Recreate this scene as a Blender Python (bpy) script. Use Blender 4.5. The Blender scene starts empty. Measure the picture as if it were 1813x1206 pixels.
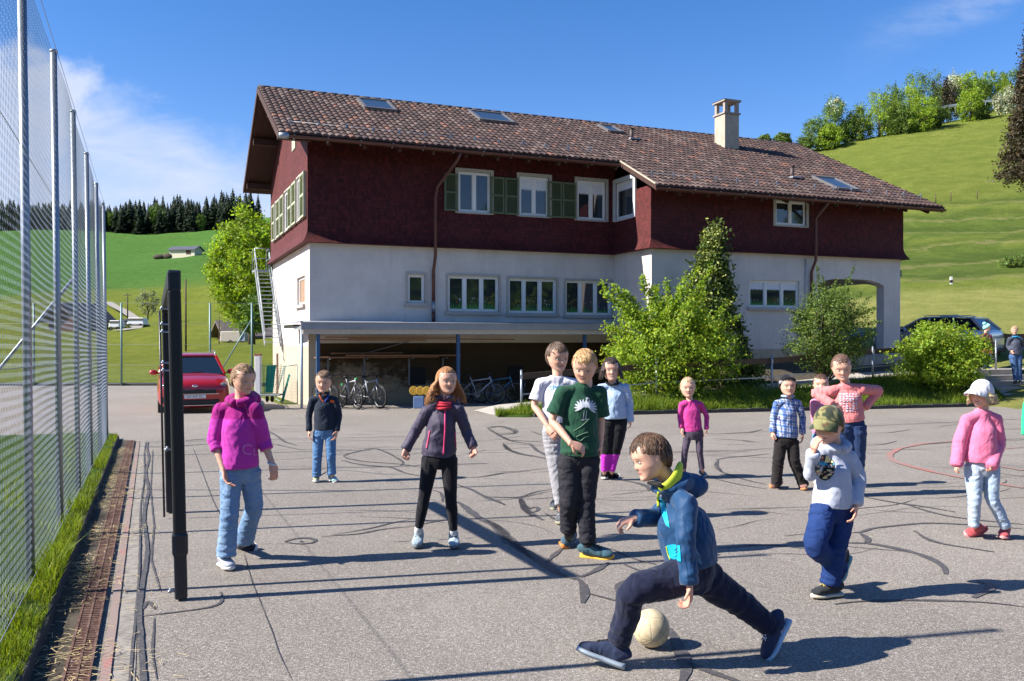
import bpy, bmesh, math, random
import numpy as np
from mathutils import Vector, Matrix, noise as mnoise
from mathutils.bvhtree import BVHTree
R=math.radians
scene=bpy.context.scene
col=scene.collection
rng=random.Random(7); nrg=np.random.default_rng(11)

# ------------------------------------------------------------ camera, sky, sun
F=1520.0; CX=906.5; HY=596.0; CAMZ=1.6
cam=bpy.data.cameras.new('camera'); camo=bpy.data.objects.new('camera',cam); col.objects.link(camo)
camo.location=(0,0,CAMZ); camo.rotation_euler=(R(90)-math.atan(7/F),0,0)
cam.sensor_width=36; cam.lens=36*F/1813; cam.clip_end=3000; cam.clip_start=.05
scene.camera=camo
SUN_EL=R(38.5); SDIR=Vector((-.975*math.cos(SUN_EL),-.223*math.cos(SUN_EL),math.sin(SUN_EL))).normalized()
sun=bpy.data.lights.new('sun','SUN'); sun.energy=5.0; sun.angle=R(.5); sun.color=(1,.955,.88)
suno=bpy.data.objects.new('sun',sun); col.objects.link(suno); suno.location=(0,0,60)
suno.rotation_euler=SDIR.to_track_quat('Z','Y').to_euler()
world=bpy.data.worlds.new('World'); scene.world=world; world.use_nodes=True
scene.view_settings.view_transform='Standard'; scene.view_settings.look='None'
scene.view_settings.exposure=1.12; scene.view_settings.gamma=1
def build_world():
    nt=world.node_tree; n=nt.nodes; l=nt.links; n.clear()
    out=n.new('ShaderNodeOutputWorld'); bg=n.new('ShaderNodeBackground'); l.new(bg.outputs[0],out.inputs[0])
    sky=n.new('ShaderNodeTexSky'); sky.sky_type='NISHITA'; sky.sun_disc=False
    sky.sun_elevation=SUN_EL; sky.sun_rotation=math.atan2(SDIR.x,SDIR.y)
    sky.air_density=1.0; sky.dust_density=.35; sky.ozone_density=1.6; sky.altitude=900
    hs=n.new('ShaderNodeHueSaturation'); hs.inputs['Saturation'].default_value=1.36; hs.inputs['Value'].default_value=1.06
    l.new(sky.outputs[0],hs.inputs['Color'])
    tint=n.new('ShaderNodeMix'); tint.data_type='RGBA'; tint.blend_type='MULTIPLY'; tint.inputs[0].default_value=1; tint.inputs[7].default_value=(1.12,.95,1.08,1); l.new(hs.outputs[0],tint.inputs[6])
    tc=n.new('ShaderNodeTexCoord'); sp=n.new('ShaderNodeSeparateXYZ'); l.new(tc.outputs['Generated'],sp.inputs[0])
    def m(op,a,b=None,c=None,clamp=False):
        x=n.new('ShaderNodeMath'); x.operation=op; x.use_clamp=clamp
        for i,v in enumerate((a,b,c)):
            if v is None: continue
            if isinstance(v,(int,float)): x.inputs[i].default_value=v
            else: l.new(v,x.inputs[i])
        return x.outputs[0]
    def ss(v,a,b):
        x=n.new('ShaderNodeMapRange'); x.interpolation_type='SMOOTHSTEP'
        x.inputs['From Min'].default_value=a; x.inputs['From Max'].default_value=b; l.new(v,x.inputs['Value']); return x.outputs[0]
    yy=m('MAXIMUM',sp.outputs[1],.05); X=m('DIVIDE',sp.outputs[0],yy); Z=m('DIVIDE',sp.outputs[2],yy)
    def nz(sx,sz,scale,det,rough,off=0.0,dist=0.0):
        c=n.new('ShaderNodeCombineXYZ'); l.new(m('MULTIPLY_ADD',X,sx,off),c.inputs[0]); l.new(m('MULTIPLY',Z,sz),c.inputs[1])
        t=n.new('ShaderNodeTexNoise'); t.inputs['Scale'].default_value=scale; t.inputs['Detail'].default_value=det
        t.inputs['Roughness'].default_value=rough; t.inputs['Distortion'].default_value=dist
        l.new(c.outputs[0],t.inputs['Vector']); return t.outputs[0]
    # cumulus bank low on the left
    dx=m('MULTIPLY',m('ADD',X,.625),1/.15); dz=m('MULTIPLY',m('ADD',Z,-.235),1/.125)
    d2=m('ADD',m('MULTIPLY',dx,dx),m('MULTIPLY',dz,dz))
    cum=m('ADD',m('SUBTRACT',1.0,d2),m('MULTIPLY',m('SUBTRACT',nz(1,1.2,9,8,.55),.5),2.2))
    cum=ss(cum,-.08,.45)
    # thin veil between the cloud and the ridge
    w=m('ADD',X,m('MULTIPLY',Z,1.1))
    ridge=m('ADD',Z,m('MULTIPLY',X,.38))   # upper limit slopes down to the right
    up=m('SUBTRACT',1.0,ss(m('ADD',ridge,m('MULTIPLY',m('SUBTRACT',nz(1,2.5,7,7,.6,3.1,.6),.5),.12)),.055,.130))
    lo=ss(Z,.10,.155); rt=m('SUBTRACT',1.0,ss(X,-.27,-.02))
    veil=m('MULTIPLY',m('MULTIPLY',up,lo),rt); veil=m('MULTIPLY',veil,m('MULTIPLY_ADD',nz(1,4,9,8,.6,1.7,.8),.9,.35),clamp=True)
    # faint streak top right
    q=m('SUBTRACT',Z,m('MULTIPLY_ADD',X,.42,.165)); q=m('ABSOLUTE',m('ADD',q,m('MULTIPLY',m('SUBTRACT',nz(1,3,7,6,.6,9),.5),.05)))
    st=m('MULTIPLY',m('SUBTRACT',1.0,ss(q,.0,.042)),ss(X,.36,.56)); st=m('MULTIPLY',st,m('MULTIPLY_ADD',nz(1,3,22,6,.65,4),.9,-.22,clamp=True))
    front=ss(sp.outputs[1],.25,.5)
    fac=m('MAXIMUM',m('MULTIPLY',cum,.93),m('MAXIMUM',m('MULTIPLY',veil,.92),m('MULTIPLY',st,1.0)),clamp=True)
    mix=n.new('ShaderNodeMix'); mix.data_type='RGBA'
    cc=n.new('ShaderNodeMix'); cc.data_type='RGBA'; cc.inputs[6].default_value=(3.2,4.1,6.0,1); cc.inputs[7].default_value=(5.0,5.2,6.0,1)
    l.new(nz(1,1.6,14,6,.6,2.2),cc.inputs[0])
    fac=m('MULTIPLY',fac,front)
    l.new(fac,mix.inputs[0]); l.new(tint.outputs[2],mix.inputs[6]); l.new(cc.outputs[2],mix.inputs[7])
    l.new(mix.outputs[2],bg.inputs['Color']); bg.inputs['Strength'].default_value=.079
build_world()

# ------------------------------------------------------------ positions
SL=.02
def gz(x,y): return .05-SL*y
def pix(px,py,D): return Vector(((px-CX)*D/F,D,CAMZ+(HY-py)*D/F))
def gd(py): return 2356.0/max(py-626.4,1.0)
def gp(px,py,dz=0.0):
    D=gd(py); return Vector(((px-CX)*D/F,D,gz(0,D)+dz))

# ------------------------------------------------------------ objects
def wloc(o):
    v=Vector((0,0,0))
    while o is not None: v+=o.location; o=o.parent
    return v
def tag(o,label=None,cat=None,group=None,kind=None):
    if label: o['label']=label
    if cat: o['category']=cat
    if group: o['group']=group
    if kind: o['kind']=kind
    return o
def thing(name,label,cat,loc=(0,0,0),group=None,rz=0):
    o=bpy.data.objects.new(name,None); o.empty_display_size=.2; col.objects.link(o); o.location=loc; o.rotation_euler[2]=rz
    return tag(o,label,cat,group)
def copy_tree(o,parent=None):
    c=o.copy(); col.objects.link(c); c.parent=parent
    for ch in list(o.children): copy_tree(ch,c)
    return c
class MB:
    def __init__(s,M=None): s.v=[]; s.f=[]; s.mi=[]; s.M=M; s.sm=[]
    def add(s,vs,fs,mi=0,M=None,smooth=False):
        b=len(s.v)
        for p in vs:
            p=Vector(p)
            if M is not None: p=M@p
            if s.M is not None: p=s.M@p
            s.v.append(p)
        for f in fs: s.f.append(tuple(i+b for i in f)); s.mi.append(mi); s.sm.append(smooth)
        return s
    def box(s,c,d,M=None,mi=0,taper=1.0):
        x,y,z=d[0]/2,d[1]/2,d[2]/2; t=taper
        vs=[(c[0]+a*x*(t if e>0 else 1),c[1]+b*y*(t if e>0 else 1),c[2]+e*z) for e in(-1,1) for b in(-1,1) for a in(-1,1)]
        return s.add(vs,[(0,2,3,1),(4,5,7,6),(0,1,5,4),(2,6,7,3),(0,4,6,2),(1,3,7,5)],mi,M)
    def bb(s,a,b,M=None,mi=0):
        return s.box([(a[i]+b[i])/2 for i in range(3)],[abs(b[i]-a[i]) for i in range(3)],M,mi)
    def bar(s,a,b,w,h=None,up=(0,0,1),mi=0):
        a=Vector(a); b=Vector(b); h=h or w; d=(b-a); L=d.length
        if L<1e-6: return s
        d/=L; upv=Vector(up)
        if abs(d.dot(upv))>.98: upv=Vector((0,1,0))
        x=d.cross(upv).normalized(); z=x.cross(d)
        vs=[]
        for p in(a,b):
            for(i,j) in((-1,-1),(1,-1),(1,1),(-1,1)): vs.append(p+x*(i*w/2)+z*(j*h/2))
        return s.add(vs,[(3,2,1,0),(4,5,6,7),(0,1,5,4),(1,2,6,5),(2,3,7,6),(3,0,4,7)],mi)
    def tube(s,pts,rad,seg=8,mi=0,cap=True,smooth=True,ell=None):
        pts=[Vector(p) for p in pts]; n=len(pts)
        if isinstance(rad,(int,float)): rad=[rad]*n
        t0=(pts[1]-pts[0]).normalized(); ref=Vector((0,0,1)) if abs(t0.z)<.9 else Vector((1,0,0))
        x=t0.cross(ref).normalized(); vs=[]; fs=[]
        for i,p in enumerate(pts):
            t=(pts[min(i+1,n-1)]-pts[max(i-1,0)]).normalized()
            x=(x-t*x.dot(t)).normalized(); y=t.cross(x)
            for k in range(seg):
                a=2*math.pi*k/seg; vs.append(p+(x*math.cos(a)+y*math.sin(a)*(ell or 1))*rad[i])
        for i in range(n-1):
            for k in range(seg):
                k2=(k+1)%seg; fs.append((i*seg+k,i*seg+k2,(i+1)*seg+k2,(i+1)*seg+k))
        if cap: fs.append(tuple(reversed(range(seg)))); fs.append(tuple(range((n-1)*seg,n*seg)))
        return s.add(vs,fs,mi,None,smooth)
    def ball(s,c,r,nu=16,nv=10,M=None,mi=0,smooth=True):
        if isinstance(r,(int,float)): r=(r,r,r)
        vs=[(c[0],c[1],c[2]+r[2])]
        for j in range(1,nv):
            a=math.pi*j/nv
            for i in range(nu):
                b=2*math.pi*i/nu; vs.append((c[0]+r[0]*math.sin(a)*math.cos(b),c[1]+r[1]*math.sin(a)*math.sin(b),c[2]+r[2]*math.cos(a)))
        vs.append((c[0],c[1],c[2]-r[2])); fs=[]
        for i in range(nu): fs.append((0,1+i,1+(i+1)%nu))
        for j in range(nv-2):
            for i in range(nu):
                a=1+j*nu+i; b=1+j*nu+(i+1)%nu; fs.append((a,a+nu,b+nu,b))
        L=len(vs)-1; o=1+(nv-2)*nu
        for i in range(nu): fs.append((L,o+(i+1)%nu,o+i))
        return s.add(vs,fs,mi,M,smooth)
    def torus(s,c,R0,r,ax='y',nu=28,nv=8,M=None,mi=0):
        vs=[];fs=[]
        for i in range(nu):
            a=2*math.pi*i/nu
            for j in range(nv):
                b=2*math.pi*j/nv; q=R0+r*math.cos(b); w=r*math.sin(b)
                p={'y':(q*math.cos(a),w,q*math.sin(a)),'z':(q*math.cos(a),q*math.sin(a),w),'x':(w,q*math.cos(a),q*math.sin(a))}[ax]
                vs.append((c[0]+p[0],c[1]+p[1],c[2]+p[2]))
        for i in range(nu):
            for j in range(nv): fs.append((i*nv+j,i*nv+(j+1)%nv,((i+1)%nu)*nv+(j+1)%nv,((i+1)%nu)*nv+j))
        return s.add(vs,fs,mi,M,True)
    def disc(s,c,r,ax='y',h=.02,n=24,M=None,mi=0):
        vs=[]
        for e in(-1,1):
            for i in range(n):
                a=2*math.pi*i/n; p={'y':(r*math.cos(a),e*h/2,r*math.sin(a)),'z':(r*math.cos(a),r*math.sin(a),e*h/2),'x':(e*h/2,r*math.cos(a),r*math.sin(a))}[ax]
                vs.append((c[0]+p[0],c[1]+p[1],c[2]+p[2]))
        fs=[tuple(range(n)),tuple(reversed(range(n,2*n)))]+[(i,i+n,(i+1)%n+n,(i+1)%n) for i in range(n)]
        return s.add(vs,fs,mi,M)
    def build(s,name,mat,parent=None,world=True,fix=True,bev=0):
        me=bpy.data.meshes.new(name)
        off=wloc(parent) if (parent is not None and world) else Vector((0,0,0))
        me.from_pydata([tuple(p-off) for p in s.v],[],s.f)
        mats=mat if isinstance(mat,(list,tuple)) else [mat]
        for m in mats: me.materials.append(m)
        if len(mats)>1: me.polygons.foreach_set('material_index',s.mi)
        me.polygons.foreach_set('use_smooth',s.sm)
        me.update()
        if fix:
            bm=bmesh.new(); bm.from_mesh(me); bmesh.ops.recalc_face_normals(bm,faces=bm.faces); bm.to_mesh(me); bm.free()
        o=bpy.data.objects.new(name,me); col.objects.link(o)
        if parent is not None: o.parent=parent
        if bev: 
            b=o.modifiers.new('b','BEVEL'); b.width=bev; b.segments=2; b.limit_method='ANGLE'
        return o
def npmesh(name,V,Fq,mat,parent=None,smooth=False,colors=None,world=True,cname='Col'):
    """V (n,3), Fq (m,k) faces all the same size"""
    V=np.asarray(V,dtype=np.float32); Fq=np.asarray(Fq,dtype=np.int32)
    if parent is not None and world: V=V-np.array(wloc(parent),dtype=np.float32)
    me=bpy.data.meshes.new(name); m,k=Fq.shape
    me.vertices.add(len(V)); me.vertices.foreach_set('co',V.ravel())
    me.loops.add(m*k); me.loops.foreach_set('vertex_index',Fq.ravel())
    me.polygons.add(m); me.polygons.foreach_set('loop_start',np.arange(m,dtype=np.int32)*k)
    try: me.polygons.foreach_set('loop_total',np.full(m,k,dtype=np.int32))
    except Exception: pass
    me.polygons.foreach_set('use_smooth',np.full(m,smooth,dtype=bool))
    me.materials.append(mat)
    if colors is not None:
        a=me.color_attributes.new(cname,'FLOAT_COLOR','POINT')
        c=np.ones((len(V),4),dtype=np.float32); c[:,:colors.shape[1]]=colors; a.data.foreach_set('color',c.ravel())
    me.update(calc_edges=True)
    o=bpy.data.objects.new(name,me); col.objects.link(o)
    if parent is not None: o.parent=parent
    return o

# ------------------------------------------------------------ materials
class NT:
    def __init__(s,name):
        s.m=bpy.data.materials.new(name); s.m.use_nodes=True; s.t=s.m.node_tree; s.n=s.t.nodes; s.l=s.t.links
        s.b=s.n['Principled BSDF']; s.out=s.n['Material Output']; s.tc=s.n.new('ShaderNodeTexCoord')
    def L(s,a,b): s.l.new(a,b)
    def vec(s,src='Object',sc=(1,1,1),rot=(0,0,0)):
        mp=s.n.new('ShaderNodeMapping'); mp.inputs['Scale'].default_value=sc; mp.inputs['Rotation'].default_value=rot
        s.L(s.tc.outputs[src],mp.inputs[0]); return mp.outputs[0]
    def noise(s,scale,det=4,rough=.55,v=None,dist=0,out=0):
        t=s.n.new('ShaderNodeTexNoise'); t.inputs['Scale'].default_value=scale; t.inputs['Detail'].default_value=det
        t.inputs['Roughness'].default_value=rough; t.inputs['Distortion'].default_value=dist
        s.L(v if v is not None else s.tc.outputs['Object'],t.inputs['Vector']); return t.outputs[out]
    def voro(s,scale,v=None,feat='F1',out='Distance',rnd=1):
        t=s.n.new('ShaderNodeTexVoronoi'); t.feature=feat; t.inputs['Scale'].default_value=scale; t.inputs['Randomness'].default_value=rnd
        s.L(v if v is not None else s.tc.outputs['Object'],t.inputs['Vector']); return t.outputs[out]
    def wave(s,scale,v=None,dist=0,prof='SIN',dirn='X',det=2,ds=1):
        t=s.n.new('ShaderNodeTexWave'); t.wave_profile=prof; t.bands_direction=dirn; t.inputs['Scale'].default_value=scale
        t.inputs['Distortion'].default_value=dist; t.inputs['Detail'].default_value=det; t.inputs['Detail Scale'].default_value=ds
        s.L(v if v is not None else s.tc.outputs['Object'],t.inputs['Vector']); return t.outputs[1]
    def ramp(s,fac,stops,interp='LINEAR'):
        r=s.n.new('ShaderNodeValToRGB'); r.color_ramp.interpolation=interp; e=r.color_ramp.elements
        while len(e)<len(stops): e.new(.5)
        for i,(p,c) in enumerate(stops): e[i].position=p; e[i].color=(c,c,c,1) if isinstance(c,(int,float)) else (*c,1)
        s.L(fac,r.inputs[0]); return r.outputs[0]
    def mix(s,f,a,b,mode='MIX'):
        x=s.n.new('ShaderNodeMix'); x.data_type='RGBA'; x.blend_type=mode
        for k,v in((0,f),(6,a),(7,b)):
            sock=x.inputs[k]
            if isinstance(v,(int,float)): sock.default_value=v if k==0 else (v,v,v,1)
            elif isinstance(v,(tuple,list)): sock.default_value=(*v[:3],1)
            else: s.L(v,sock)
        return x.outputs[2]
    def math(s,op,a,b=None,c=None,clamp=False):
        x=s.n.new('ShaderNodeMath'); x.operation=op; x.use_clamp=clamp
        for i,v in enumerate((a,b,c)):
            if v is None: continue
            if isinstance(v,(int,float)): x.inputs[i].default_value=v
            else: s.L(v,x.inputs[i])
        return x.outputs[0]
    def sep(s,v):
        x=s.n.new('ShaderNodeSeparateXYZ'); s.L(v,x.inputs[0]); return x.outputs
    def comb(s,a,b,c):
        x=s.n.new('ShaderNodeCombineXYZ')
        for i,v in enumerate((a,b,c)):
            if isinstance(v,(int,float)): x.inputs[i].default_value=v
            else: s.L(v,x.inputs[i])
        return x.outputs[0]
    def attr(s,name='Col'):
        a=s.n.new('ShaderNodeAttribute'); a.attribute_name=name; return a.outputs[0]
    def bump(s,h,st=.3,dist=.01):
        b=s.n.new('ShaderNodeBump'); b.inputs['Strength'].default_value=st; b.inputs['Distance'].default_value=dist
        s.L(h,b.inputs['Height'])
        s.L(b.outputs[0],s.b.inputs['Normal']); return b.outputs[0]
    def set(s,col=None,rough=None,metal=None,spec=None,**k):
        def put(nm,v):
            i=s.b.inputs[nm]
            if isinstance(v,(int,float)): i.default_value=v if i.type=='VALUE' else (v,v,v,1)
            elif isinstance(v,(tuple,list)): i.default_value=(*v[:3],1)
            else: s.L(v,i)
        if col is not None: put('Base Color',col)
        if rough is not None: put('Roughness',rough)
        if metal is not None: put('Metallic',metal)
        if spec is not None: put('Specular IOR Level',spec)
        for a,v in k.items(): put(a.replace('_',' '),v)
        return s.m
_mc={}
def plain(name,c,rough=.6,metal=0,var=.18,scale=12,bump=0,bs=60,spec=.5,**k):
    key=(name,tuple(c),rough,metal)
    if key in _mc: return _mc[key]
    t=NT(name); n1=t.noise(scale,5,.6)
    r=t.ramp(n1,[(.25,1-var),(.75,1+var*.5)]); cc=t.mix(1.0,r,c,'MULTIPLY')
    t.set(cc,t.math('MULTIPLY_ADD',n1,.25,rough-.12),metal,spec,**k)
    if bump: t.bump(t.noise(bs,4,.6),bump,.004)
    _mc[key]=t.m; return t.m
# ------------------------------------------------------------ setting materials
def m_asphalt():
    t=NT('asphalt'); v=t.tc.outputs['Object']
    n1=t.noise(.35,5,.6); n2=t.noise(2.2,5,.65); vo=t.voro(170,out='Color'); vd=t.voro(170)
    g=t.sep(vo)[0]
    c=t.ramp(n1,[(.25,(.180,.156,.126)),(.5,(.222,.194,.160)),(.75,(.285,.250,.208))])
    c=t.mix(t.ramp(n2,[(.42,0.0),(.75,.35)]),c,(.165,.135,.118))
    n3=t.noise(55,5,.75); c=t.mix(t.ramp(n3,[(.52,0.0),(.66,.5)]),c,(.12,.098,.088)); c=t.mix(t.ramp(n3,[(.34,.4),(.46,0.0)]),c,(.40,.35,.31))
    c=t.mix(t.ramp(g,[(.0,.6),(.45,0.0)]),c,(.085,.072,.066))
    c=t.mix(t.ramp(g,[(.72,0.0),(1,.7)]),c,(.56,.51,.46))
    # a few rusty-brown dusty stains
    st=t.ramp(t.noise(.55,3,.5,t.vec(sc=(1,1.6,1))),[(.64,0.0),(.74,.5)])
    c=t.mix(t.math('MULTIPLY',st,.45),c,(.26,.17,.11))
    t.set(c,t.ramp(g,[(0,.75),(1,.95)]),0,.35); t.bump(vd,.55,.006); return t.m
def m_tar():
    t=NT('tar_seam'); n=t.noise(30,4,.7)
    t.set(t.ramp(n,[(.25,(.045,.043,.045)),(.55,(.085,.078,.076)),(.72,(.17,.15,.14))]),.6,0,.4); t.bump(t.noise(90),.3,.004); return t.m
def m_redline(a=.47):
    t=NT('worn_red_paint'); n=t.noise(42,6,.8); n_=t.noise(2.3,4,.6); n=t.math('ADD',t.math('MULTIPLY',n,.6),t.math('MULTIPLY',n_,.4))
    t.set(t.mix(t.ramp(n,[(a-.03,.0),(a+.06,.9)]),(.40,.12,.10),(.24,.20,.172)),.8,0,.3); return t.m
def m_grass(name,c1,c2,c3,s=1.0,bumpd=.15):
    t=NT(name); a=t.noise(.05*s,5,.6); b=t.noise(.6*s,6,.7); c=t.noise(7*s,4,.7)
    k=t.ramp(a,[(.3,c1),(.55,c2),(.75,c3)])
    k=t.mix(t.ramp(b,[(.35,.55),(.7,0.0)]),k,tuple(x*.62 for x in c1)); k=t.mix(t.ramp(c,[(.5,0.0),(.8,.5)]),k,tuple(min(1,x*1.5) for x in c3))
    t.set(k,.95,0,.15); t.bump(t.noise(14*s,5,.8),.9,bumpd); return t.m
def m_hill():
    t=NT('meadow_hill'); co=t.attr('Col'); a=t.noise(.035,5,.6); b=t.noise(.5,6,.7); c=t.noise(5,4,.75)
    # faint mowing and cattle-track bands following the contour
    z=t.sep(t.tc.outputs['Object'])[2]
    k=t.mix(t.ramp(a,[(.35,.35),(.65,0.0)]),co,t.mix(1.0,co,(.62,.80,.55),'MULTIPLY'))
    k=t.mix(t.ramp(b,[(.40,.75),(.60,0.0)]),k,t.mix(1.0,co,(.55,.68,.5),'MULTIPLY')); k=t.mix(t.ramp(t.noise(1.9,7,.8),[(.40,.55),(.55,0.0)]),k,t.mix(1.0,co,(.55,.66,.45),'MULTIPLY'))
    k=t.mix(t.ramp(c,[(.5,0.0),(.78,.6)]),k,t.mix(1.0,co,(1.45,1.35,1.2),'MULTIPLY'))
    k=t.mix(t.ramp(t.noise(1.3,6,.8),[(.58,0.0),(.66,.35)]),k,(.36,.33,.06))
    s3=t.sep(t.tc.outputs['Object']); yy=s3[1]; wob=t.noise(.07,6,.7)
    band=t.math('FRACT',t.math('ADD',t.math('MULTIPLY',z,.50),t.math('MULTIPLY',wob,2.4)))
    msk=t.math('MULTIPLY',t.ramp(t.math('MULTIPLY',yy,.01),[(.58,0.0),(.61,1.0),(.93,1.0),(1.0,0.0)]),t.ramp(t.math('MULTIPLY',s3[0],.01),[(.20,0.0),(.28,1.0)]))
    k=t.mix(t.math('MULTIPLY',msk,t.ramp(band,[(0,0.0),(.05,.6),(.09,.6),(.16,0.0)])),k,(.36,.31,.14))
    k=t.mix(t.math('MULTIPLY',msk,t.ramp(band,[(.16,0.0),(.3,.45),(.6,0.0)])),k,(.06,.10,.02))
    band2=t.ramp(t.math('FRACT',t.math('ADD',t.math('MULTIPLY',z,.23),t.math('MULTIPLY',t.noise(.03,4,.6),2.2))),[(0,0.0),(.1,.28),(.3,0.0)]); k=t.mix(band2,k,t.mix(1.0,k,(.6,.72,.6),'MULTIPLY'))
    t.set(k,.95,0,.1); t.bump(t.noise(1.6,9,.85),1.0,1.0); return t.m
M={}
M['asphalt']=m_asphalt(); M['tar']=m_tar(); M['red']=m_redline(); M['redw']=m_redline(.40)
M['hill']=m_hill()
M['grass']=m_grass('grass_ground',(.045,.085,.012),(.075,.13,.018),(.12,.17,.03),6,.05)
def m_leaf(name,c,tr=.35,hue=.5):
    t=NT(name); a=t.attr('Col'); n=t.noise(1.3,3,.5)
    k=t.mix(1.0,a,c,'MULTIPLY'); 
    t.set(k,.55,0,.25)
    td=t.n.new('ShaderNodeBsdfTranslucent'); t.L(t.mix(1.0,k,(1.25,1.35,.6),'MULTIPLY'),td.inputs[0])
    ms=t.n.new('ShaderNodeMixShader'); ms.inputs[0].default_value=tr
    t.L(t.b.outputs[0],ms.inputs[1]); t.L(td.outputs[0],ms.inputs[2]); t.L(ms.outputs[0],t.out.inputs[0]); return t.m
M['blade']=m_leaf('grass_blade',(.13,.20,.022),.4)
M['leaf_lime']=m_leaf('leaf_lime',(.25,.33,.025),.45)
M['leaf_bush']=m_leaf('leaf_fresh',(.25,.34,.035),.45)
M['leaf_holly']=m_leaf('leaf_holly',(.085,.12,.022),.15)
M['leaf_fine']=m_leaf('leaf_fine',(.115,.17,.032),.3)
M['leaf_mid']=m_leaf('leaf_mid',(.12,.19,.035),.3)
M['leaf_white']=m_leaf('leaf_blossom',(.42,.44,.30),.2)
M['leaf_dark']=m_leaf('needle_dark',(.026,.042,.022),.1)
M['leaf_brown']=m_leaf('needle_brown',(.055,.042,.022),.1)
M['leaf_purple']=m_leaf('leaf_purple',(.07,.025,.03),.1)
M['bark']=plain('bark',(.09,.065,.045),.9,var=.4,scale=20,bump=.6,bs=30)
M['concrete']=plain('concrete',(.36,.33,.29),.9,var=.25,scale=6,bump=.3,bs=90)
M['path']=plain('path_concrete',(.40,.36,.31),.9,var=.2,scale=3,bump=.3,bs=60)
M['soil']=plain('soil',(.07,.055,.035),.95,var=.5,scale=9,bump=.6,bs=30)
M['curb']=plain('curb_dark',(.06,.055,.05),.95,var=.4,scale=9,bump=.5,bs=50)
M['galv']=plain('galvanised_steel',(.34,.37,.42),.45,.75,var=.15,scale=25)
M['wire']=plain('wire',(.32,.36,.42),.5,.6,var=.1,scale=5)
M['straw']=plain('straw',(.55,.42,.20),.9,var=.3,scale=20)

# ------------------------------------------------------------ hills and ground
Zs=[2,5,9,14,20,26,30,34,42,48,55,65,75,90,105,120,140,160,180,205,230,260,300,340,380,430,500,600,800,1000]
def profile(px):
    """pixel height of the ground seen in column px, as (depth, row) knots"""
    L=[(42,683),(62,652),(75,634),(120,575),(150,538),(200,492),(250,458),(300,430),(340,414),(380,406),(500,392),(1000,386)]
    Mi=[(42,660),(62,640),(120,560),(200,470),(300,420),(380,400),(1000,380)]
    A=[(36,612),(48,575),(60,535),(75,480),(90,420),(105,370),(120,325),(140,280),(150,264),(165,266),(200,290),(1000,400)]
    B=[(34,620),(42,580),(48,556),(60,512),(75,450),(90,385),(105,332),(120,290),(140,246),(150,230),(165,224),(200,232),(1000,380)]
    C=[(30,640),(34,617),(42,578),(48,552),(60,502),(75,438),(90,368),(105,312),(120,262),(140,212),(150,196),(165,188),(200,190),(1000,340)]
    def ev(kn,z): return np.interp(z,[k[0] for k in kn],[k[1] for k in kn])
    def f(z):
        cols=[(-900,L),(500,L),(900,Mi),(1300,A),(1450,A),(1603,B),(1813,C),(2600,C)]
        for i in range(len(cols)-1):
            if px<=cols[i+1][0] or i==len(cols)-2:
                a,b=cols[i],cols[i+1]; w=min(1,max(0,(px-a[0])/(b[0]-a[0])))
                return ev(a[1],z)*(1-w)+ev(b[1],z)*w
    k0={True:None}
    return f
def hz(px,z):
    """world height of the terrain"""
    flat=gz(0,z)-.06
    zs=np.interp(px,[500,900,1300,1450,1603,1813],[42,42,36,36,34,30])
    f=profile(px)
    if z<=zs-6: return flat
    h=CAMZ+(HY-f(max(z,zs)))*max(z,zs)/F
    if z<zs:
        w=(z-(zs-6))/6; return flat*(1-w)+h*w
    return h
def build_terrain():
    pxs=np.arange(-1500,3300,24.0); fine=[]
    for a,b in zip(Zs[:-1],Zs[1:]):
        n=max(1,int((b-a)/max(1.2,a*.03))); fine+=list(np.linspace(a,b,n,endpoint=False))
    fine.append(Zs[-1]); V=[];C=[]
    for z in fine:
        for px in pxs:
            x=(px-CX)*z/F; h=hz(px,z)
            if z>44:
                h+=(mnoise.fractal(Vector((x*.02,z*.02,0)),1,2,4))*min(1.0,(z-44)/60)*(.9 if px>1200 else 2.0)
                if px<700: # soft knolls
                    h+=.9*math.sin(x*.055+z*.02)*min(1,(z-44)/100)
            ter=0
            if px>1400 and 58<z<98: # cattle terraces
                s=math.sin((h*1.35)+.9*mnoise.noise(Vector((x*.05,z*.05,3)))*2); h+=.22*s; ter=s
            V.append((x,z,h))
            if px<1000:
                c=np.array((.085,.19,.022))
                if z<75: c=np.array((.30,.33,.075))
                if z>=62: c=None
                w=max(0,min(1,(z-150-.06*(px-300))/60)); w=w*w*(3-2*w)
                c=np.array((.28,.30,.045))*(1-w)+np.array((.11,.23,.045))*w if z>=62 else c
            else:
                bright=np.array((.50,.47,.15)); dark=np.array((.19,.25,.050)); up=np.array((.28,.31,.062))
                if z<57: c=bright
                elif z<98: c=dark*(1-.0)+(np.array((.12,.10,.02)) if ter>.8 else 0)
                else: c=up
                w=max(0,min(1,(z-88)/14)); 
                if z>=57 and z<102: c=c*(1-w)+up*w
            C.append(c)
    nx=len(pxs); ny=len(fine); I=np.arange(nx*ny).reshape(ny,nx)
    Fq=np.stack([I[:-1,:-1].ravel(),I[:-1,1:].ravel(),I[1:,1:].ravel(),I[1:,:-1].ravel()],1)
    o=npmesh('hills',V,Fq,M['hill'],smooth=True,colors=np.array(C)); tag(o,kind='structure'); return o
build_terrain()
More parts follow.
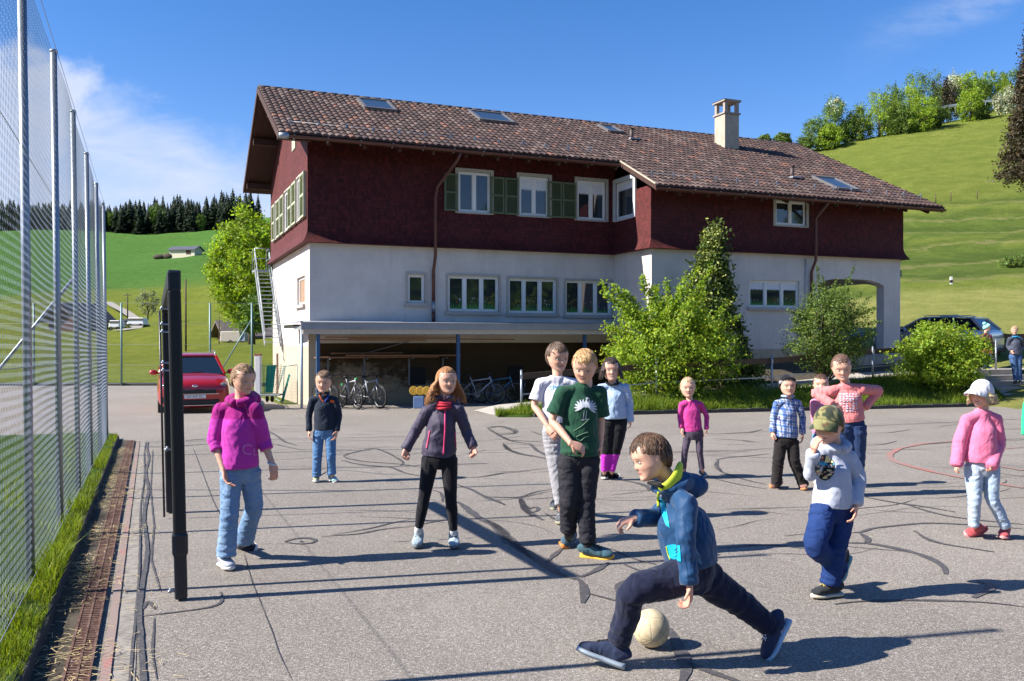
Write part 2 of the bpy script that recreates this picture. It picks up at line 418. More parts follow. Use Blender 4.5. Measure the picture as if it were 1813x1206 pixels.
# asphalt court: outline in world metres
FX=lambda y:-.4207*y-.786           # fence line
def poly_sheet(name,pts,mat,dz=0,zf=gz,kind='structure'):
    bm=bmesh.new(); vs=[bm.verts.new((x,y,zf(x,y)+dz)) for x,y in pts]; bm.faces.new(vs)
    bmesh.ops.recalc_face_normals(bm,faces=bm.faces)
    for f in bm.faces:
        if f.normal.z<0: f.normal_flip()
    bmesh.ops.triangulate(bm,faces=bm.faces)
    me=bpy.data.meshes.new(name); bm.to_mesh(me); bm.free(); me.materials.append(mat)
    o=bpy.data.objects.new(name,me); col.objects.link(o); tag(o,kind=kind); return o
E1=(1.31,21.3); E2=(15.3,25.7)
ex=lambda x: E1[1]+(x-E1[0])*(E2[1]-E1[1])/(E2[0]-E1[0])
court=poly_sheet('asphalt_court',[(FX(-4)+.2,-4),(34,-4),(34,ex(34)),(15.3,25.7),(1.31,21.3),(.4,20.9),(-.35,20.95),(-.2,21.7),(1.2,22.6),(4.5,24.2),(3.5,29.5),(-7,26),(-10,33),(-13,41.6),(-42,41.6),(-40,16.2),(FX(15.6)+.2,15.6)],M['asphalt'])
# tar seams traced on the court
def strip(mb,pts,w,dz,jit=.25,taper=True,seed=0,step=.07):
    r=random.Random(seed); P=[Vector((p.x,p.y,0)) for p in pts]; Q=[P[0]]
    for a,b in zip(P[:-1],P[1:]):
        n=max(1,int((b-a).length/step))
        for i in range(1,n+1): Q.append(a.lerp(b,i/n))
    n=len(Q)
    if n<3: return
    # smooth
    for _ in range(3):
        Q=[Q[0]]+[(Q[i-1]+Q[i]*2+Q[i+1])/4 for i in range(1,n-1)]+[Q[-1]]
    vs=[];fs=[]
    for i,q in enumerate(Q):
        t=(Q[min(i+1,n-1)]-Q[max(i-1,0)]).normalized(); nn=Vector((-t.y,t.x,0))
        k=1.0
        if taper: k=min(1,.35+i*.12,.35+(n-1-i)*.12)
        wob=mnoise.noise(Vector((q.x*3+seed,q.y*3,0)))*w*.5*jit*4
        ww=w*k*(1+jit*mnoise.noise(Vector((q.x*7,q.y*7,seed)))*1.6)/2
        a=q+nn*(ww+wob*.4); b=q-nn*(ww-wob*.4)
        vs+=[(a.x,a.y,gz(a.x,a.y)+dz),(b.x,b.y,gz(b.x,b.y)+dz)]
        if i: fs.append((2*i-2,2*i-1,2*i+1,2*i))
    mb.add(vs,fs)
def cr(ox,oy,s,pts): return [gp(ox+x/s,oy+y/s) for x,y in pts]
TAR={(440,740,3.35):[
 (6,[(120,80),(170,110),(215,145),(290,165)]),(6,[(560,228),(600,210),(750,180),(830,210),(890,245),(925,270),(900,285)]),
 (5,[(560,225),(590,245),(700,262),(900,275),(1020,295)]),(6,[(550,252),(640,275),(750,288),(840,292),(930,330),(1020,347)]),
 (6,[(420,345),(465,320)]),(7,[(1090,430),(1145,445),(1150,500)]),
 (22,[(1240,500),(1300,540),(1360,600),(1430,620),(1480,660),(1530,710),(1600,760),(1675,830)]),
 (8,[(1230,395),(1330,430),(1420,480),(1520,518)]),(5,[(1240,360),(1400,350),(1480,330),(1675,318)]),
 (8,[(1420,65),(1500,48),(1590,75),(1580,95),(1480,100),(1420,65)]),(7,[(1470,100),(1560,140),(1675,155)]),
 (9,[(1510,155),(1540,190),(1600,215),(1675,230)]),(5,[(1420,470),(1600,475),(1675,465)]),(18,[(1610,475),(1650,560),(1675,585)]),
 (11,[(210,738),(260,715),(330,708),(410,718),(435,735),(400,752),(310,760),(230,755),(210,738)]),(8,[(300,738),(320,730),(345,738),(322,746),(300,738)]),
 (7,[(430,710),(520,695),(640,700),(760,665),(980,645)]),(6,[(500,695),(620,675),(700,665),(850,625),(980,600)]),
 (8,[(980,645),(1110,615),(1240,600)]),(3,[(60,750),(230,750)]),(3,[(120,150),(300,190),(560,190),(760,178),(930,172)]),(3,[(1240,275),(1390,272)])],
(860,720,3.174):[
 (6,[(0,120),(50,110),(130,125),(170,150),(60,150)]),(7,[(60,150),(130,190),(330,200)]),(9,[(100,210),(130,245),(190,265),(350,295)]),
 (5,[(255,140),(330,165)]),(9,[(250,210),(290,250),(350,280)]),(4,[(0,370),(200,365),(370,345)]),(5,[(0,395),(120,375)]),
 (7,[(0,505),(60,530),(110,555)]),(6,[(0,510),(190,515),(280,480),(380,465)]),(7,[(200,520),(260,525),(390,510)]),(14,[(195,520),(230,580),(240,600),(320,640)]),
 (10,[(230,580),(290,560),(300,590),(240,602)]),(9,[(330,600),(400,645),(420,620)]),
 (20,[(0,640),(50,670),(120,720),(100,750),(200,800),(300,870),(400,940),(500,975)]),(34,[(505,965),(540,985),(565,1020),(560,1050),(545,1108)]),
 (18,[(530,962),(620,930),(690,880)]),(15,[(340,880),(380,840),(430,800)]),(11,[(570,1055),(650,1075),(750,1100)]),(12,[(780,890),(860,925),(900,940)]),
 (8,[(700,800),(850,870),(960,890)]),(17,[(860,960),(760,990),(730,1020),(750,1060)]),(13,[(760,415),(850,430),(900,445),(920,475)]),(4,[(700,500),(920,475)]),
 (6,[(1290,300),(1380,285),(1470,280),(1600,265)]),(6,[(1280,340),(1340,375),(1450,410),(1570,440)]),(5,[(1280,405),(1420,440),(1580,465)]),
 (4,[(1270,155),(1480,145),(1560,130)]),(4,[(1270,180),(1440,190),(1560,205)]),(3,[(1350,215),(1480,215)]),(3,[(1120,260),(1380,248)]),(3,[(740,235),(850,245)]),
 (3,[(820,165),(1080,155),(1270,155)]),(8,[(1310,300),(1290,330),(1330,370)])],
(1273,720,3.174):[
 (4,[(0,155),(180,148),(240,130)]),(4,[(0,185),(120,190),(200,205)]),(4,[(700,108),(830,110),(1040,100),(1240,92),(1714,70)]),
 (4,[(850,150),(960,148),(1080,130)]),(5,[(810,220),(920,215),(1000,195)]),(4,[(800,245),(1220,240)]),(3,[(800,265),(960,262)]),
 (4,[(1080,220),(1200,210),(1714,180)]),(9,[(700,710),(800,715),(840,690),(1000,670),(1180,655),(1400,665),(1714,690)]),
 (20,[(790,710),(830,740),(850,765),(820,770)]),(15,[(690,770),(830,765),(1000,800),(1120,825),(1210,865),(1270,900),(1275,945)]),
 (7,[(690,785),(830,800),(1030,815)]),(12,[(1100,700),(1160,745),(1260,780),(1400,795),(1550,820)]),(9,[(820,510),(1000,545),(1130,560),(1330,595)]),
 (4,[(830,580),(1100,600),(1190,600)]),(8,[(1050,550),(1170,590),(1320,625),(1500,645),(1714,665)]),(8,[(650,1115),(750,1100),(950,1090),(1300,1095),(1550,1105),(1714,1130)]),
 (4,[(0,580),(200,575),(540,565)]),(4,[(130,575),(390,610)]),(7,[(0,800),(150,785),(280,775),(500,805)]),(6,[(370,730),(500,715)]),
 (34,[(1450,985),(1520,985),(1545,1015),(1500,1045),(1430,1078)]),(4,[(1580,325),(1714,335)]),(3,[(1180,120),(1714,130)]),(3,[(1100,80),(1300,95)])],
(560,1000,1.447):[(15,[(905,165),(930,215),(950,250),(935,310)]),(12,[(950,255),(1010,280),(1090,305)])],
(160,740,2.5875):[
 (2,[(285,150),(275,330),(290,500),(275,650),(320,800)]),(1.2,[(470,140),(560,380),(600,460)]),(6,[(210,915),(420,890),(560,875),(610,860),(595,800)]),(3,[(290,920),(280,1080),(300,1206)]),
 (7,[(90,130),(350,135),(550,120)]),(12,[(430,105),(550,95)]),(1.2,[(770,840),(830,980),(860,1080),(920,1206)]),(9,[(240,880),(260,830),(290,880)]),(1.2,[(700,620),(740,760),(800,900)])]}
mb=MB(); sd=0
for (ox,oy,s),ls in TAR.items():
    for w,pts in ls:
        sd+=1; Pp=cr(ox,oy,s,pts); strip(mb,Pp,max(.005,min(.085,w*.0044*(3.2/s if s<2 else 1)*max(1,(Pp[0].y/6.5))**.7)),.005,seed=sd)
rr=random.Random(3)
for k in range(150): # hairline cracks everywhere else
    x=rr.uniform(-7,15); y=rr.uniform(6.5,20); a=rr.uniform(-.5,.5)
    if x<FX(y)+1.2: continue
    P=[Vector((x,y,0))]
    for i in range(rr.randint(3,6)):
        a+=rr.uniform(-.5,.5); P.append(P[-1]+Vector((math.cos(a),math.sin(a),0))*rr.uniform(.2,.5))
    strip(mb,P,rr.uniform(.008,.022)*(y/12)**.5,.0045,seed=200+k)
tag(mb.build('tar_seams',M['tar'],fix=False),kind='structure')
mb=MB()
for w,pts in[(.09,[(1330,195),(1150,210),(1020,235),(965,265),(958,290),(1010,320),(1180,365),(1380,405),(1714,460)]),(.07,[(1580,338),(1714,362)]),(.035,[(1600,240),(1714,230)])]:
    strip(mb,cr(1273,720,3.174,pts),w,.0085,jit=.1,taper=False,seed=4)
tag(mb.build('court_line',M['red'],fix=False),kind='structure')
# drain, concrete strip and red paint beside the fence
def vstrip(name,a,b,mat,dz,y0=-3,y1=15.4,h=None):
    mb=MB(); ys=np.linspace(y0,y1,60)
    vs=[];fs=[]
    for i,y in enumerate(ys):
        j=.012*mnoise.noise(Vector((y*1.5,a,0)))
        for q in(a,b): vs.append((FX(y)+q+j,y,gz(0,y)+dz))
        if i: fs.append((2*i-2,2*i-1,2*i+1,2*i))
    mb.add(vs,fs); return mb
tag(vstrip('x',.54,.70,None,.004).build('concrete_edge_strip',plain('worn_concrete',(.27,.24,.205),.9,var=.5,scale=14,bump=.4,bs=70)),kind='structure')
tag(vstrip('x',.20,.37,None,.003).build('dirt_strip',M['soil']),kind='structure')
def m_seam():
    return M['tar']
mb=MB()
strip(mb,[Vector((FX(y)+.735+.02*math.sin(y*2.1),y,0)) for y in np.arange(3,15.3,.5)],.030,.009,jit=.2,seed=77)
strip(mb,[Vector((FX(y)+.69+.01*math.sin(y*1.3),y,0)) for y in np.arange(2,15.3,.5)],.014,.0095,jit=.3,seed=78)
strip(mb,[Vector((FX(y)+.50,y,0)) for y in np.arange(2,15.3,.5)],.012,.0095,jit=.4,seed=79)
tag(mb.build('tar_joint',M['tar'],fix=False),kind='structure')
mb=MB(); strip(mb,[Vector((FX(y)+.565,y,0)) for y in np.arange(2,15.3,.4)],.045,.012,jit=.04,seed=80)
tag(mb.build('red_edge_line',M['redw'],fix=False),kind='structure')
rust=NT('rusty_grate'); nn=rust.noise(14,6,.7); rust.set(rust.ramp(nn,[(.3,(.060,.034,.026)),(.5,(.13,.068,.050)),(.75,(.22,.15,.12))]),.85,.1,.3); rust.bump(rust.noise(60),.5,.004)
gr=thing('drain_channel','rusty brown slotted drain grate running along the mesh fence','drain',(FX(8)+.43,8,gz(0,8)))
mb=MB(); n=0
dv=Vector((-.4207,1,-SL)).normalized()
for y in np.arange(2.2,15.2,.035):
    n+=1; c=Vector((FX(y)+.43,y,gz(0,y)+.012)); mb.bar(c-Vector((.055,.0,0)),c+Vector((.055,0,0)),.016,.012)
for q in(.37,.43,.49):
    a=Vector((FX(2.2)+q,2.2,gz(0,2.2)+.014)); b=Vector((FX(15.2)+q,15.2,gz(0,15.2)+.014)); mb.bar(a,b,.012,.014)
mb.build('grate',rust.m,gr)
mb=MB(); mb.add([(FX(2.2)+.37,2.2,gz(0,2.2)+.006),(FX(2.2)+.49,2.2,gz(0,2.2)+.006),(FX(15.2)+.49,15.2,gz(0,15.2)+.006),(FX(15.2)+.37,15.2,gz(0,15.2)+.006)],[(0,1,2,3)]); mb.build('channel_bed',M['curb'],gr)
# raised verge under the fence, its dark kerb
def verge():
    mb=MB(); ys=np.linspace(-3,15.6,90); prof=[(-26,.05),(-6,.06),(-2,.07),(-.6,.10),(-.15,.10),(.08,.08),(.17,.07)]
    vs=[];fs=[];k=len(prof)
    for i,y in enumerate(ys):
        for(q,h) in prof:
            x=FX(y)+q; vs.append((x,y,gz(0,y)+h+.035*mnoise.noise(Vector((x*1.7,y*1.7,0)))))
        if i:
            for j in range(k-1): fs.append(((i-1)*k+j,(i-1)*k+j+1,i*k+j+1,i*k+j))
    mb.add(vs,fs,0,None,True); tag(mb.build('grass_verge',M['grass']),kind='structure')
    mb=MB(); vs=[];fs=[]
    for i,y in enumerate(ys):
        w=.02*mnoise.noise(Vector((y*2,5,0)))
        for(q,h) in((.165+w,.08),(.2+w,.065),(.215+w,-.03)): vs.append((FX(y)+q,y,gz(0,y)+h))
        if i:
            for j in range(2): fs.append(((i-1)*3+j,(i-1)*3+j+1,i*3+j+1,i*3+j))
    mb.add(vs,fs); tag(mb.build('kerb_face',M['curb']),kind='structure')
verge()

# ------------------------------------------------------------ grass blades
def blades(name,P,h,w,mat,label=None,cat='grass',lean=.35,bright=(.6,1.35),yel=.25):
    """P (n,3) roots; two-segment blades"""
    P=np.asarray(P,dtype=np.float32); n=len(P); h=np.broadcast_to(h,(n,))*nrg.uniform(.45,1.25,n)
    a=nrg.uniform(0,2*np.pi,n); d=np.stack([np.cos(a),np.sin(a),np.zeros(n)],1); 
    b=nrg.uniform(0,2*np.pi,n); ln=np.stack([np.cos(b),np.sin(b),np.zeros(n)],1)*(h*nrg.uniform(.1,lean*2,n))[:,None]
    up=np.array([0,0,1.0]); w=np.broadcast_to(w,(n,))[:,None]
    v0=P-d*w/2; v1=P+d*w/2; mid=P+ln*.35+up*(h*.6)[:,None]; v2=mid+d*w*.35; v3=mid-d*w*.35; v4=P+ln+up*(h*.97)[:,None]
    V=np.stack([v0,v1,v2,v3,v4,v4+d*w*.03],1).reshape(-1,3)
    i=np.arange(n)[:,None]*6
    Fq=np.concatenate([i+np.array([[0,1,2,3]]),i+np.array([[3,2,5,4]])],0)
    s=nrg.uniform(*bright,n); y=nrg.uniform(0,yel,n)
    C=np.stack([s*(1+y*1.6),s*(1+y*.5),s*(1-y)],1); C=np.repeat(C,6,0)
    return tag(npmesh(name,V,Fq,mat,colors=C),label,cat,None,'stuff')
def fence_grass():
    P=[];H=[];W=[]
    n=38000; ys=nrg.uniform(2.2,15.6,n)**1.0; q=-nrg.exponential(.45,n)+.19
    q=np.where(nrg.uniform(0,1,n)<.25,nrg.uniform(-6,0,n),q)
    ys=np.where(nrg.uniform(0,1,n)<.45,2.2+(ys-2.2)*.35,ys)
    cl=np.array([mnoise.noise(Vector((float(a)*2.2,float(b)*2.2,0))) for a,b in zip(q,ys)])
    keep=(cl>-.38)|(q<-.5)
    ys,q,cl=ys[keep],q[keep],cl[keep]
    P=np.stack([FX(ys)+q,ys,gz(0,ys)+.06],1)
    H=np.where(q>-.7,(.05+.42*np.clip(cl+.12,0,1)**1.3)*np.interp(q,[-.3,.15],[1,.75])*np.interp(ys,[3,6,9],[1.5,1.1,.9]),.07)
    blades('verge_grass',P,H,.0065,M['blade'],'tall fresh grass growing through the foot of the mesh fence',bright=(.45,1.6),yel=.45)
fence_grass()
# straw litter near the kerb
def litter():
    n=3000; ys=nrg.uniform(3.2,14,n); q=.2+np.abs(nrg.normal(0,.26,n))
    V=[];Fq=[];k=0
    for y,qq in zip(ys,q):
        if mnoise.noise(Vector((y*1.3,qq*2,7)))<-.45+.8*rng.random(): continue
        a=rng.gauss(0,.9); L=rng.uniform(.012,.055); c=Vector((FX(y)+qq,y,gz(0,y)+.012+rng.uniform(0,.012))); d=Vector((math.cos(a),math.sin(a),0))*L; s=Vector((-math.sin(a),math.cos(a),0))*.0022
        V+=[c-d-s,c-d+s,c+d+s,c+d-s]; Fq.append((k,k+1,k+2,k+3)); k+=4
    tag(npmesh('dry_straw',[tuple(v) for v in V],Fq,M['straw']),'dry yellow straw strewn on the asphalt beside the drain','straw',None,'stuff')
litter()
# ------------------------------------------------------------ bank, footpath, steps on the right
TH=R(22.5); BM=Matrix.Translation((-6.01,25.5,CAMZ))@Matrix.Rotation(TH,4,'Z')
def W(u,v,z): return BM@Vector((u,v,z))
U=Vector((math.cos(TH),math.sin(TH),0)); Vd=Vector((-math.sin(TH),math.cos(TH),0))
NP=[(-.35,21.5,-.40),(.24,21.9,-.28),(2.9,22.9,-.12),(4.5,23.35,.0),(7.35,24.3,.05),(9.3,25.4,.17),(11.13,26.5,.275),(12.4,27.2,.38),(15.7,27.9,.49),(19,28.8,.55),(26,31,.7)]
def bank():
    n=60; xs=np.linspace(-.35,26,n*2); Nx=[p[0] for p in NP]
    ny=np.interp(xs,Nx,[p[1] for p in NP]); nz_=np.interp(xs,Nx,[p[2] for p in NP])
    mb=MB(); vs=[];fs=[];k=6
    for i,x in enumerate(xs):
        e=ex(x) if x>0.4 else 20.9+ (0.4-x)*.1
        for j,t in enumerate((0,.04,.25,.55,.85,1)):
            y=e+(ny[i]-e)*t; z=gz(0,e)+ (nz_[i]-gz(0,e))*min(1,t*1.05)+(.05 if 0<j else 0)+(.05*mnoise.noise(Vector((x,y,2))) if 0<j<5 else 0)
            if j==5: z=nz_[i]+.0
            if 14.95<x<16.72 and 0<j<5: z=gz(0,e)-.06
            vs.append((x,y,z))
        if i:
            for j in range(k-1): fs.append(((i-1)*k+j,(i-1)*k+j+1,i*k+j+1,i*k+j))
    mb.add(vs,fs,0,None,True); tag(mb.build('grass_bank',M['grass']),kind='structure')
    mb=MB()
    for i in range(0,len(xs)-1):
        if xs[i]<.45 or xs[i]>15: continue
        a=Vector((xs[i],ex(xs[i])-.03,gz(0,ex(xs[i]))+.01)); b=Vector((xs[i+1],ex(xs[i+1])-.03,gz(0,ex(xs[i+1]))+.01)); mb.bar(a,b,.10,.17+.02*math.sin(i*1.7))
    tag(mb.build('court_kerb',M['curb']),kind='structure')
    # footpath
    mb=MB(); vs=[];fs=[]
    for i,x in enumerate(xs):
        p=Vector((x,ny[i],nz_[i]+.01)); q=p+Vd*1.75
        vs+=[tuple(p-Vector((0,0,.16))),tuple(p),tuple(q)]
        if i:
            for j in range(2): fs.append((3*i-3+j,3*i-2+j,3*i+1+j,3*i+j))
    mb.add(vs,fs); tag(mb.build('footpath',M['path']),kind='structure')
    # planted slope between the path and the house, yard right of it
    mb=MB(); vs=[];fs=[];k=5; idx=0
    for i,x in enumerate(xs):
        if x<4.6: continue
        p=Vector((x,ny[i],nz_[i]+.005))+Vd*1.74
        # end on the wall line or on the far yard line
        if p.x<13.7:
            u=(p-W(0,0,0)).dot(U); q=W(min(u,20.8),-2.3,0); q.z=.78+.012*max(0,u-10.3); m=.55
        else:
            q=Vector((p.x+.8,35.5,1.15)); m=.25
        for j in range(k):
            t=j/(k-1); y=p.lerp(q,t); y.z=p.z+(q.z-p.z)*(t if m==.25 else t**1.2)+(.06*mnoise.noise(y*1.3) if 0<j<k-1 else 0)
            if m==.25: y.z=p.z+.08*t+(q.z-p.z-.08)*max(0,(t-.5)*2)
            vs.append(tuple(y))
        if idx:
            for j in range(k-1): fs.append(((idx-1)*k+j,(idx-1)*k+j+1,idx*k+j+1,idx*k+j))
        idx+=1
    mb.add(vs,fs,0,None,True); tag(mb.build('planted_slope',M['soil']),kind='structure')
    # grass on the bank
    P=[];
    while len(P)<26000:
        x=rng.uniform(-.4,19); e=ex(x) if x>.4 else 20.95; yN=np.interp(x,Nx,[p[1] for p in NP]); t=rng.uniform(.03,1.0)
        if 14.9<x<16.9: continue
        zN=np.interp(x,Nx,[p[2] for p in NP]); y=e+(yN-e)*t
        P.append((x,y,gz(0,e)+(zN-gz(0,e))*t+.03))
    P=np.array(P); H=.13+.16*np.array([max(0,mnoise.noise(Vector((p[0]*1.1,p[1]*1.1,0)))+.3) for p in P])
    blades('bank_grass',P,H,.014,M['blade'],'long green grass on the bank below the footpath')
    P=[]
    while len(P)<5000:
        x=rng.uniform(12.5,21); y=rng.uniform(30,37)
        P.append((x+ (rng.gauss(0,.2)),y,hz(CX+x*F/y,y) if y>34 else .75))
    return
bank()
def steps():
    t=thing('garden_steps','grey stone steps climbing from the court to the footpath beside the standing adult','steps',(15.9,26.6,gz(0,26)))
    z=gz(0,26)
    for i in range(6):
        mb=MB(BM.copy())
        c=Vector((15.80-.03*i,25.95+.33*i,0)); 
        mb=MB(); Mx=Matrix.Translation(c)@Matrix.Rotation(R(14),4,'Z')
        top=z+.168*(i+1); mb.box((0,0.25,top-.22),(1.75,.5,.44),Mx); mb.box((0,.0,top-.025),(1.79,.06,.05),Mx)
        o=mb.build('step',M['concrete'],t)
    return t
steps()
wood_dark=plain('weathered_wood',(.10,.06,.035),.85,var=.4,scale=8,bump=.3,bs=40)
def handrail():
    t=thing('path_railing','low railing of steel posts and brown planks along the footpath','railing',(7.35,24.3,.05))
    def P(x,off=0):
        Nx=[p[0] for p in NP]; return Vector((x,np.interp(x,Nx,[p[1] for p in NP])-.02,np.interp(x,Nx,[p[2] for p in NP])+off))
    posts=[.24,3.9,7.35,11.13,15.72]
    for x in posts:
        mb=MB(); b=P(x,-.2); mb.tube([b,b+Vector((0,0,1.22))],.03,10); mb.disc(tuple(b+Vector((0,0,1.225))),.033,'z',.012,12); mb.box(tuple(b+Vector((0,-.045,1.05))),(.05,.03,.12)); mb.build('post',M['galv'],t)
    for a,b in zip(posts[:-1],posts[1:]):
        mb=MB(); mb.bar(P(a,.86)+Vector((0,.06,0)),P(b,.86)+Vector((0,.06,0)),.04,.16); mb.build('plank',wood_dark,t)
        mb=MB(); mb.bar(P(a,.40)+Vector((0,.03,0)),P(b,.40)+Vector((0,.03,0)),.03,.03); mb.build('rod',M['galv'],t)
handrail()
def rail2():
    t=thing('timber_railing','dark timber railing behind the adult at the top of the steps','railing',(19,31.5,.75))
    for x in(17.9,19.6,21.3):
        mb=MB(); mb.box((x,31.6,1.2),(.10,.10,1.1)); mb.build('post',wood_dark,t)
    for z in(1.62,1.2):
        mb=MB(); mb.box((19.6,31.53,z),(4.4,.05,.16)); mb.build('rail',wood_dark,t)
rail2()
# ------------------------------------------------------------ mesh fence on the left
def fence():
    t=thing('chain_link_fence','tall galvanised chain link ball fence on round steel posts along the left edge','fence',(FX(8),8,gz(0,8)))
    ys=[3.65,5.45,7.25,9.05,10.95,12.9,14.9]; lean=.012
    for y in ys:
        b=Vector((FX(y),y,gz(0,y))); mb=MB(); mb.tube([b+Vector((.02,0,0)),b+Vector((-.03,0,4.1))],.027,14)
        o=mb.build('post',M['galv'],t); mb=MB(); mb.ball(tuple(b+Vector((-.03,0,4.1))),(.034,.034,.022),12,6); mb.build('cap',M['galv'],o)
    for a in(9.05,):
        mb=MB(); mb.tube([Vector((FX(a)-.02,a,gz(0,a)+2.35)),Vector((FX(a)-2.3,a+.75,gz(0,a)+.1))],.018,8); mb.build('brace',M['galv'],t)
    y0,y1=2.0,14.9; L=(y1-y0)*math.hypot(1,.4207); du=Vector((-.4207,1,-SL)).normalized()
    base=Vector((FX(y0)+.03,y0,gz(0,y0)+.12)); nn=Vector((1,.42,0)).normalized()
    p=.052; nw=int(L/p); H=3.95; nh=int(H/(p/2))
    i=np.arange(nw)[:,None]; j=np.arange(nh+1)[None,:]
    s=i*p+np.where(j%2==0,0,p*.97)+0*j; h=j*(p/2)+0*i
    off=.010*np.sin(s*1.7+h*.8)+.012*np.sin(s*.55+1)*np.sin(h*1.3)+np.where(j%2==0,.003,-.003)
    sag=.006*np.sin(s*3.1)*np.sin(h*2)
    D=np.array(du);N=np.array(nn);B=np.array(base)
    C=B+s[...,None]*D+off[...,None]*N; C[...,2]+=h+sag
    C=C-np.array([.0125,0,0])*(h[...,None])
    r=.00115; tri=[(r,0),(-r*.5,r*.87),(-r*.5,-r*.87)]
    V=np.stack([C+D*a+N*b for a,b in tri],2) # nw,nh+1,3,3
    idx=np.arange(nw*(nh+1)*3).reshape(nw,nh+1,3); fs=[]
    for k in range(3):
        k2=(k+1)%3; fs.append(np.stack([idx[:,:-1,k],idx[:,:-1,k2],idx[:,1:,k2],idx[:,1:,k]],-1).reshape(-1,4))
    npmesh('wire_mesh',V.reshape(-1,3),np.concatenate(fs),M['wire'],t)
    mb=MB()
    for hh in(.05,1.35,2.65,3.93):
        pts=[]
        for q in np.linspace(0,L,30): pts.append(base+du*q+Vector((-.0125*hh,0,hh))+nn*(.03))
        mb.tube(pts,.0025,4,cap=False)
    mb.build('tension_wire',M['wire'],t)
fence()
def field_fence():
    green=plain('green_post_paint',(.16,.25,.24),.5,.2)
    t=thing('field_fence','tall thin fence of grey green posts, one braced, at the far court end','fence',(-13,41.5,gz(0,41.5)))
    for px in(-60,60,215,372,446,520):
        mb=MB(); b=pix(px,683,41.5); mb.tube([b,b+Vector((0,0,4.0))],.05,8); mb.build('post',green,t)
    mb=MB(); mb.tube([pix(395,650,41.5),pix(446,565,41.5)],.035,8); mb.build('brace',green,t)
    mb=MB()
    for z in(4,3,2,1,.1):
        mb.tube([pix(-60,683,41.5)+Vector((0,0,z)),pix(520,683,41.5)+Vector((0,0,z))],.006,4)
    mb.build('wire',M['wire'],t)
    mb=MB()
    a=Vector((-45,41.6,0)); b=Vector((-9,41.6,0)); mb.bar(a+Vector((0,0,gz(0,41.6)+.06)),b+Vector((0,0,gz(0,41.6)+.06)),.12,.16)
    tag(mb.build('field_kerb',M['curb']),kind='structure')
field_fence()
# ------------------------------------------------------------ goal seen edge-on
def goal():
    bl=plain('black_pad',(.008,.008,.010),.55,0,.25,30,bump=.1); bl2=plain('black_pad_lower',(.010,.012,.022),.35,0,.2,30)
    A=gp(320,1063); B=Vector((A.x-.4207*2.95,A.y+2.95,gz(0,A.y+2.95))); 
    t=thing('football_goal','black padded goal frame standing edge-on at the left of the court','goal',tuple(A))
    ln=Vector((-.021,0,0)); d=(B-A).normalized(); s=Vector((.924,.383,0)); upz=Vector((0,0,1))
    def post(P,w,mat,split):
        for z0,z1,ww,m,nm in((.0,.34,w*.98,bl2,'lower_pad'),(.32,1.94,w,mat,'post'),(1.93,2.06,w*1.02,bl2,'top_pad')):
            mb=MB(); pts=[P+ln*z0+upz*z0,P+ln*z1+upz*z1]
            mb.bar(pts[0],pts[1],ww,ww,up=d); mb.build(nm,m,t,bev=.014)
        if split: 
            mb=MB(); mb.bar(P+ln*.28+upz*.27,P+ln*.4+upz*.42,w*1.22,w*1.15,up=d); mb.build('strap',bl2,t,bev=.02)
    post(A+Vector((0,0,.01)),.078,bl,True); post(B+Vector((0,0,.01)),.078,bl,False)
    mb=MB(); mb.bar(A+ln*2+upz*2.02-d*.03,B+ln*2+upz*2.02+d*.03,.08,.11); mb.build('crossbar',bl,t,bev=.012)
    # net hooks and rear stays, seen just left of the posts
    for zz in(.06,.95,1.42,1.48,1.72,1.78,1.9):
        P=(A if zz<1 else A+d*1.4)+ln*zz; mb=MB(); q=P-s*.05+upz*zz
        if zz<1: q=P-s*.055+upz*zz
        mb.tube([P+upz*zz,q,q+upz*.02-s*.01],.008,6); mb.ball(tuple(q-s*.012),.012,8,6); mb.build('hook',M['galv'],t)
    mb=MB(); mb.tube([A+d*2.9-s*.06+upz*.02,A+d*2.8-s*.06+ln*2+upz*1.95],.010,6); mb.build('stay',bl2,t)
goal()
# soccer ball
def ball():
    t=NT('old_leather_ball'); v=t.voro(11,feat='DISTANCE_TO_EDGE'); n=t.noise(30,5,.7)
    c=t.mix(t.ramp(n,[(.4,0.0),(.75,.7)]),(.62,.52,.34),(.36,.27,.15)); c=t.mix(t.ramp(v,[(.0,.55),(.03,0.0)]),c,(.22,.17,.1))
    t.set(c,.55,0,.35); t.bump(t.ramp(v,[(0,0.0),(.04,1.0)]),.35,.004)
    D=4.53; x=(1153-CX)*D/F; mb=MB(); mb.ball((0,0,0),.098,48,32)
    o=mb.build('football',t.m); o.location=(x,D,gz(0,D)+.1); tag(o,'worn cream leather football at the kicking boy\'s feet','ball')
    mb=MB(); mb.ball((0,0,0),.1,20,14); p=gp(505,713); o=mb.build('football',plain('white_ball',(.75,.73,.68),.5)); o.location=(p.x,24.6,gz(0,24.6)+.11); tag(o,'white ball lying by the green netted goal against the house wall','ball')
ball()
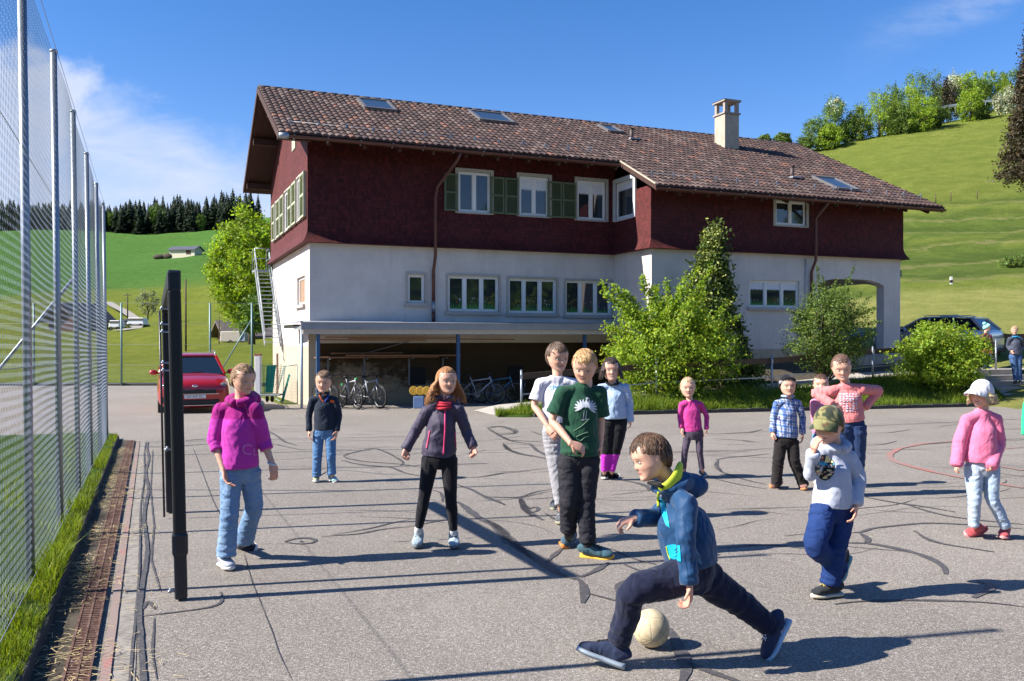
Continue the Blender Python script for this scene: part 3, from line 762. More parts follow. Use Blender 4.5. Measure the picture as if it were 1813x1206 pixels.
# ------------------------------------------------------------ house
def m_shingle():
    t=NT('red_shingles'); co=t.tc.outputs['Object']; s=t.sep(co)
    rot=t.vec(rot=(0,0,-TH)); r=t.sep(rot)
    z=t.math('MULTIPLY',s[2],1/.115); row=t.math('FLOOR',z); fz=t.math('FRACT',z)
    h=t.math('ADD',r[0],r[1]); h=t.math('MULTIPLY_ADD',row,.37,t.math('MULTIPLY',h,1/.075)); cell=t.math('FLOOR',h); fh=t.math('FRACT',h)
    wn=t.n.new('ShaderNodeTexWhiteNoise'); wn.noise_dimensions='2D'; t.L(t.comb(cell,row,0),wn.inputs['Vector'])
    n=t.noise(.8,5,.6)
    c=t.ramp(wn.outputs[0],[(0,(.046,.0062,.0062)),(.5,(.074,.0095,.0095)),(1,(.115,.017,.016))])
    c=t.mix(t.ramp(n,[(.4,0.0),(.75,.5)]),c,(.105,.024,.022))
    t.set(c,.75,0,.3)
    gap=t.math('MULTIPLY',t.ramp(fh,[(0,0.0),(.08,1.0)]),t.ramp(fz,[(0,1.0),(.9,.35),(1.0,0.0)]))
    gap=t.math('ADD',gap,t.math('MULTIPLY',wn.outputs[0],.35)); t.bump(gap,1.0,.03); return t.m
def m_stucco(name,c,stain=.5):
    t=NT(name); n=t.noise(1.1,6,.65); n2=t.noise(5,5,.7); z=t.sep(t.tc.outputs['Object'])[2]
    k=t.mix(t.ramp(n,[(.4,0.0),(.7,stain)]),c,tuple(x*.72 for x in c)); k=t.mix(t.ramp(n2,[(.5,0.0),(.75,stain*.5)]),k,tuple(x*.85 for x in c)); k=t.mix(t.ramp(t.noise(1.0,5,.7,t.vec(sc=(3.5,3.5,.35))),[(.52,0.0),(.75,stain)]),k,tuple(x*.70 for x in c))
    t.set(k,.92,0,.2); t.bump(t.noise(45,5,.75),.8,.02); return t.m
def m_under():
    t=NT('stained_shaded_under_wall'); n=t.noise(.9,6,.7,t.vec(sc=(1,1,1.4))); sx=t.sep(t.tc.outputs['Object']); z=t.math('ADD',sx[2],t.math('MULTIPLY',sx[0],.16))
    c=t.mix(t.ramp(t.math('MULTIPLY_ADD',z,.28,n),[(.70,0.0),(.86,.93)]),(.30,.235,.15),(.045,.028,.014))  # stains plus canopy shade painted into the colour, darker upwards and rightwards
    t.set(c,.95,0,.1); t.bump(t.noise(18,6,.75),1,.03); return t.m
B={}
B['shin']=m_shingle(); B['white']=m_stucco('white_render',(.66,.60,.55),.55); B['beige']=m_stucco('beige_render',(.50,.42,.31),.6)
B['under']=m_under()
B['fwhite']=plain('white_window_paint',(.74,.73,.70),.4,var=.06); B['sur']=plain('grey_surround',(.55,.55,.56),.7,var=.12)
B['frame_st']=plain('stone_surround',(.42,.38,.34),.85,var=.2,bump=.2)
def m_glass(name,c,rough=.03):
    t=NT(name); t.set(c,rough,0,.9); return t.m
B['glass']=m_glass('window_glass',(.022,.028,.032)); 
B['dark']=plain('dark_interior',(.012,.011,.010),.9)
B['shut']=plain('green_shutter_paint',(.105,.125,.062),.6,var=.2,scale=6)
B['shut_sunlit']=plain('sunlit_green_shutter_paint',(.42,.45,.32),.6,var=.2,scale=6)  # shutter green made paler, sunlight on the gable painted into the colour
B['brown']=plain('brown_gutter',(.115,.040,.028),.45,.1,var=.25,scale=10)
B['wood']=plain('dark_soffit_boards',(.055,.022,.016),.85,var=.35,scale=9,bump=.3)
B['grey']=plain('grey_metal_roofing',(.30,.31,.34),.5,.25,var=.15,scale=3)
B['blue']=plain('blue_post_paint',(.035,.10,.22),.45,.1,var=.35,scale=14)
B['lace']=plain('lace_curtain',(.70,.70,.74),.9,var=.15)
def m_tile():
    t=NT('roof_tiles'); a=t.attr('Col'); n=t.noise(1.2,5,.6); n2=t.noise(22,5,.7)
    c=t.mix(t.ramp(n,[(.4,0.0),(.7,.35)]),a,t.mix(1.0,a,(1.3,1.15,1.1),'MULTIPLY')); c=t.mix(t.ramp(n2,[(.58,0.0),(.74,.45)]),c,(.20,.16,.135))
    c=t.mix(t.ramp(n2,[(.25,.5),(.42,0.0)]),c,(.04,.03,.028))
    t.set(c,.8,0,.25); t.bump(t.noise(60,4,.7),.4,.006); return t.m
B['tile']=m_tile()
house=thing('farmhouse_school','long two storey house with white walls, dark red shingled upper floor and tiled roof','house',tuple(W(0,0,-2.05)))
Wd=8.7; L1=10.3; L2=20.8; PV=-2.4; ZB=2.82
def uz(px,py,v0):
    """hit of a picture ray on the plane v=v0 of the house"""
    d=Vector((px-CX,F,HY-py)); n=Vd; p0=W(0,v0,0); k=(p0-Vector((0,0,CAMZ))).dot(n)/d.dot(n); q=Vector((0,0,CAMZ))+d*k; l=BM.inverted()@q
    return l.x,l.z
def vz(px,py,u0):
    d=Vector((px-CX,F,HY-py)); n=U; p0=W(u0,0,0); k=(p0-Vector((0,0,CAMZ))).dot(n)/d.dot(n); q=Vector((0,0,CAMZ))+d*k; l=BM.inverted()@q
    return l.y,l.z
def rect(x0,y0,x1,y1,v0):
    a=uz(x0,(y0),v0); b=uz(x1,(y1),v0); ym=uz((x0+x1)/2,y0,v0)[1],uz((x0+x1)/2,y1,v0)[1]
    return a[0],ym[1],b[0],ym[0]
def wall(mb,u0,z0,u1,z1,holes,pl,mi=0,rev=.16,revmi=None,outn=-1):
    """pl(a,z,depth)->local point; holes (a0,z0,a1,z1)"""
    us=sorted({u0,u1,*[h[0] for h in holes],*[h[2] for h in holes]}); zs=sorted({z0,z1,*[h[1] for h in holes],*[h[3] for h in holes]})
    us=[u for u in us if u0<=u<=u1]; zs=[z for z in zs if z0<=z<=z1]
    for a,b in zip(us[:-1],us[1:]):
        for c,d in zip(zs[:-1],zs[1:]):
            m=((a+b)/2,(c+d)/2)
            if any(h[0]<m[0]<h[2] and h[1]<m[1]<h[3] for h in holes): continue
            mb.add([pl(a,c,0),pl(b,c,0),pl(b,d,0),pl(a,d,0)],[(0,1,2,3)],mi)
    for h in holes:
        c=[(h[0],h[1]),(h[2],h[1]),(h[2],h[3]),(h[0],h[3])]
        for i in range(4):
            p,q=c[i],c[(i+1)%4]; mb.add([pl(p[0],p[1],0),pl(q[0],q[1],0),pl(q[0],q[1],rev),pl(p[0],p[1],rev)],[(0,1,2,3)],mi if revmi is None else revmi)
# window boxes (pixels) -> local rectangles
low=[rect(722,486,752,537,0),rect(793,489,883,552,0),rect(900,493.5,985,555,0),rect(1001,497,1082,558,0)]
upw=[rect(810,306,867,377,0),rect(918,314,970,383,0),rect(1020,321.5,1070,390,0)]
plow=[rect(1327,497,1415,545,PV)]; pup=[rect(1370,357,1424,400,PV)]
va,za=vz(1093,360,L1); vb,_=vz(1125,360,L1); zt=vz(1109,321,L1)[1]; zb=vz(1109,386,L1)[1]
sidew=(min(va,vb),zb,max(va,vb),zt)
g1=vz(526,513,0)[0]; g0=vz(540,513,0)[0]; gl=(min(g0,g1),vz(533,540,0)[1],max(g0,g1),vz(533,490,0)[1])
pf=lambda v0,s=1:(lambda a,z,d:(a,v0+d,z))       # faces looking to -v
ps=lambda u0:(lambda a,z,d:(u0+d,a,z))           # faces looking to -u
ZG=-2.45
mb=MB(BM)
wall(mb,0,-.2,L1,ZB,low,pf(0)); 
wall(mb,L1,-1.2,17.0,ZB,plow,pf(PV))
wall(mb,PV,-2.3,0,ZB,[],ps(L1)); wall(mb,0,-.3,Wd,ZB,[gl],ps(0))
# arched porch at the right end: front, end wall, pillar
def arch(mb,pl,a0,a1,zs,zt,zlow,ztop,u0,u1,th):
    n=14; c=(a0+a1)/2
    def crown(a): 
        q=abs((a-c)/((a1-a0)/2)); return zs+(zt-zs)*(1-q**3.8)
    mbx=[a0+(a1-a0)*i/n for i in range(n+1)]
    if u0<a0: mb.add([pl(u0,zlow,0),pl(a0,zlow,0),pl(a0,ztop,0),pl(u0,ztop,0)],[(0,1,2,3)]); mb.add([pl(u0,zlow,th),pl(a0,zlow,th),pl(a0,ztop,th),pl(u0,ztop,th)],[(0,1,2,3)])
    if a1<u1: mb.add([pl(a1,zlow,0),pl(u1,zlow,0),pl(u1,ztop,0),pl(a1,ztop,0)],[(0,1,2,3)]); mb.add([pl(a1,zlow,th),pl(u1,zlow,th),pl(u1,ztop,th),pl(a1,ztop,th)],[(0,1,2,3)])
    for p,q in zip(mbx[:-1],mbx[1:]):
        zp,zq=crown(p),crown(q)
        for d in(0,th): mb.add([pl(p,zp,d),pl(q,zq,d),pl(q,ztop,d),pl(p,ztop,d)],[(0,1,2,3)])
        mb.add([pl(p,zp,0),pl(q,zq,0),pl(q,zq,th),pl(p,zp,th)],[(0,1,2,3)])
    for a in(a0,a1): mb.add([pl(a,zlow,0),pl(a,zs,0),pl(a,zs,th),pl(a,zlow,th)],[(0,1,2,3)])
arch(mb,pf(PV),17.0,20.02,1.82,2.03,-1.6,ZB,17.0,L2,.35)
arch(mb,lambda a,z,d:(L2-d,a,z),PV+.55,1.6,1.75,2.0,-1.6,ZB,PV+.002,2.2,.35)
mb.add([(17.0,PV+.35,-1.2),(17.0,2.2,-1.2),(17.0,2.2,ZB),(17.0,PV+.35,ZB)],[(0,1,2,3)])
mb.add([(17.0,2.2,-1.2),(L2,2.2,-1.2),(L2,2.2,ZB),(17.0,2.2,ZB)],[(0,1,2,3)])
mb.add([(17.0,PV,ZB-.02),(L2,PV,ZB-.02),(L2,2.2,ZB-.02),(17.0,2.2,ZB-.02)],[(0,1,2,3)])
mb.add([(L2,2.2,-2),(L2,Wd,-2),(L2,Wd,ZB),(L2,2.2,ZB)],[(0,1,2,3)]); mb.add([(0,Wd,ZG),(L2,Wd,ZG),(L2,Wd,6),(0,Wd,6)],[(0,1,2,3)])
mb.build('white_wall',B['white'],house,fix=False)
mb=MB(BM); mb.add([(17.0,PV+.3,-.55),(L2-.01,PV+.3,-.55),(L2-.01,2.2,-.55),(17.0,2.2,-.55)],[(0,1,2,3)]); mb.bb((16.9,PV-.35,-1.2),(L2+.1,PV+.3,-.52)); mb.bb((17.3,PV-.7,-1.3),(20.4,PV-.34,-.68)); mb.build('porch_floor',M['concrete'],house)
mb=MB(BM)
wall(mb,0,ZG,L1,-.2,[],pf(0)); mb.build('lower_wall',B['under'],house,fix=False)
mb=MB(BM); wall(mb,0,ZG,Wd,-.3,[],ps(-.004)); mb.build('plinth',B['beige'],house,fix=False)
mb=MB(BM); mb.bb((-.05,-.10,ZG),(.22,-.004,.1)); mb.build('corner_pier',B['beige'],house)
mb=MB(BM); mb.bb((L1+.01,PV-.03,-1.3),(17.0,PV+.05,-.42)); mb.build('plinth',B['beige'],house)
# shingle storey
RZ=8.45; SLP=.504
def rz(v): return RZ-SLP*abs(v-4.35)
def shing():
    mb=MB(BM); P=.07
    eave=rz(0)-.28
    wall(mb,-P,ZB+.42,L1,eave,upw,pf(-P),rev=.10); wall(mb,L1-P,ZB+.42,L2+P,rz(PV)-.22,pup,pf(PV-P),rev=.10)
    wall(mb,PV-P,ZB+.42,-P,rz(PV)-.25,[sidew],ps(L1-P),rev=.10); 
    # flared foot
    def flare(a,b):
        n=5
        for i in range(n):
            t0,t1=i/n,(i+1)/n; f=lambda t:(1-t)**2*.17
            yield t0,t1,f(t0),f(t1)
    for t0,t1,f0,f1 in flare(0,1):
        z0=ZB-.03+.45*t0; z1=ZB-.03+.45*t1
        mb.add([(-P-f0,-P-f0,z0),(L1-P-f0,-P-f0,z0),(L1-P-f1,-P-f1,z1),(-P-f1,-P-f1,z1)],[(0,1,2,3)])
        mb.add([(L1-P-f0,PV-P-f0,z0),(L2+P+f0,PV-P-f0,z0),(L2+P+f1,PV-P-f1,z1),(L1-P-f1,PV-P-f1,z1)],[(0,1,2,3)])
        mb.add([(L1-P-f0,PV-P-f0,z0),(L1-P-f0,-P-f0,z0),(L1-P-f1,-P-f1,z1),(L1-P-f1,PV-P-f1,z1)],[(0,1,2,3)])
        mb.add([(-P-f0,-P-f0,z0),(-P-f0,Wd+P,z0),(-P-f1,Wd+P,z1),(-P-f1,-P-f1,z1)],[(0,1,2,3)])
        mb.add([(L2+P+f0,PV-P-f0,z0),(L2+P+f0,Wd+P,z0),(L2+P+f1,Wd+P,z1),(L2+P+f1,PV-P-f1,z1)],[(0,1,2,3)])
    e=.17; mb.add([(-P-e,-P-e,ZB-.03),(L1-P-e,-P-e,ZB-.03),(L1,.0,ZB-.03),(0,0,ZB-.03)],[(0,1,2,3)])
    mb.add([(-P-e,-P-e,ZB-.03),(-P-e,Wd,ZB-.03),(0,Wd,ZB-.03),(0,0,ZB-.03)],[(0,1,2,3)])
    mb.add([(L1-P-e,PV-P-e,ZB-.03),(L2+P+e,PV-P-e,ZB-.03),(L2,PV,ZB-.03),(L1,PV,ZB-.03)],[(0,1,2,3)])
    mb.add([(L1-P-e,PV-P-e,ZB-.03),(L1-P-e,-P-e,ZB-.03),(L1,0,ZB-.03),(L1,PV,ZB-.03)],[(0,1,2,3)])
    # gable ends
    for u in(-P,L2+P):
        v0=-P if u<0 else PV-P
        mb.add([(u,v0,ZB+.4),(u,Wd+P,ZB+.4),(u,Wd+P,rz(Wd)-.28),(u,4.35,RZ-.28),(u,v0,rz(v0)-.28)],[(0,1,2,3,4)])
    mb.build('shingle_wall',B['shin'],house,fix=False)
shing()
# roof
def roof():
    du=.2; ds=.345; L=math.hypot(1,SLP)
    V=[];Fq=[];C=[]
    def patch(u0,u1,s0,s1,seed):
        nu=int(round((u1-u0)/du)); n0=0; k=6
        us=np.array([u0+(i+j/k)*(u1-u0)/nu for i in range(nu) for j in range(k)]+[u1]); ph=np.array([j/k for i in range(nu) for j in range(k)]+[0])
        tile=np.array([i for i in range(nu) for j in range(k)]+[nu-1])
        prof=.042*(np.abs(np.sin(np.pi*ph))**.75)
        rows=int(round((s1-s0)/ds)); r=np.random.default_rng(seed)
        for ri in range(rows):
            sa=s0+ri*(s1-s0)/rows; sb=s0+(ri+1)*(s1-s0)/rows
            rc=r.uniform(0,1,(nu,)); lift=r.uniform(0,.008,nu)
            cols=np.where(rc[:,None]<.05,np.array([[.17,.085,.06]]),np.where(rc[:,None]<.5,np.array([[.085,.054,.046]]),np.where(rc[:,None]<.85,np.array([[.062,.043,.039]]),np.array([[.13,.092,.078]]))))
            base=len(V)
            for e,(s,h0) in enumerate(((sa-.03,.0),(sb-.012,.030),(sb,.004))):
                for q in range(len(us)):
                    sl=s/L; v=4.35-sl; z=RZ-SLP*sl; hh=(prof[q]+h0+lift[tile[q]]) if e<2 else (prof[q]*.3-.012)
                    V.append((us[q],v-hh*SLP/L,z+hh/L)); C.append(cols[tile[q]])
            n=len(us)
            for e in range(2):
                for q in range(n-1): Fq.append((base+e*n+q,base+e*n+q+1,base+(e+1)*n+q+1,base+(e+1)*n+q))
    S1=(4.35+1.0)*L; S2=(4.35+3.2)*L
    patch(-1.0,22.0,.0,S1,1); patch(10.0,22.0,S1-.0,S2,2)
    P=np.array([tuple(BM@Vector(v)) for v in V])
    rf=npmesh('roof',P,Fq,B['tile'],house,colors=np.array(C),smooth=False)
    # slab, soffit, rear slope
    mb=MB(BM)
    def slab(u0,u1,v0,v1,t=.14,off=.03):
        a=[(u,v,rz(v)-off) for u,v in((u0,v0),(u1,v0),(u1,v1),(u0,v1))]; b=[(x,y,z-t) for x,y,z in a]
        mb.add(a+b,[(0,1,2,3),(7,6,5,4),(0,4,5,1),(1,5,6,2),(2,6,7,3),(3,7,4,0)])
    slab(-1.0,22.0,-1.0,4.35); slab(10.0,22.0,-3.18,-1.0); slab(-1.0,22.0,4.35,9.6,off=-.02)
    mb.build('soffit',B['wood'],house)
    # rafters / purlins under the gable overhangs
    for v in(-.2,2.2,4.35,6.5,8.9):
        for ua,ub in((-.95,.0),(L2,21.9)):
            mb=MB(BM); z=rz(v)-.30; mb.bb((ua,v-.09,z-.12),(ub,v+.09,z+.10)); mb.build('purlin',B['wood'],house)
    mb=MB(BM)
    for u in np.arange(-.9,0,.13):
        mb.bar((u,-.9,rz(-.9)-.20),(u,4.3,rz(4.3)-.20),.02,.025); mb.bar((u,9.5,rz(9.5)-.19),(u,4.4,rz(4.4)-.19),.02,.025)
    mb.build('soffit_boards',B['wood'],house)
    for u in np.arange(.4,21.8,1.05):
        mb=MB(BM); v=-.95 if u<10 else -3.1; mb.bar((u,v,rz(v)-.23),(u,v+1.0,rz(v+1.0)-.23),.09,.12); mb.build('rafter_tail',B['wood'],house)
    # verge boards
    mb=MB(BM)
    for u in(-1.02,22.02):
        vv=-1.0 if u<0 else -3.2
        mb=MB(BM); mb.bar((u,vv,rz(vv)-.09),(u,4.35,RZ-.09),.03,.20); mb.build('verge_board',B['wood'],house); mb=MB(BM); mb.bar((u,9.6,rz(9.6)-.06),(u,4.35,RZ-.06),.03,.20); mb.build('verge_board',B['wood'],house)
    mb=MB(BM); mb.bar((9.97,-3.2,rz(-3.2)-.05),(9.97,-1.0,rz(-1.0)-.05),.03,.16)
    mb.build('verge_board',B['wood'],house)
    mb=MB(BM); mb.bar((9.95,-3.2,rz(-3.2)+.05),(9.95,-1.0,rz(-1.0)+.05),.05,.03); mb.build('verge_flashing',plain('pale_flashing',(.55,.45,.33),.6),house)
    # ridge caps
    mb=MB(BM); 
    for i in range(60):
        u=-1+23*i/60; mb.tube([(u,4.35,RZ+.0),(u+.40,4.35,RZ+.012)],[.085,.075],8)
    mb.build('ridge_cap',plain('ridge_tile',(.075,.05,.045),.8,var=.4,scale=4),house)
    # gutters
    for u0,u1,v in((-1.0,9.9,-1.08),(9.95,22.0,-3.28)):
        z=rz(v+.08)-.08; mb=MB(BM); n=8; vs=[];fs=[]
        for e,u in enumerate((u0,u1)):
            for r in(.075,.068):
                for k in range(n+1):
                    a=math.pi+math.pi*k/n; vs.append((u,v+r*math.cos(a),z+r*math.sin(a)))
        m=n+1
        for k in range(n):
            fs.append((k,k+1,2*m+k+1,2*m+k)); fs.append((m+k,m+k+1,3*m+k+1,3*m+k))
        mb.add(vs,fs); mb.bb((u0,v+.08,z-.07),(u1,v+.11,z+.03)); mb.build('gutter',B['brown'],house)
        mb=MB(BM)
        for u in np.arange(u0+.4,u1,.95): mb.bar((u,v-.085,z+.01),(u+.0,v+.09,z-.10),.03,.012)
        mb.build('gutter_bracket',M['galv'],house)
    mb=MB(BM); mb.tube([(-1.02,-1.08,rz(-1)-.10),(-.75,-1.08,rz(-1)-.10)],.082,10); mb.build('gutter_end',M['galv'],house)
    # snow guards
    for u0,u1,vr in((-.6,10,-.25),(10.3,21.8,-2.4)):
        n=0
        for u in np.arange(u0,u1,.82):
            mb=MB(BM); z=rz(vr)+.03; mb.bar((u,vr,z),(u,vr-.02,z+.20),.03,.012); mb.bar((u,vr-.02,z+.19),(u,vr+.16,z+.07),.02,.01); mb.bar((u-.05,vr-.015,z+.1),(u+.05,vr-.015,z+.1),.012,.012); mb.build('snow_guard',M['galv'],house)
        mb=MB(BM); mb.tube([(u0,vr-.015,rz(vr)+.14),(u1,vr-.015,rz(vr)+.14)],.006,5); mb.build('snow_rail',M['galv'],house)
    return rf
roof_o=roof()
def rh(px,py,off=0):
    d=Vector((px-CX,F,HY-py)); o=Vector((0,0,CAMZ)); bi=BM.inverted(); lo=bi@o; ld=bi.to_3x3()@d
    # plane z = RZ - SLP*(4.35-v)
    k=((RZ+off-SLP*4.35)+SLP*lo.y-lo.z)/(ld.z-SLP*ld.y); return lo+ld*k
# skylights
sg=m_glass('skylight_glass',(.03,.05,.08),.25)
for (x0,y0,x1,y1) in((633,183,700,198),(834,205,905,219),(1068,228,1092,237),(1456,321,1500,338)):
    a=rh(x0,(y0+y1)/2); b=rh(x1,(y0+y1)/2); t=rh((x0+x1)/2,y0); c=rh((x0+x1)/2,y1)
    u0,u1=a.x,b.x; hw=max(.3,(u1-u0)*.36); um=(u0+u1)/2; v1=t.y; v0=c.y
    if v1-v0<.5: v0=v1-.7
    n=Vector((0,-SLP,1)).normalized()
    def q(u,v,h): 
        p=Vector((u,v,rz(v)))+n*h; return p
    mb=MB(BM)
    A=um-hw; Bb=um+hw
    for p,r in(((A,v0),(Bb,v0)),((Bb,v0),(Bb,v1)),((Bb,v1),(A,v1)),((A,v1),(A,v0))):
        mb.bar(q(p[0],p[1],.09),q(r[0],r[1],.09),.09,.10,up=n)
    fr=mb.build('skylight',plain('skylight_frame',(.16,.15,.15),.5,.3),house)
    mb=MB(BM); mb.add([q(A,v0,.11),q(Bb,v0,.11),q(Bb,v1,.11),q(A,v1,.11)],[(0,1,2,3)]); mb.build('pane',sg,fr)
for (x,y0,y1) in((1118,228,248),(1402,296,316)):
    p=rh(x,y1); mb=MB(BM); mb.tube([p-Vector((0,0,.1)),p+Vector((0,0,.42 if x<1200 else .40))],.075,10); mb.disc((p.x,p.y,p.z+.42),.10,'z',.03); mb.build('vent_pipe',plain('vent_pipe',(.07,.045,.04),.6),house)
    mb=MB(BM); n=Vector((0,-SLP,1)).normalized(); mb.box((p.x,p.y-.08,p.z+.0),(.4,.4,.05),None); mb.build('vent_flashing',plain('vent_flashing',(.4,.4,.42),.5,.3),house)
def chimney():
    p=rh(1295,266); c=Vector((p.x,p.y+.32,0)); w=.34; zb=rz(c.y)-.5; zt=9.42
    mb=MB(BM); mb.bb((c.x-w,c.y-w,zb),(c.x+w,c.y+w,zt-.62)); ch=mb.build('chimney',plain('chimney_render',(.42,.36,.28),.9,var=.25,scale=4,bump=.5),house,bev=.01)
    mb=MB(BM); mb.bb((c.x-w-.05,c.y-w-.05,zt-.62),(c.x+w+.05,c.y+w+.05,zt-.56)); 
    for i in(-1,1):
        for j in(-1,1): mb.box((c.x+i*(w-.07),c.y+j*(w-.07),zt-.35),(.13,.13,.44))
    mb.bb((c.x-.04,c.y-.04,zt-.57),(c.x+.04,c.y+.04,zt-.13))
    mb.bb((c.x-w-.06,c.y-w-.06,zt-.13),(c.x+w+.06,c.y+w+.06,zt-.06)); mb.build('chimney_cowl',plain('cowl',(.33,.28,.24),.85),ch)
    mb=MB(BM); mb.add([(c.x-w-.08,c.y-w-.08,zt-.06),(c.x+w+.08,c.y-w-.08,zt-.06),(c.x+w+.08,c.y+w+.08,zt-.06),(c.x-w-.08,c.y+w+.08,zt-.06),(c.x,c.y,zt+.05)],[(0,1,4),(1,2,4),(2,3,4),(3,0,4),(3,2,1,0)]); mb.build('cap',plain('cap_slab',(.2,.19,.2),.7),ch)
chimney()
# windows
def window(h,pl,panes,surround=None,sill=True,curtain=None,flowers=False,rev=.12,parent=house,sw=.05,gl=None):
    """pl(a,z,d): local point at depth d behind the wall face"""
    a0,z0,a1,z1=h
    def bx(mb,a,b,c,d,e,f): # a..b horizontally, c..d vertical, e..f depth
        ps_=[pl(x,z,dd) for x in(a,b) for z in(c,d) for dd in(e,f)]
        xs=[p[0] for p in ps_]; ys=[p[1] for p in ps_]; zs=[p[2] for p in ps_]; mb.bb((min(xs),min(ys),min(zs)),(max(xs),max(ys),max(zs)))
    mb=MB(BM); fw=.055
    bx(mb,a0,a1,z0,z0+fw,rev-.05,rev+.0); bx(mb,a0,a1,z1-fw,z1,rev-.05,rev); bx(mb,a0,a0+fw,z0+fw,z1-fw,rev-.05,rev); bx(mb,a1-fw,a1,z0+fw,z1-fw,rev-.05,rev)
    edges=[a0+(a1-a0)*i/panes for i in range(1,panes)]
    for e in edges: bx(mb,e-.045,e+.045,z0+fw,z1-fw,rev-.065,rev+.0)
    wn=mb.build('window',B['fwhite'],parent)
    xs=[a0+fw]+[q for e in edges for q in(e-.045,e+.045)]+[a1-fw]
    for i in range(panes):
        mb=MB(BM); bx(mb,xs[2*i],xs[2*i+1],z0+fw,z1-fw,rev-.022,rev-.016); g=mb.build('pane',gl or B['glass'],wn)
        # thin inner sash frame
        mb=MB(BM); A,Bq=xs[2*i],xs[2*i+1]
        bx(mb,A,A+.03,z0+fw,z1-fw,rev-.045,rev-.024); bx(mb,Bq-.03,Bq,z0+fw,z1-fw,rev-.045,rev-.024); bx(mb,A+.03,Bq-.03,z0+fw,z0+fw+.03,rev-.045,rev-.024); bx(mb,A+.03,Bq-.03,z1-fw-.03,z1-fw,rev-.045,rev-.024)
        mb.build('sash',B['fwhite'],wn)
        if curtain:
            mb=MB(BM); n=16; vs=[];fs=[];hh=(z1-z0)*curtain
            for k in range(n+1):
                a=A+.03+(Bq-A-.06)*k/n; zb_=z1-fw-hh*(1.0 if k%2 else .82)
                vs+=[pl(a,z1-fw,rev-.0235),pl(a,zb_,rev-.0235)]
                if k: fs.append((2*k-2,2*k-1,2*k+1,2*k))
            mb.add(vs,fs); mb.build('lace_curtain',B['lace'],wn,fix=False)
        if flowers: flowerdecal(pl,A+.02,Bq-.02,z0+fw+.02,(z1-z0)*.34,rev-.0238,wn)
    if surround:
        mb=MB(BM); s=surround
        bx(mb,a0-s,a0,z0-s*.4,z1+s,-.035,.03); bx(mb,a1,a1+s,z0-s*.4,z1+s,-.035,.03); bx(mb,a0,a1,z1,z1+s,-.035,.03); 
        if not sill: bx(mb,a0,a1,z0-s*.5,z0,-.035,.03)
        mb.build('surround',B['sur'] if s>.1 else B['frame_st'],wn)
    if sill:
        mb=MB(BM); bx(mb,a0-.1,a1+.1,z0-.10,z0-.0,-.09,.08); mb.build('sill',B['frame_st'],wn)
    mb=MB(BM); bx(mb,a0,a1,z0,z1,rev+.02,rev+.03); mb.build('dark_room',B['dark'],wn)
    return wn
petal=[plain('sticker_'+k,c,.6) for k,c in(('red',(.55,.06,.03)),('orange',(.7,.25,.04)),('white',(.7,.7,.75)),('pink',(.6,.25,.35)),('blue',(.15,.4,.55)))]; stk=plain('sticker_green',(.06,.28,.06),.6)
def flowerdecal(pl,a0,a1,z0,h,d,par):
    r=random.Random(int(a0*1000)); mb=MB(BM); gv=[]
    n=int((a1-a0)/.035)
    for i in range(n): # leaves
        a=a0+(a1-a0)*(i+.5)/n; hh=h*r.uniform(.25,.75); w=.014; l=r.uniform(-.03,.03)
        dd=d-.0006*(i%3)
        mb.add([pl(max(a0,a-w),z0,dd),pl(min(a1,a+w),z0,dd),pl(min(a1,max(a0,a+l)),z0+hh,dd)],[(0,1,2)],0)
    for i in range(max(2,n//3)):
        a=r.uniform(a0+.03,a1-.03); z=z0+h*r.uniform(.45,.95); s=r.uniform(.014,.024); mi=r.randint(1,5); dd=d-.003
        mb.add([pl(a+s*math.cos(k*math.pi/4)*(1 if k%2 else .6),z+s*math.sin(k*math.pi/4),dd) for k in range(8)],[tuple(range(8))],mi)
        mb.add([pl(a-.003,z0,dd+.001),pl(a+.003,z0,dd+.001),pl(a+.003,z,dd+.001),pl(a-.003,z,dd+.001)],[(0,1,2,3)],0)
    mb.build('flower_stickers',[stk]+petal,par,fix=False)
PF0=lambda a,z,d:(a,0+d,z); PFP=lambda a,z,d:(a,PV+d,z); PFS=lambda a,z,d:(a,-.07+d,z); PFPS=lambda a,z,d:(a,PV-.07+d,z)
window(low[0],PF0,1,.06); 
for h in low[1:]: window(h,PF0,3,.06,flowers=True)
window(plow[0],PFP,3,.0,flowers=True,curtain=.3)
def inset(h,s): return (h[0]+s,h[1]+s*.4,h[2]-s,h[3]-s)
for i,h in enumerate(upw): window(h,PFS,2,.10,sill=False,curtain=None if i==0 else .32,rev=.09)
window(pup[0],PFPS,2,.10,sill=False,rev=.09)
window(sidew,lambda a,z,d:(L1-.07+d,a,z),1,.14,sill=False,rev=.09,curtain=.2)
window(gl,lambda a,z,d:(d,a,z),1,.0,gl=plain('boarded',(.30,.19,.12),.7))
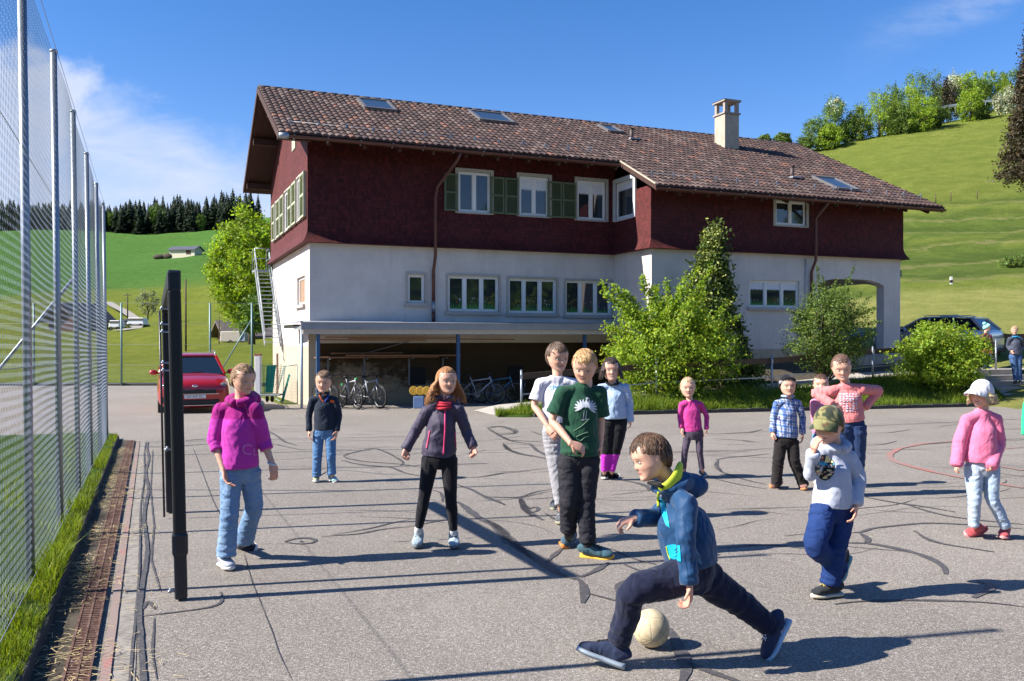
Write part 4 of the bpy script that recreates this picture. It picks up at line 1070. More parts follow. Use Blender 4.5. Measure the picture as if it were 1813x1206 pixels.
# shutters
def shutter(h,pl,mat,parent=house,outd=-.06):
    a0,z0,a1,z1=h; mb=MB(BM)
    def bx(a,b,c,d,e,f):
        ps_=[pl(x,z,dd) for x in(a,b) for z in(c,d) for dd in(e,f)]; xs=[p[0] for p in ps_]; ys=[p[1] for p in ps_]; zs=[p[2] for p in ps_]; mb.bb((min(xs),min(ys),min(zs)),(max(xs),max(ys),max(zs)))
    w=.06; bx(a0,a0+w,z0,z1,outd,-.012); bx(a1-w,a1,z0,z1,outd,-.012); 
    for zz in(z0,(z0+z1)/2-w/2,z1-w): bx(a0+w,a1-w,zz,zz+w,outd+.002,-.014)
    n=int((z1-z0)/.045)
    for i in range(n):
        z=z0+(z1-z0)*(i+.5)/n
        p0=pl(a0+w,z+.014,outd+.012); p1=pl(a1-w,z+.014,outd+.012); p2=pl(a1-w,z-.014,outd+.034); p3=pl(a0+w,z-.014,outd+.034)
        # slat slopes outwards
        mb.add([pl(a0+w,z+.018,-.018),pl(a1-w,z+.018,-.018),pl(a1-w,z-.018,outd+.008),pl(a0+w,z-.018,outd+.008)],[(0,1,2,3)]); 
    bx(a0+w,a1-w,z0,z1,-.014,-.012)
    return mb.build('shutter',mat,parent,fix=False)
for x0,y0,x1,y1 in((786,308,810,374),(867.5,314,892,379),(893.5,316,917,381),(969,322,994,386),(995,324,1019,387)):
    shutter(rect(x0,y0,x1,y1,-.07),PFS,B['shut'])
gpl=lambda a,z,d:(-.07+d,a,z)
zt_=vz(543,303,-.07)[1]; zb_=vz(543,383,-.07)[1]
def gv(px): return vz(px,350,-.07)[0]
for (x1,x0) in((543,536),(528,521),(520,514),(506,500),(499,493.5),(490,485.5)):
    a,b=sorted((gv(x1),gv(x0))); b=max(b,a+.45); shutter((a,zb_,b,zt_),gpl,B['shut_sunlit'],outd=-.10)
for (x1,x0) in((535,529),(513,507),(493,490.5)):
    a,b=sorted((gv(x1),gv(x0))); window((a,zb_+.02,b,zt_),lambda a,z,d:(-.11+d,a,z),1,.05,sill=False,rev=.06)
# small round louvre in the gable
mb=MB(BM); mb.bb((-.10,2.2,6.05),(-.07,2.9,6.75)); mb.build('gable_vent',B['shut_sunlit'],house)
# downpipes
def pipe(pts,r,m,name='downpipe'):
    mb=MB(BM); mb.tube(pts,r,10); return mb.build(name,m,house)
u,_=uz(766,500,0)
pipe([(u+.55,-1.08,rz(-1)-.15),(u+.5,-1.0,rz(-1)-.35),(u+.05,-.35,4.65),(u,-.30,4.3),(u,-.30,ZB-.3),(u,-.10,ZB-.75),(u,-.10,1.1)],.05,B['brown'])
pipe([(u,-.10,1.1),(u,-.10,.78)],.055,M['galv'],'pipe_sleeve'); pipe([(u,-.10,.78),(u,-.10,.45)],.058,B['brown'])
for z in(3.6,1.9,1.2): 
    mb=MB(BM); mb.torus((u,-.30 if z>2.5 else -.1,z),.055,.01,'z'); mb.build('pipe_clamp',B['brown'],house)
u2,_=uz(1437,450,PV-.1)
pipe([(u2,-3.28,rz(-3.2)-.15),(u2,PV-.3,4.05),(u2,PV-.30,3.8),(u2,PV-.30,ZB-.2),(u2,PV-.09,ZB-.6),(u2,PV-.09,-.5)],.05,B['brown'])
u3,_=uz(1427,450,PV-.05); pipe([(u3,PV-.04,ZB-.15),(u3,PV-.04,.3)],.022,plain('conduit',(.5,.5,.52),.5),'conduit')
mb=MB(BM); mb.add([(L2+.02,PV+.5,2.28),(L2+.35,PV+.5,2.45),(L2+.35,PV+1.1,2.45),(L2+.02,PV+1.1,2.28)],[(0,1,2,3)]); mb.bb((L2+.02,PV+.2,2.2),(L2+.28,PV+.5,2.42)); mb.build('wall_lamp',plain('lamp_black',(.03,.03,.03),.5),house)
# canopy along the foot of the house
can=thing('bicycle_canopy','long flat lean-to canopy with grey metal edge over the bicycle parking','canopy',tuple(W(4,-1.6,-2)))
mb=MB(BM); mb.bb((-.46,-1.6,.20),(L1+.6,-.05,.30)); mb.add([(-.46,-1.6,.395),(L1+.6,-1.6,.395),(L1+.6,-.002,.47),(-.46,-.002,.47)],[(0,1,2,3)]); mb.bb((-.46,-.0,.26),(-.006,2.2,.36)); mb.build('roof_deck',B['grey'],can)
mb=MB(BM); mb.bb((-.50,-1.64,.20),(L1+.5,-1.60,.39)); mb.bb((-.52,-1.66,.37),(L1+.5,-1.58,.405)); mb.build('metal_fascia',B['grey'],can)
mb=MB(BM); mb.bb((-.44,-1.59,.07),(L1+.5,-1.50,.20)); mb.build('edge_beam',plain('edge_beam',(.52,.46,.38),.8),can)
mb=MB(BM)
for u_ in np.arange(.3,L1,.9): mb.bb((u_,-1.5,.07),(u_+.08,-.02,.195))
mb.build('joists',B['wood'],can)
mb=MB(BM); mb.bb((-.52,-1.62,.40),(-.44,2.2,.43)); mb.add([(-.5,-1.5,.42),(-.5,2.2,.42),(-.75,2.2,.36),(-.6,-.9,.38)],[(0,1,2,3)]); mb.build('side_flashing',B['grey'],can)
for px in(563,811,1035):
    uu,_=uz(px,650,-1.45); mb=MB(BM); b=W(uu,-1.45,0); zz=gz(0,b.y)-CAMZ
    mb.bb((uu-.05,-1.50,zz-.05),(uu+.05,-1.40,.07)); mb.box((uu,-1.45,zz+.02),(.18,.18,.02)); mb.build('post',B['blue'],can,bev=.006)
uu,_=uz(534,650,-1.3); mb=MB(BM); mb.tube([(uu,-1.3,-2.1),(uu,-1.3,.2)],.04,8); mb.build('drainpipe',plain('pale_blue_pipe',(.35,.43,.5),.45,.2),can)
# planks stored under the canopy
lum=plain('stored_timber',(.30,.15,.075),.8,var=.35,scale=7)
pst=thing('timber_pile','brown boards stacked on brackets under the canopy','timber',tuple(W(2,-.6,-.1)),)
for i,(a,b,v,z,w,h) in enumerate(((.3,4.3,-.9,-.02,.14,.03),(.2,3.4,-.6,-.09,.16,.03),(1.0,6.3,-.75,-.05,.12,.03),(.1,3.9,-.3,-.62,.22,.04),(1.0,4.6,-.4,-.56,.2,.04),(.6,2.8,-.2,-.50,.15,.04))):
    mb=MB(BM); mb.bar((a,v,z),(b,v+.08,z-.02*i%.05),w,h); mb.build('board',lum,pst)
for a in(.5,1.6,3.0,4.1): mb=MB(BM); mb.bb((a,-.5,-.68),(a+.05,-.02,-.64)); mb.bb((a,-.06,-1.5),(a+.06,-.005,-.62)); mb.build('bracket',plain('dull_steel',(.16,.16,.165),.6,.3),pst)
mb=MB(BM); mb.bar((1.3,-.12,-.60),(3.0,-.12,-.15),.03,.03); mb.build('strut',plain('dull_steel',(.16,.16,.165),.6,.3),pst)
for px in(738,912):
    uu,_=uz(px,665,0); mb=MB(BM); mb.bb((uu-.28,-.03,-1.5),(uu+.28,-.005,-.95)); c=mb.build('cellar_window',B['dark'],house)
mb=MB(BM)
for k in range(9): mb.tube([(4.2+k*.45,-.03,-1.75),(4.2+k*.45,-.14,-1.72),(4.2+k*.45,-.14,-1.45),(4.2+k*.45,-.03,-1.42)],.012,6)
mb.build('bicycle_hooks',M['galv'],house)
# fire escape
fe=thing('fire_escape','steep grey steel outside stair with railings at the left end of the house','stairs',tuple(W(-.4,6,-.3)))
st=plain('steel_stair',(.36,.39,.41),.5,.5,var=.15)
A0=(-.62,5.7,-.28); A1=(-.62,9.0,2.62)
for uu in(-.64,-.10):
    mb=MB(BM); mb.bar((uu,5.7,-.30),(uu,9.0,2.62),.03,.18); mb.build('stringer',st,fe)
    mb=MB(BM); mb.tube([(uu,5.75,.15),(uu,9.0,3.35)],.022,6); mb.tube([(uu,9.0,2.6),(uu,9.0,3.45),(uu,9.9,3.45),(uu,9.9,2.6)],.02,6); mb.tube([(uu,9.0,3.05),(uu,9.9,3.05)],.014,6)
    for q in(0,.35,.7): mb.tube([(uu,5.75+3.25*q,-.2+2.9*q),(uu,5.75+3.25*q,.2+3.1*q)],.014,5)
    mb.build('handrail',st,fe)
for i in range(18):
    t=(i+.5)/18; mb=MB(BM); mb.bb((-.62,5.7+3.3*t-.10,-.28+2.9*t-.015),(-.11,5.7+3.3*t+.10,-.28+2.9*t+.015)); mb.build('tread',st,fe)
mb=MB(BM); mb.bb((-.66,9.0,2.55),(-.08,9.95,2.62)); mb.build('landing',st,fe)
for z_,r_ in((3.45,.02),(3.05,.014)): mb=MB(BM); mb.tube([(-.62,9.0,z_),(-.12,9.0,z_)],r_,6); mb.build('end_rail',st,fe)
mb=MB(BM); mb.tube([(-.12,5.72,-.3),(-.06,5.3,-.65),(-.03,5.2,-.9)],.012,5); mb.build('safety_chain',st,fe)
# blue tarpaulin-covered tank under the arch
mb=MB(BM); mb.tube([(18.6,-.9,-.12),(18.75,-.9,-.1),(20.2,-.9,-.1),(20.4,-.9,-.12)],[.32,.46,.46,.30],20); mb.bb((18.8,-1.1,-.56),(18.95,-.7,-.45)); mb.bb((20.0,-1.1,-.56),(20.15,-.7,-.45))
o=mb.build('storage_tank',plain('blue_tank',(.10,.22,.34),.5,.1,var=.3,scale=4)); o.location=(0,0,0); tag(o,'rounded blue tank lying on cradles under the arched porch','tank')
# ------------------------------------------------------------ trees and shrubs
def leafmesh(name,C,size,mat,parent=None,stretch=1.5,bright=(.55,1.45),norm=None,hue=.25,shade=None):
    """one leaf quad (folded) per centre"""
    C=np.asarray(C,dtype=np.float64); n=len(C)
    a=nrg.normal(0,1,(n,3)); a/=np.linalg.norm(a,axis=1)[:,None]
    b=nrg.normal(0,1,(n,3)); 
    if norm is not None: b=b*.8+norm*1.2
    b=np.cross(a,b); b/=np.linalg.norm(b,axis=1)[:,None]+1e-9
    s=(np.broadcast_to(size,(n,))*nrg.uniform(.6,1.35,n))[:,None]
    V=np.stack([C-a*s*stretch*.5,C+b*s*.5*.9,C+a*s*stretch*.5,C-b*s*.5*.9],1).reshape(-1,3)
    Fq=np.arange(n*4).reshape(n,4)
    k=nrg.uniform(*bright,n)
    if shade is not None: k=k*shade
    h=nrg.uniform(-hue,hue,n); col_=np.stack([k*(1+h*.8),k,k*(1-h)],1)
    return npmesh(name,V,Fq,mat,parent,colors=np.repeat(col_,4,0))
def clumps(c,r,nc,per,spread,seed=1,shell=.55,squash=1.0,shape=None):
    """centres of leaves grouped in clumps filling an ellipsoid"""
    g=np.random.default_rng(seed); c=np.array(c,dtype=float); r=np.array(r,dtype=float)
    d=g.normal(0,1,(nc,3)); d/=np.linalg.norm(d,axis=1)[:,None]
    q=g.uniform(shell**3,1,nc)**(1/3); P=d*q[:,None]
    if shape is not None: P=shape(P,g)
    lump=1+.16*np.sin(P[:,0]*5+seed)*np.cos(P[:,2]*4+seed*2)+.1*np.sin(P[:,1]*7)
    P=c+P*r*lump[:,None]
    out=np.repeat(P,per,0)+g.normal(0,1,(nc*per,3))*np.array(spread)*g.uniform(.5,1.2,(nc,1)).repeat(per,0)
    tone=np.repeat(g.uniform(.65,1.3,nc),per)
    return out,tone,P
def trunk(parent,base,h,r,limbs,seed=0,name='trunk',mat=None):
    g=random.Random(seed); mb=MB(); b=Vector(base)
    pts=[b+Vector((g.gauss(0,.02)*h*i/5,g.gauss(0,.02)*h*i/5,h*i/5)) for i in range(6)]
    mb.tube(pts,[r*(1-.75*i/5) for i in range(6)],8)
    for L in limbs:
        q=Vector(L); s=pts[g.randint(1,3)]; m=s.lerp(q,.5)+Vector((0,0,-.06*h)); mb.tube([s,m,q],[r*.45,r*.28,r*.08],6)
    return mb.build(name,mat or M['bark'],parent,fix=False)
def shrub(name,label,cat,base,c,r,nc,per,spread,size,mat,seed=1,shell=.4,extra=None,group=None,stems=9,shape=None,stretch=1.6):
    t=thing(name,label,cat,tuple(base),group)
    C,tone,P=clumps(c,r,nc,per,spread,seed,shell,shape=shape)
    keep=C[:,2]>base[2]+.05; C=C[keep]; tone=tone[keep]
    if extra is not None:
        C=np.concatenate([C,extra]); tone=np.concatenate([tone,np.ones(len(extra))])
    nd=(C-np.array(c))/np.array(r)
    leafmesh('foliage',C,size,mat,t,shade=tone,norm=nd,stretch=stretch)
    g=random.Random(seed); mb=MB(); b=Vector(base)
    for i in range(stems):
        q=Vector(P[g.randrange(len(P))]); m=b.lerp(q,.5)+Vector((g.gauss(0,.1),g.gauss(0,.1),.1)); mb.tube([b+Vector((g.gauss(0,.1),g.gauss(0,.1),-.1)),m,q],[.035,.022,.007],6)
    mb.build('stems',M['bark'],t,fix=False); return t
def sprays(c0,tips,n,spread,seed):
    """leaves along arching twigs that stick out of the crown"""
    g=np.random.default_rng(seed); out=[]
    for p,q in zip(c0,tips):
        p=np.array(p);q=np.array(q); t=g.uniform(.15,1,n)[:,None]; out.append(p+(q-p)*t+g.normal(0,1,(n,3))*spread*(1.15-t*.7))
    return np.concatenate(out)
Db=23.9
def PX(px,py,D=Db): return tuple(pix(px,py,D))
# the loose lime green shrub on the bank, in front of the house corner
tips=[(1061,497),(1085,505),(1105,515),(1138,490),(1150,530),(1180,497),(1205,505),(1228,520),(1085,600),(1075,640),(1100,560),(1120,548),(1068,520),(1160,505),(1190,540),(1085,665),(1110,700),(1135,500),(1215,480),(1250,520),(1075,580),(1300,600),(1310,560),(1235,475),(1262,470),(1290,530),(1245,505)]
src=[(1150,600)]*len(tips); rs=np.random.default_rng(5)
c0=[np.array(PX(1150+rs.uniform(-20,60),620+rs.uniform(-30,40),Db+rs.uniform(-.4,.4))) for _ in tips]
ti=[np.array(PX(x,y,Db+rs.uniform(-.9,.9))) for x,y in tips]
ex1=sprays(c0,ti,460,.11,3)
shrub('leafy_shrub','big loose lime green shrub on the bank in front of the house corner','shrub',PX(1205,714),np.array(PX(1188,618)),(1.85,1.25,1.38),380,52,(.17,.17,.14),.058,M['leaf_bush'],seed=4,shell=.25,extra=ex1,stems=22)
# the dark conical variegated evergreen behind it
def cone(P,g):
    z=g.uniform(-1,1,len(P)); w=(1-z)/2*.98+.10; w=np.where(z>.72,.17,w); a=g.uniform(0,2*np.pi,len(P)); q=g.uniform(.55,1,len(P))**.5
    return np.stack([np.cos(a)*w*q,np.sin(a)*w*q,z],1)
shrub('holly_tree','tall conical evergreen with yellow edged leaves rising behind the lime shrub','tree',PX(1262,690,25.6),np.array(PX(1262,548,25.6)),(1.28,1.1,2.42),300,48,(.13,.13,.15),.075,M['leaf_holly'],seed=9,shape=cone,stems=4)
shrub('holly_tree','tall conical evergreen','tree',(0,0,0),(0,0,0),(1,1,1),1,1,(.1,.1,.1),.01,M['leaf_holly']) if False else None
o=bpy.data.objects['holly_tree']
g=np.random.default_rng(3); C,tone,P=clumps(np.array(PX(1262,535,25.45)),(1.15,1.0,2.2),110,16,(.12,.12,.14),21,shape=cone); leafmesh('yellow_leaves',C,.06,plain('leaf_variegated',(.26,.29,.06),.5,var=.2),o,shade=tone)
shrub('low_shrub','low dull green shrub by the house wall right of the lime shrub','shrub',PX(1310,700,25.2),np.array(PX(1312,668,25.4)),(.75,.6,.6),110,26,(.12,.12,.1),.055,M['leaf_fine'],seed=12)
# the spiky dark shrub
tips=[(1395,548),(1410,555),(1440,500),(1447,470),(1455,488),(1480,492),(1500,490),(1512,470),(1525,515),(1540,525),(1552,545),(1385,620),(1400,585),(1560,570),(1548,590),(1430,520),(1418,610),(1405,640),(1535,600)]
c0=[np.array(PX(1465+rs.uniform(-20,20),590+rs.uniform(-20,40),25.3)) for _ in tips]; ti=[np.array(PX(x,y,25.3+rs.uniform(-.7,.7))) for x,y in tips]
shrub('spiky_shrub','tall dark green shrub with long arching shoots against the white wall','shrub',PX(1455,676,25.3),np.array(PX(1466,590,25.3)),(1.15,.85,1.25),300,64,(.12,.12,.14),.038,M['leaf_fine'],seed=15,shell=.2,extra=sprays(c0,ti,330,.06,8),stems=20)
# the dense bright shrub in front of the parked estate car
shrub('dense_shrub','wide dense yellow green shrub hiding the parked grey car','shrub',PX(1680,702,26.2),np.array(PX(1672,632,26.2)),(1.30,1.0,.98),260,66,(.12,.12,.11),.056,M['leaf_bush'],seed=19,shell=.3,extra=sprays([np.array(PX(1660,620,26.2))]*9,[np.array(PX(x,y,26.2)) for x,y in((1600,600),(1610,585),(1640,575),(1590,620),(1715,572),(1745,610),(1742,650),(1690,568),(1600,650))],160,.07,4))
# big lime tree behind the left end of the house
def tree(name,label,cat,base,h,cr,mat,nc,per,spread,size,seed,group=None,cz=.62,rz_=.42,shell=.5,tr=.03,trmat=None):
    b=Vector(base); t=thing(name,label,cat,base,group)
    c=b+Vector((0,0,h*cz)); r=(cr,cr,h*rz_); C,tone,P=clumps(tuple(c),r,nc,per,spread,seed,shell)
    leafmesh('crown',C,size,mat,t,shade=tone,norm=(C-np.array(c))/np.array(r))
    g=random.Random(seed); trunk(t,base,h*.7,h*tr,[tuple(P[g.randrange(len(P))]) for _ in range(6)],seed,mat=trmat); return t
b=PX(446,610,62); tree('lime_tree','large round bright green tree behind the left end of the house','tree',b,9.1,2.75,M['leaf_lime'],420,90,(.34,.34,.26),.135,31,cz=.58,rz_=.45)
b=PX(447,590,58); shrub('dark_shrub','dark green shrub under the large round tree beside the outside stair','shrub',b,np.array(PX(452,560,58)),(1.1,1.0,1.7),90,30,(.2,.2,.2),.15,M['leaf_mid'],seed=33)
b=pix(262,566,128); tree('bare_leaved_tree','small thin leaved grey green tree standing in the meadow left of the goal post','tree',b,4.2,1.7,plain('sparse_leaf',(.17,.19,.10),.8),60,14,(.3,.3,.3),.16,35)
# spruces of the ridge wood
def spruce_mesh(name,mat,seed,h=1.0,r=.17,layers=16,per=15):
    g=np.random.default_rng(seed); V=[];Fq=[];Cc=[]
    for i in range(layers):
        t=i/(layers-1); z=.06+t*.9; w=r*(1-t)**.85*g.uniform(.8,1.15)+.012
        n=max(4,int(per*(1-t*.6)))
        for k in range(n):
            a=2*np.pi*(k+g.uniform(-.3,.3))/n; rr=w*g.uniform(.6,1.15); dz=-.03*g.uniform(.5,1.6)-.12*rr
            d=np.array([np.cos(a),np.sin(a),0]); s=np.array([-np.sin(a),np.cos(a),0])*rr*g.uniform(.28,.45); tip=d*rr+np.array([0,0,z+dz]); root=np.array([0,0,z+.05]); m=d*rr*.6+np.array([0,0,z+dz*.2+.02])
            b=len(V); V+=[root,m-s,tip,m+s]; Fq.append((b,b+1,b+2,b+3)); kk=g.uniform(.6,1.45); Cc+=[(kk,kk,kk*.95)]*4
    V=np.array(V); V=np.concatenate([V,[[.008,0,0],[-.008,.006,0],[-.008,-.006,0],[0,0,.99]]])*h; b=len(V)-4; Fq.append((b,b+1,b+3,b+3)) if False else None
    Cc=np.array(Cc+[(1,.8,.6)]*4)
    me=npmesh(name,V,np.array(Fq),mat,colors=Cc); return me
protos=[spruce_mesh('spruce_tree',M['leaf_dark'],s,1.0,.15+.012*s,17,16) for s in range(4)]
decid=[]
for s in range(2):
    C,tone,P=clumps((0,0,.58),(.25,.25,.42),90,26,(.035,.035,.035),50+s,.4); decid.append(leafmesh('woodland_tree',C,.035,M['leaf_mid'],shade=tone))
used=set()
def put(proto,loc,h,label,cat,group,w=1.0):
    if proto.name not in used: used.add(proto.name); o=proto
    else: o=proto.copy(); col.objects.link(o)
    o.location=loc; o.scale=(h*w,h*w,h); o.rotation_euler[2]=rng.uniform(0,6.28); tag(o,label,cat,group); return o
fr=random.Random(21); k=0
xs=list(np.linspace(-20,445,74))
for row,(Dr,bas) in enumerate(((352,0),(372,1),(392,2))):
    for i,px in enumerate(xs):
        px_=px+fr.uniform(-5,5)+row*4; D=Dr+fr.uniform(-8,8); z=hz(px_,D); x=(px_-CX)*D/F
        topy=np.interp(px_,[-20,190,205,232,262,280,300,335,350,395,445],[352,356,362,348,356,348,352,342,352,338,334])+fr.uniform(-6,10)
        h=CAMZ+(HY-topy)*D/F-z
        if row<2: h*=fr.uniform(.78,1.0)
        if fr.random()<(.12 if row==0 else .07):
            put(decid[k%2],(x,D,z-.3),h*.8,'fresh green broadleaved tree standing among the dark spruces on the ridge','tree','broadleaved trees in the ridge wood',.9)
        else: put(protos[k%4],(x,D,z-.4),max(9,h),'dark spruce standing in the wood on the left ridge','tree','spruces of the ridge wood',fr.uniform(1.25,1.75))
        k+=1
for px,D,h in((297,345,10),(283,344,9),(318,346,8)): put(protos[k%4],((px-CX)*D/F,D,hz(px,D)-.6),h*1.3,'dark spruce standing in the wood on the left ridge','tree','spruces of the ridge wood',1.3); k+=1
# hedge trees along the crest of the right hill
T=[ # px, top, base(py), D, crown px halfwidth, mat
 (1448,212,266,149,26,'leaf_mid'),(1478,174,262,151,27,'leaf_mid'),(1468,222,262,147,22,'leaf_bush'),(1500,205,258,152,20,'leaf_mid'),(1522,188,256,150,20,'leaf_fine'),
 (1556,162,250,149,32,'leaf_bush'),(1586,180,245,147,24,'leaf_fine'),(1577,152,235,156,22,'leaf_mid'),(1612,148,232,158,24,'leaf_bush'),(1636,126,222,160,28,'leaf_mid'),
 (1625,172,230,146,28,'leaf_bush'),(1655,188,226,148,22,'leaf_fine'),(1601,200,240,147,22,'leaf_mid'),(1668,138,190,168,20,'leaf_brown'),(1690,135,182,170,22,'leaf_white'),(1712,133,184,168,22,'leaf_bush'),
 (1717,158,216,150,20,'leaf_bush'),(1735,140,180,172,24,'leaf_mid'),(1760,130,178,172,24,'leaf_bush'),(1779,160,204,152,16,'leaf_white'),(1790,126,180,174,22,'leaf_mid'),(1425,244,268,148,12,'leaf_fine'),(1735,190,214,150,16,'leaf_fine'),(1385,236,262,160,15,'leaf_fine'),(1352,240,262,160,12,'leaf_fine')]
TL=['fresh green bush tree in the hedge on the crest of the right hill','darker green bush tree in the hedge on the crest of the right hill','white blossoming tree in the hedge on the right crest','brown leafless looking tree in the hedge on the right crest']
T.sort()
ORD=['first','second','third','fourth','fifth','sixth','seventh','eighth','ninth','tenth','eleventh','twelfth','thirteenth','fourteenth','fifteenth']
cnt={}
for i,(px,ty,by,D,hw,mt) in enumerate(T):
    z0=min(CAMZ+(HY-by)*D/F,hz(px,D)+.4); h=CAMZ+(HY-ty)*D/F-z0; r=hw*D/F; b=((px-CX)*D/F,D,z0)
    li={'leaf_mid':1,'leaf_fine':1,'leaf_bush':0,'leaf_white':2,'leaf_brown':3}[mt]
    cnt[li]=cnt.get(li,0)+1; lab=('%s %s from the left in the hedge on the right hill crest'%(ORD[cnt[li]-1],['fresh green bush tree','darker green bush tree','white blossoming tree','brown leafless tree'][li]))
    tree('hedge_tree',lab,'tree',b,h,r*1.1,M[mt],130,44,(r*.13,r*.13,h*.06),.17 if D<165 else .2,60+i,['fresh green hedge trees','dark green hedge trees','blossoming hedge trees','brown hedge trees'][li],cz=.47,rz_=.55,shell=.35)
    if (px,ty) in((1478,174),(1690,135)):
        C,tone,P=clumps((b[0],b[1],b[2]+h*.8),(r*.55,r*.55,h*.2),50,20,(.25,.25,.25),i); leafmesh('blossom',C,.22,M['leaf_white'],[o for o in bpy.data.objects if o.name.startswith('hedge_tree')][-1] if False else bpy.data.objects[max((o.name for o in bpy.data.objects if o.name.startswith('hedge_tree')),key=lambda n:(len(n),n))],shade=tone)
put(spruce_mesh('dark_spruce',M['leaf_dark'],9,1,.2,14,14),((1585-CX)*158/F,158,hz(1585,158)-.3),9.6,'small dark spruce poking out of the hedge on the right crest','tree',None)
C,tone,P=clumps(((1681-CX)*170/F,170,hz(1681,170)+3.2),(1.5,1.5,1.6),60,20,(.3,.3,.3),99); tag(leafmesh('copper_beech',C,.25,M['leaf_purple'],shade=tone),'small purple leaved tree in the hedge on the right crest','tree')
# tall brown-green spruce cut by the right edge of the picture
def bigspruce():
    D=62; b=pix(1838,305,D); b.z=hz(1838,D)-.2; top=CAMZ+(HY-20)*D/F; H=top-b.z
    t=thing('spruce_tree','very tall brownish spruce cut by the right edge of the picture on the hillside','tree',tuple(b))
    z0=CAMZ+(HY-300)*D/F; g=np.random.default_rng(6); P=[]
    n=640; tt=g.uniform(0,1,n)**1.15; a=g.uniform(0,2*np.pi,n); R_=(.3+2.45*(1-tt)**.85)*g.uniform(.75,1.1,n)
    for ti_,ai,ri in zip(tt,a,R_):
        m=70; s=g.uniform(.2,1,m)**.8; z=z0+(top-z0)*ti_
        p=np.stack([np.cos(ai)*s*ri,np.sin(ai)*s*ri,z-.35*s*ri*g.uniform(.8,1.2)],1)+g.normal(0,1,(m,3))*np.array([.10,.10,.07])*(1+s[:,None]); P.append(p+np.array([b.x,b.y,0]))
    C=np.concatenate(P); d=np.linalg.norm(C[:,:2]-np.array([b.x,b.y]),axis=1)
    sh=.9+.0*d; leafmesh('crown',C,.11,M['leaf_brown'],t,stretch=2.2,shade=sh,bright=(.4,1.9)); trunk(t,tuple(b),H*.95,.28,[],3)
bigspruce()
for i,(px,py,D) in enumerate(((1800,300,66),)):
    b=pix(px,py,D); b.z=hz(px,D); shrub('dry_bush','low brown and green bush at the foot of the tall spruce','shrub',tuple(b),(b.x,b.y,b.z+.5),(1.2,.9,.6),60,20,(.2,.2,.15),.11,M['leaf_fine'],seed=71)
# the valley side behind the photographer: seen only as reflections in the windows
def rear():
    V=[];C=[];na=60; rs_=[(5,0),(30,0),(60,2),(90,7),(125,15),(160,22),(220,30),(300,34)]
    for r,z in rs_:
        for i in range(na):
            a=R(168+i*(204/(na-1))); x=r*math.cos(a); y=r*math.sin(a); k=1 if -y>10 else .8
            V.append((x,y-2,gz(0,0)-.12+z*(1+.18*math.sin(a*5)+.1*math.sin(a*11)))); C.append((.10,.16,.03))
    n=len(rs_); I=np.arange(n*na).reshape(n,na); Fq=np.stack([I[:-1,:-1].ravel(),I[1:,:-1].ravel(),I[1:,1:].ravel(),I[:-1,1:].ravel()],1)
    tag(npmesh('rear_valley_side',V,Fq,M['hill'],smooth=True,colors=np.array(C)),kind='structure')
    g=np.random.default_rng(2); P=[]
    for k in range(130):
        a=R(200+g.uniform(0,150)); r=g.uniform(70,135); x=r*math.cos(a); y=r*math.sin(a)-2; z=np.interp(r,[q[0] for q in rs_],[q[1] for q in rs_]); h=g.uniform(6,12); q,t_,_=clumps((x,y,z+h*.55),(h*.33,h*.33,h*.5),26,12,(h*.06,h*.06,h*.06),k); P.append(q)
    tag(leafmesh('rear_wood',np.concatenate(P),1.0,M['leaf_mid']),'wooded valley side behind the viewer, mirrored in the windows','wood',None,'stuff')
rear()
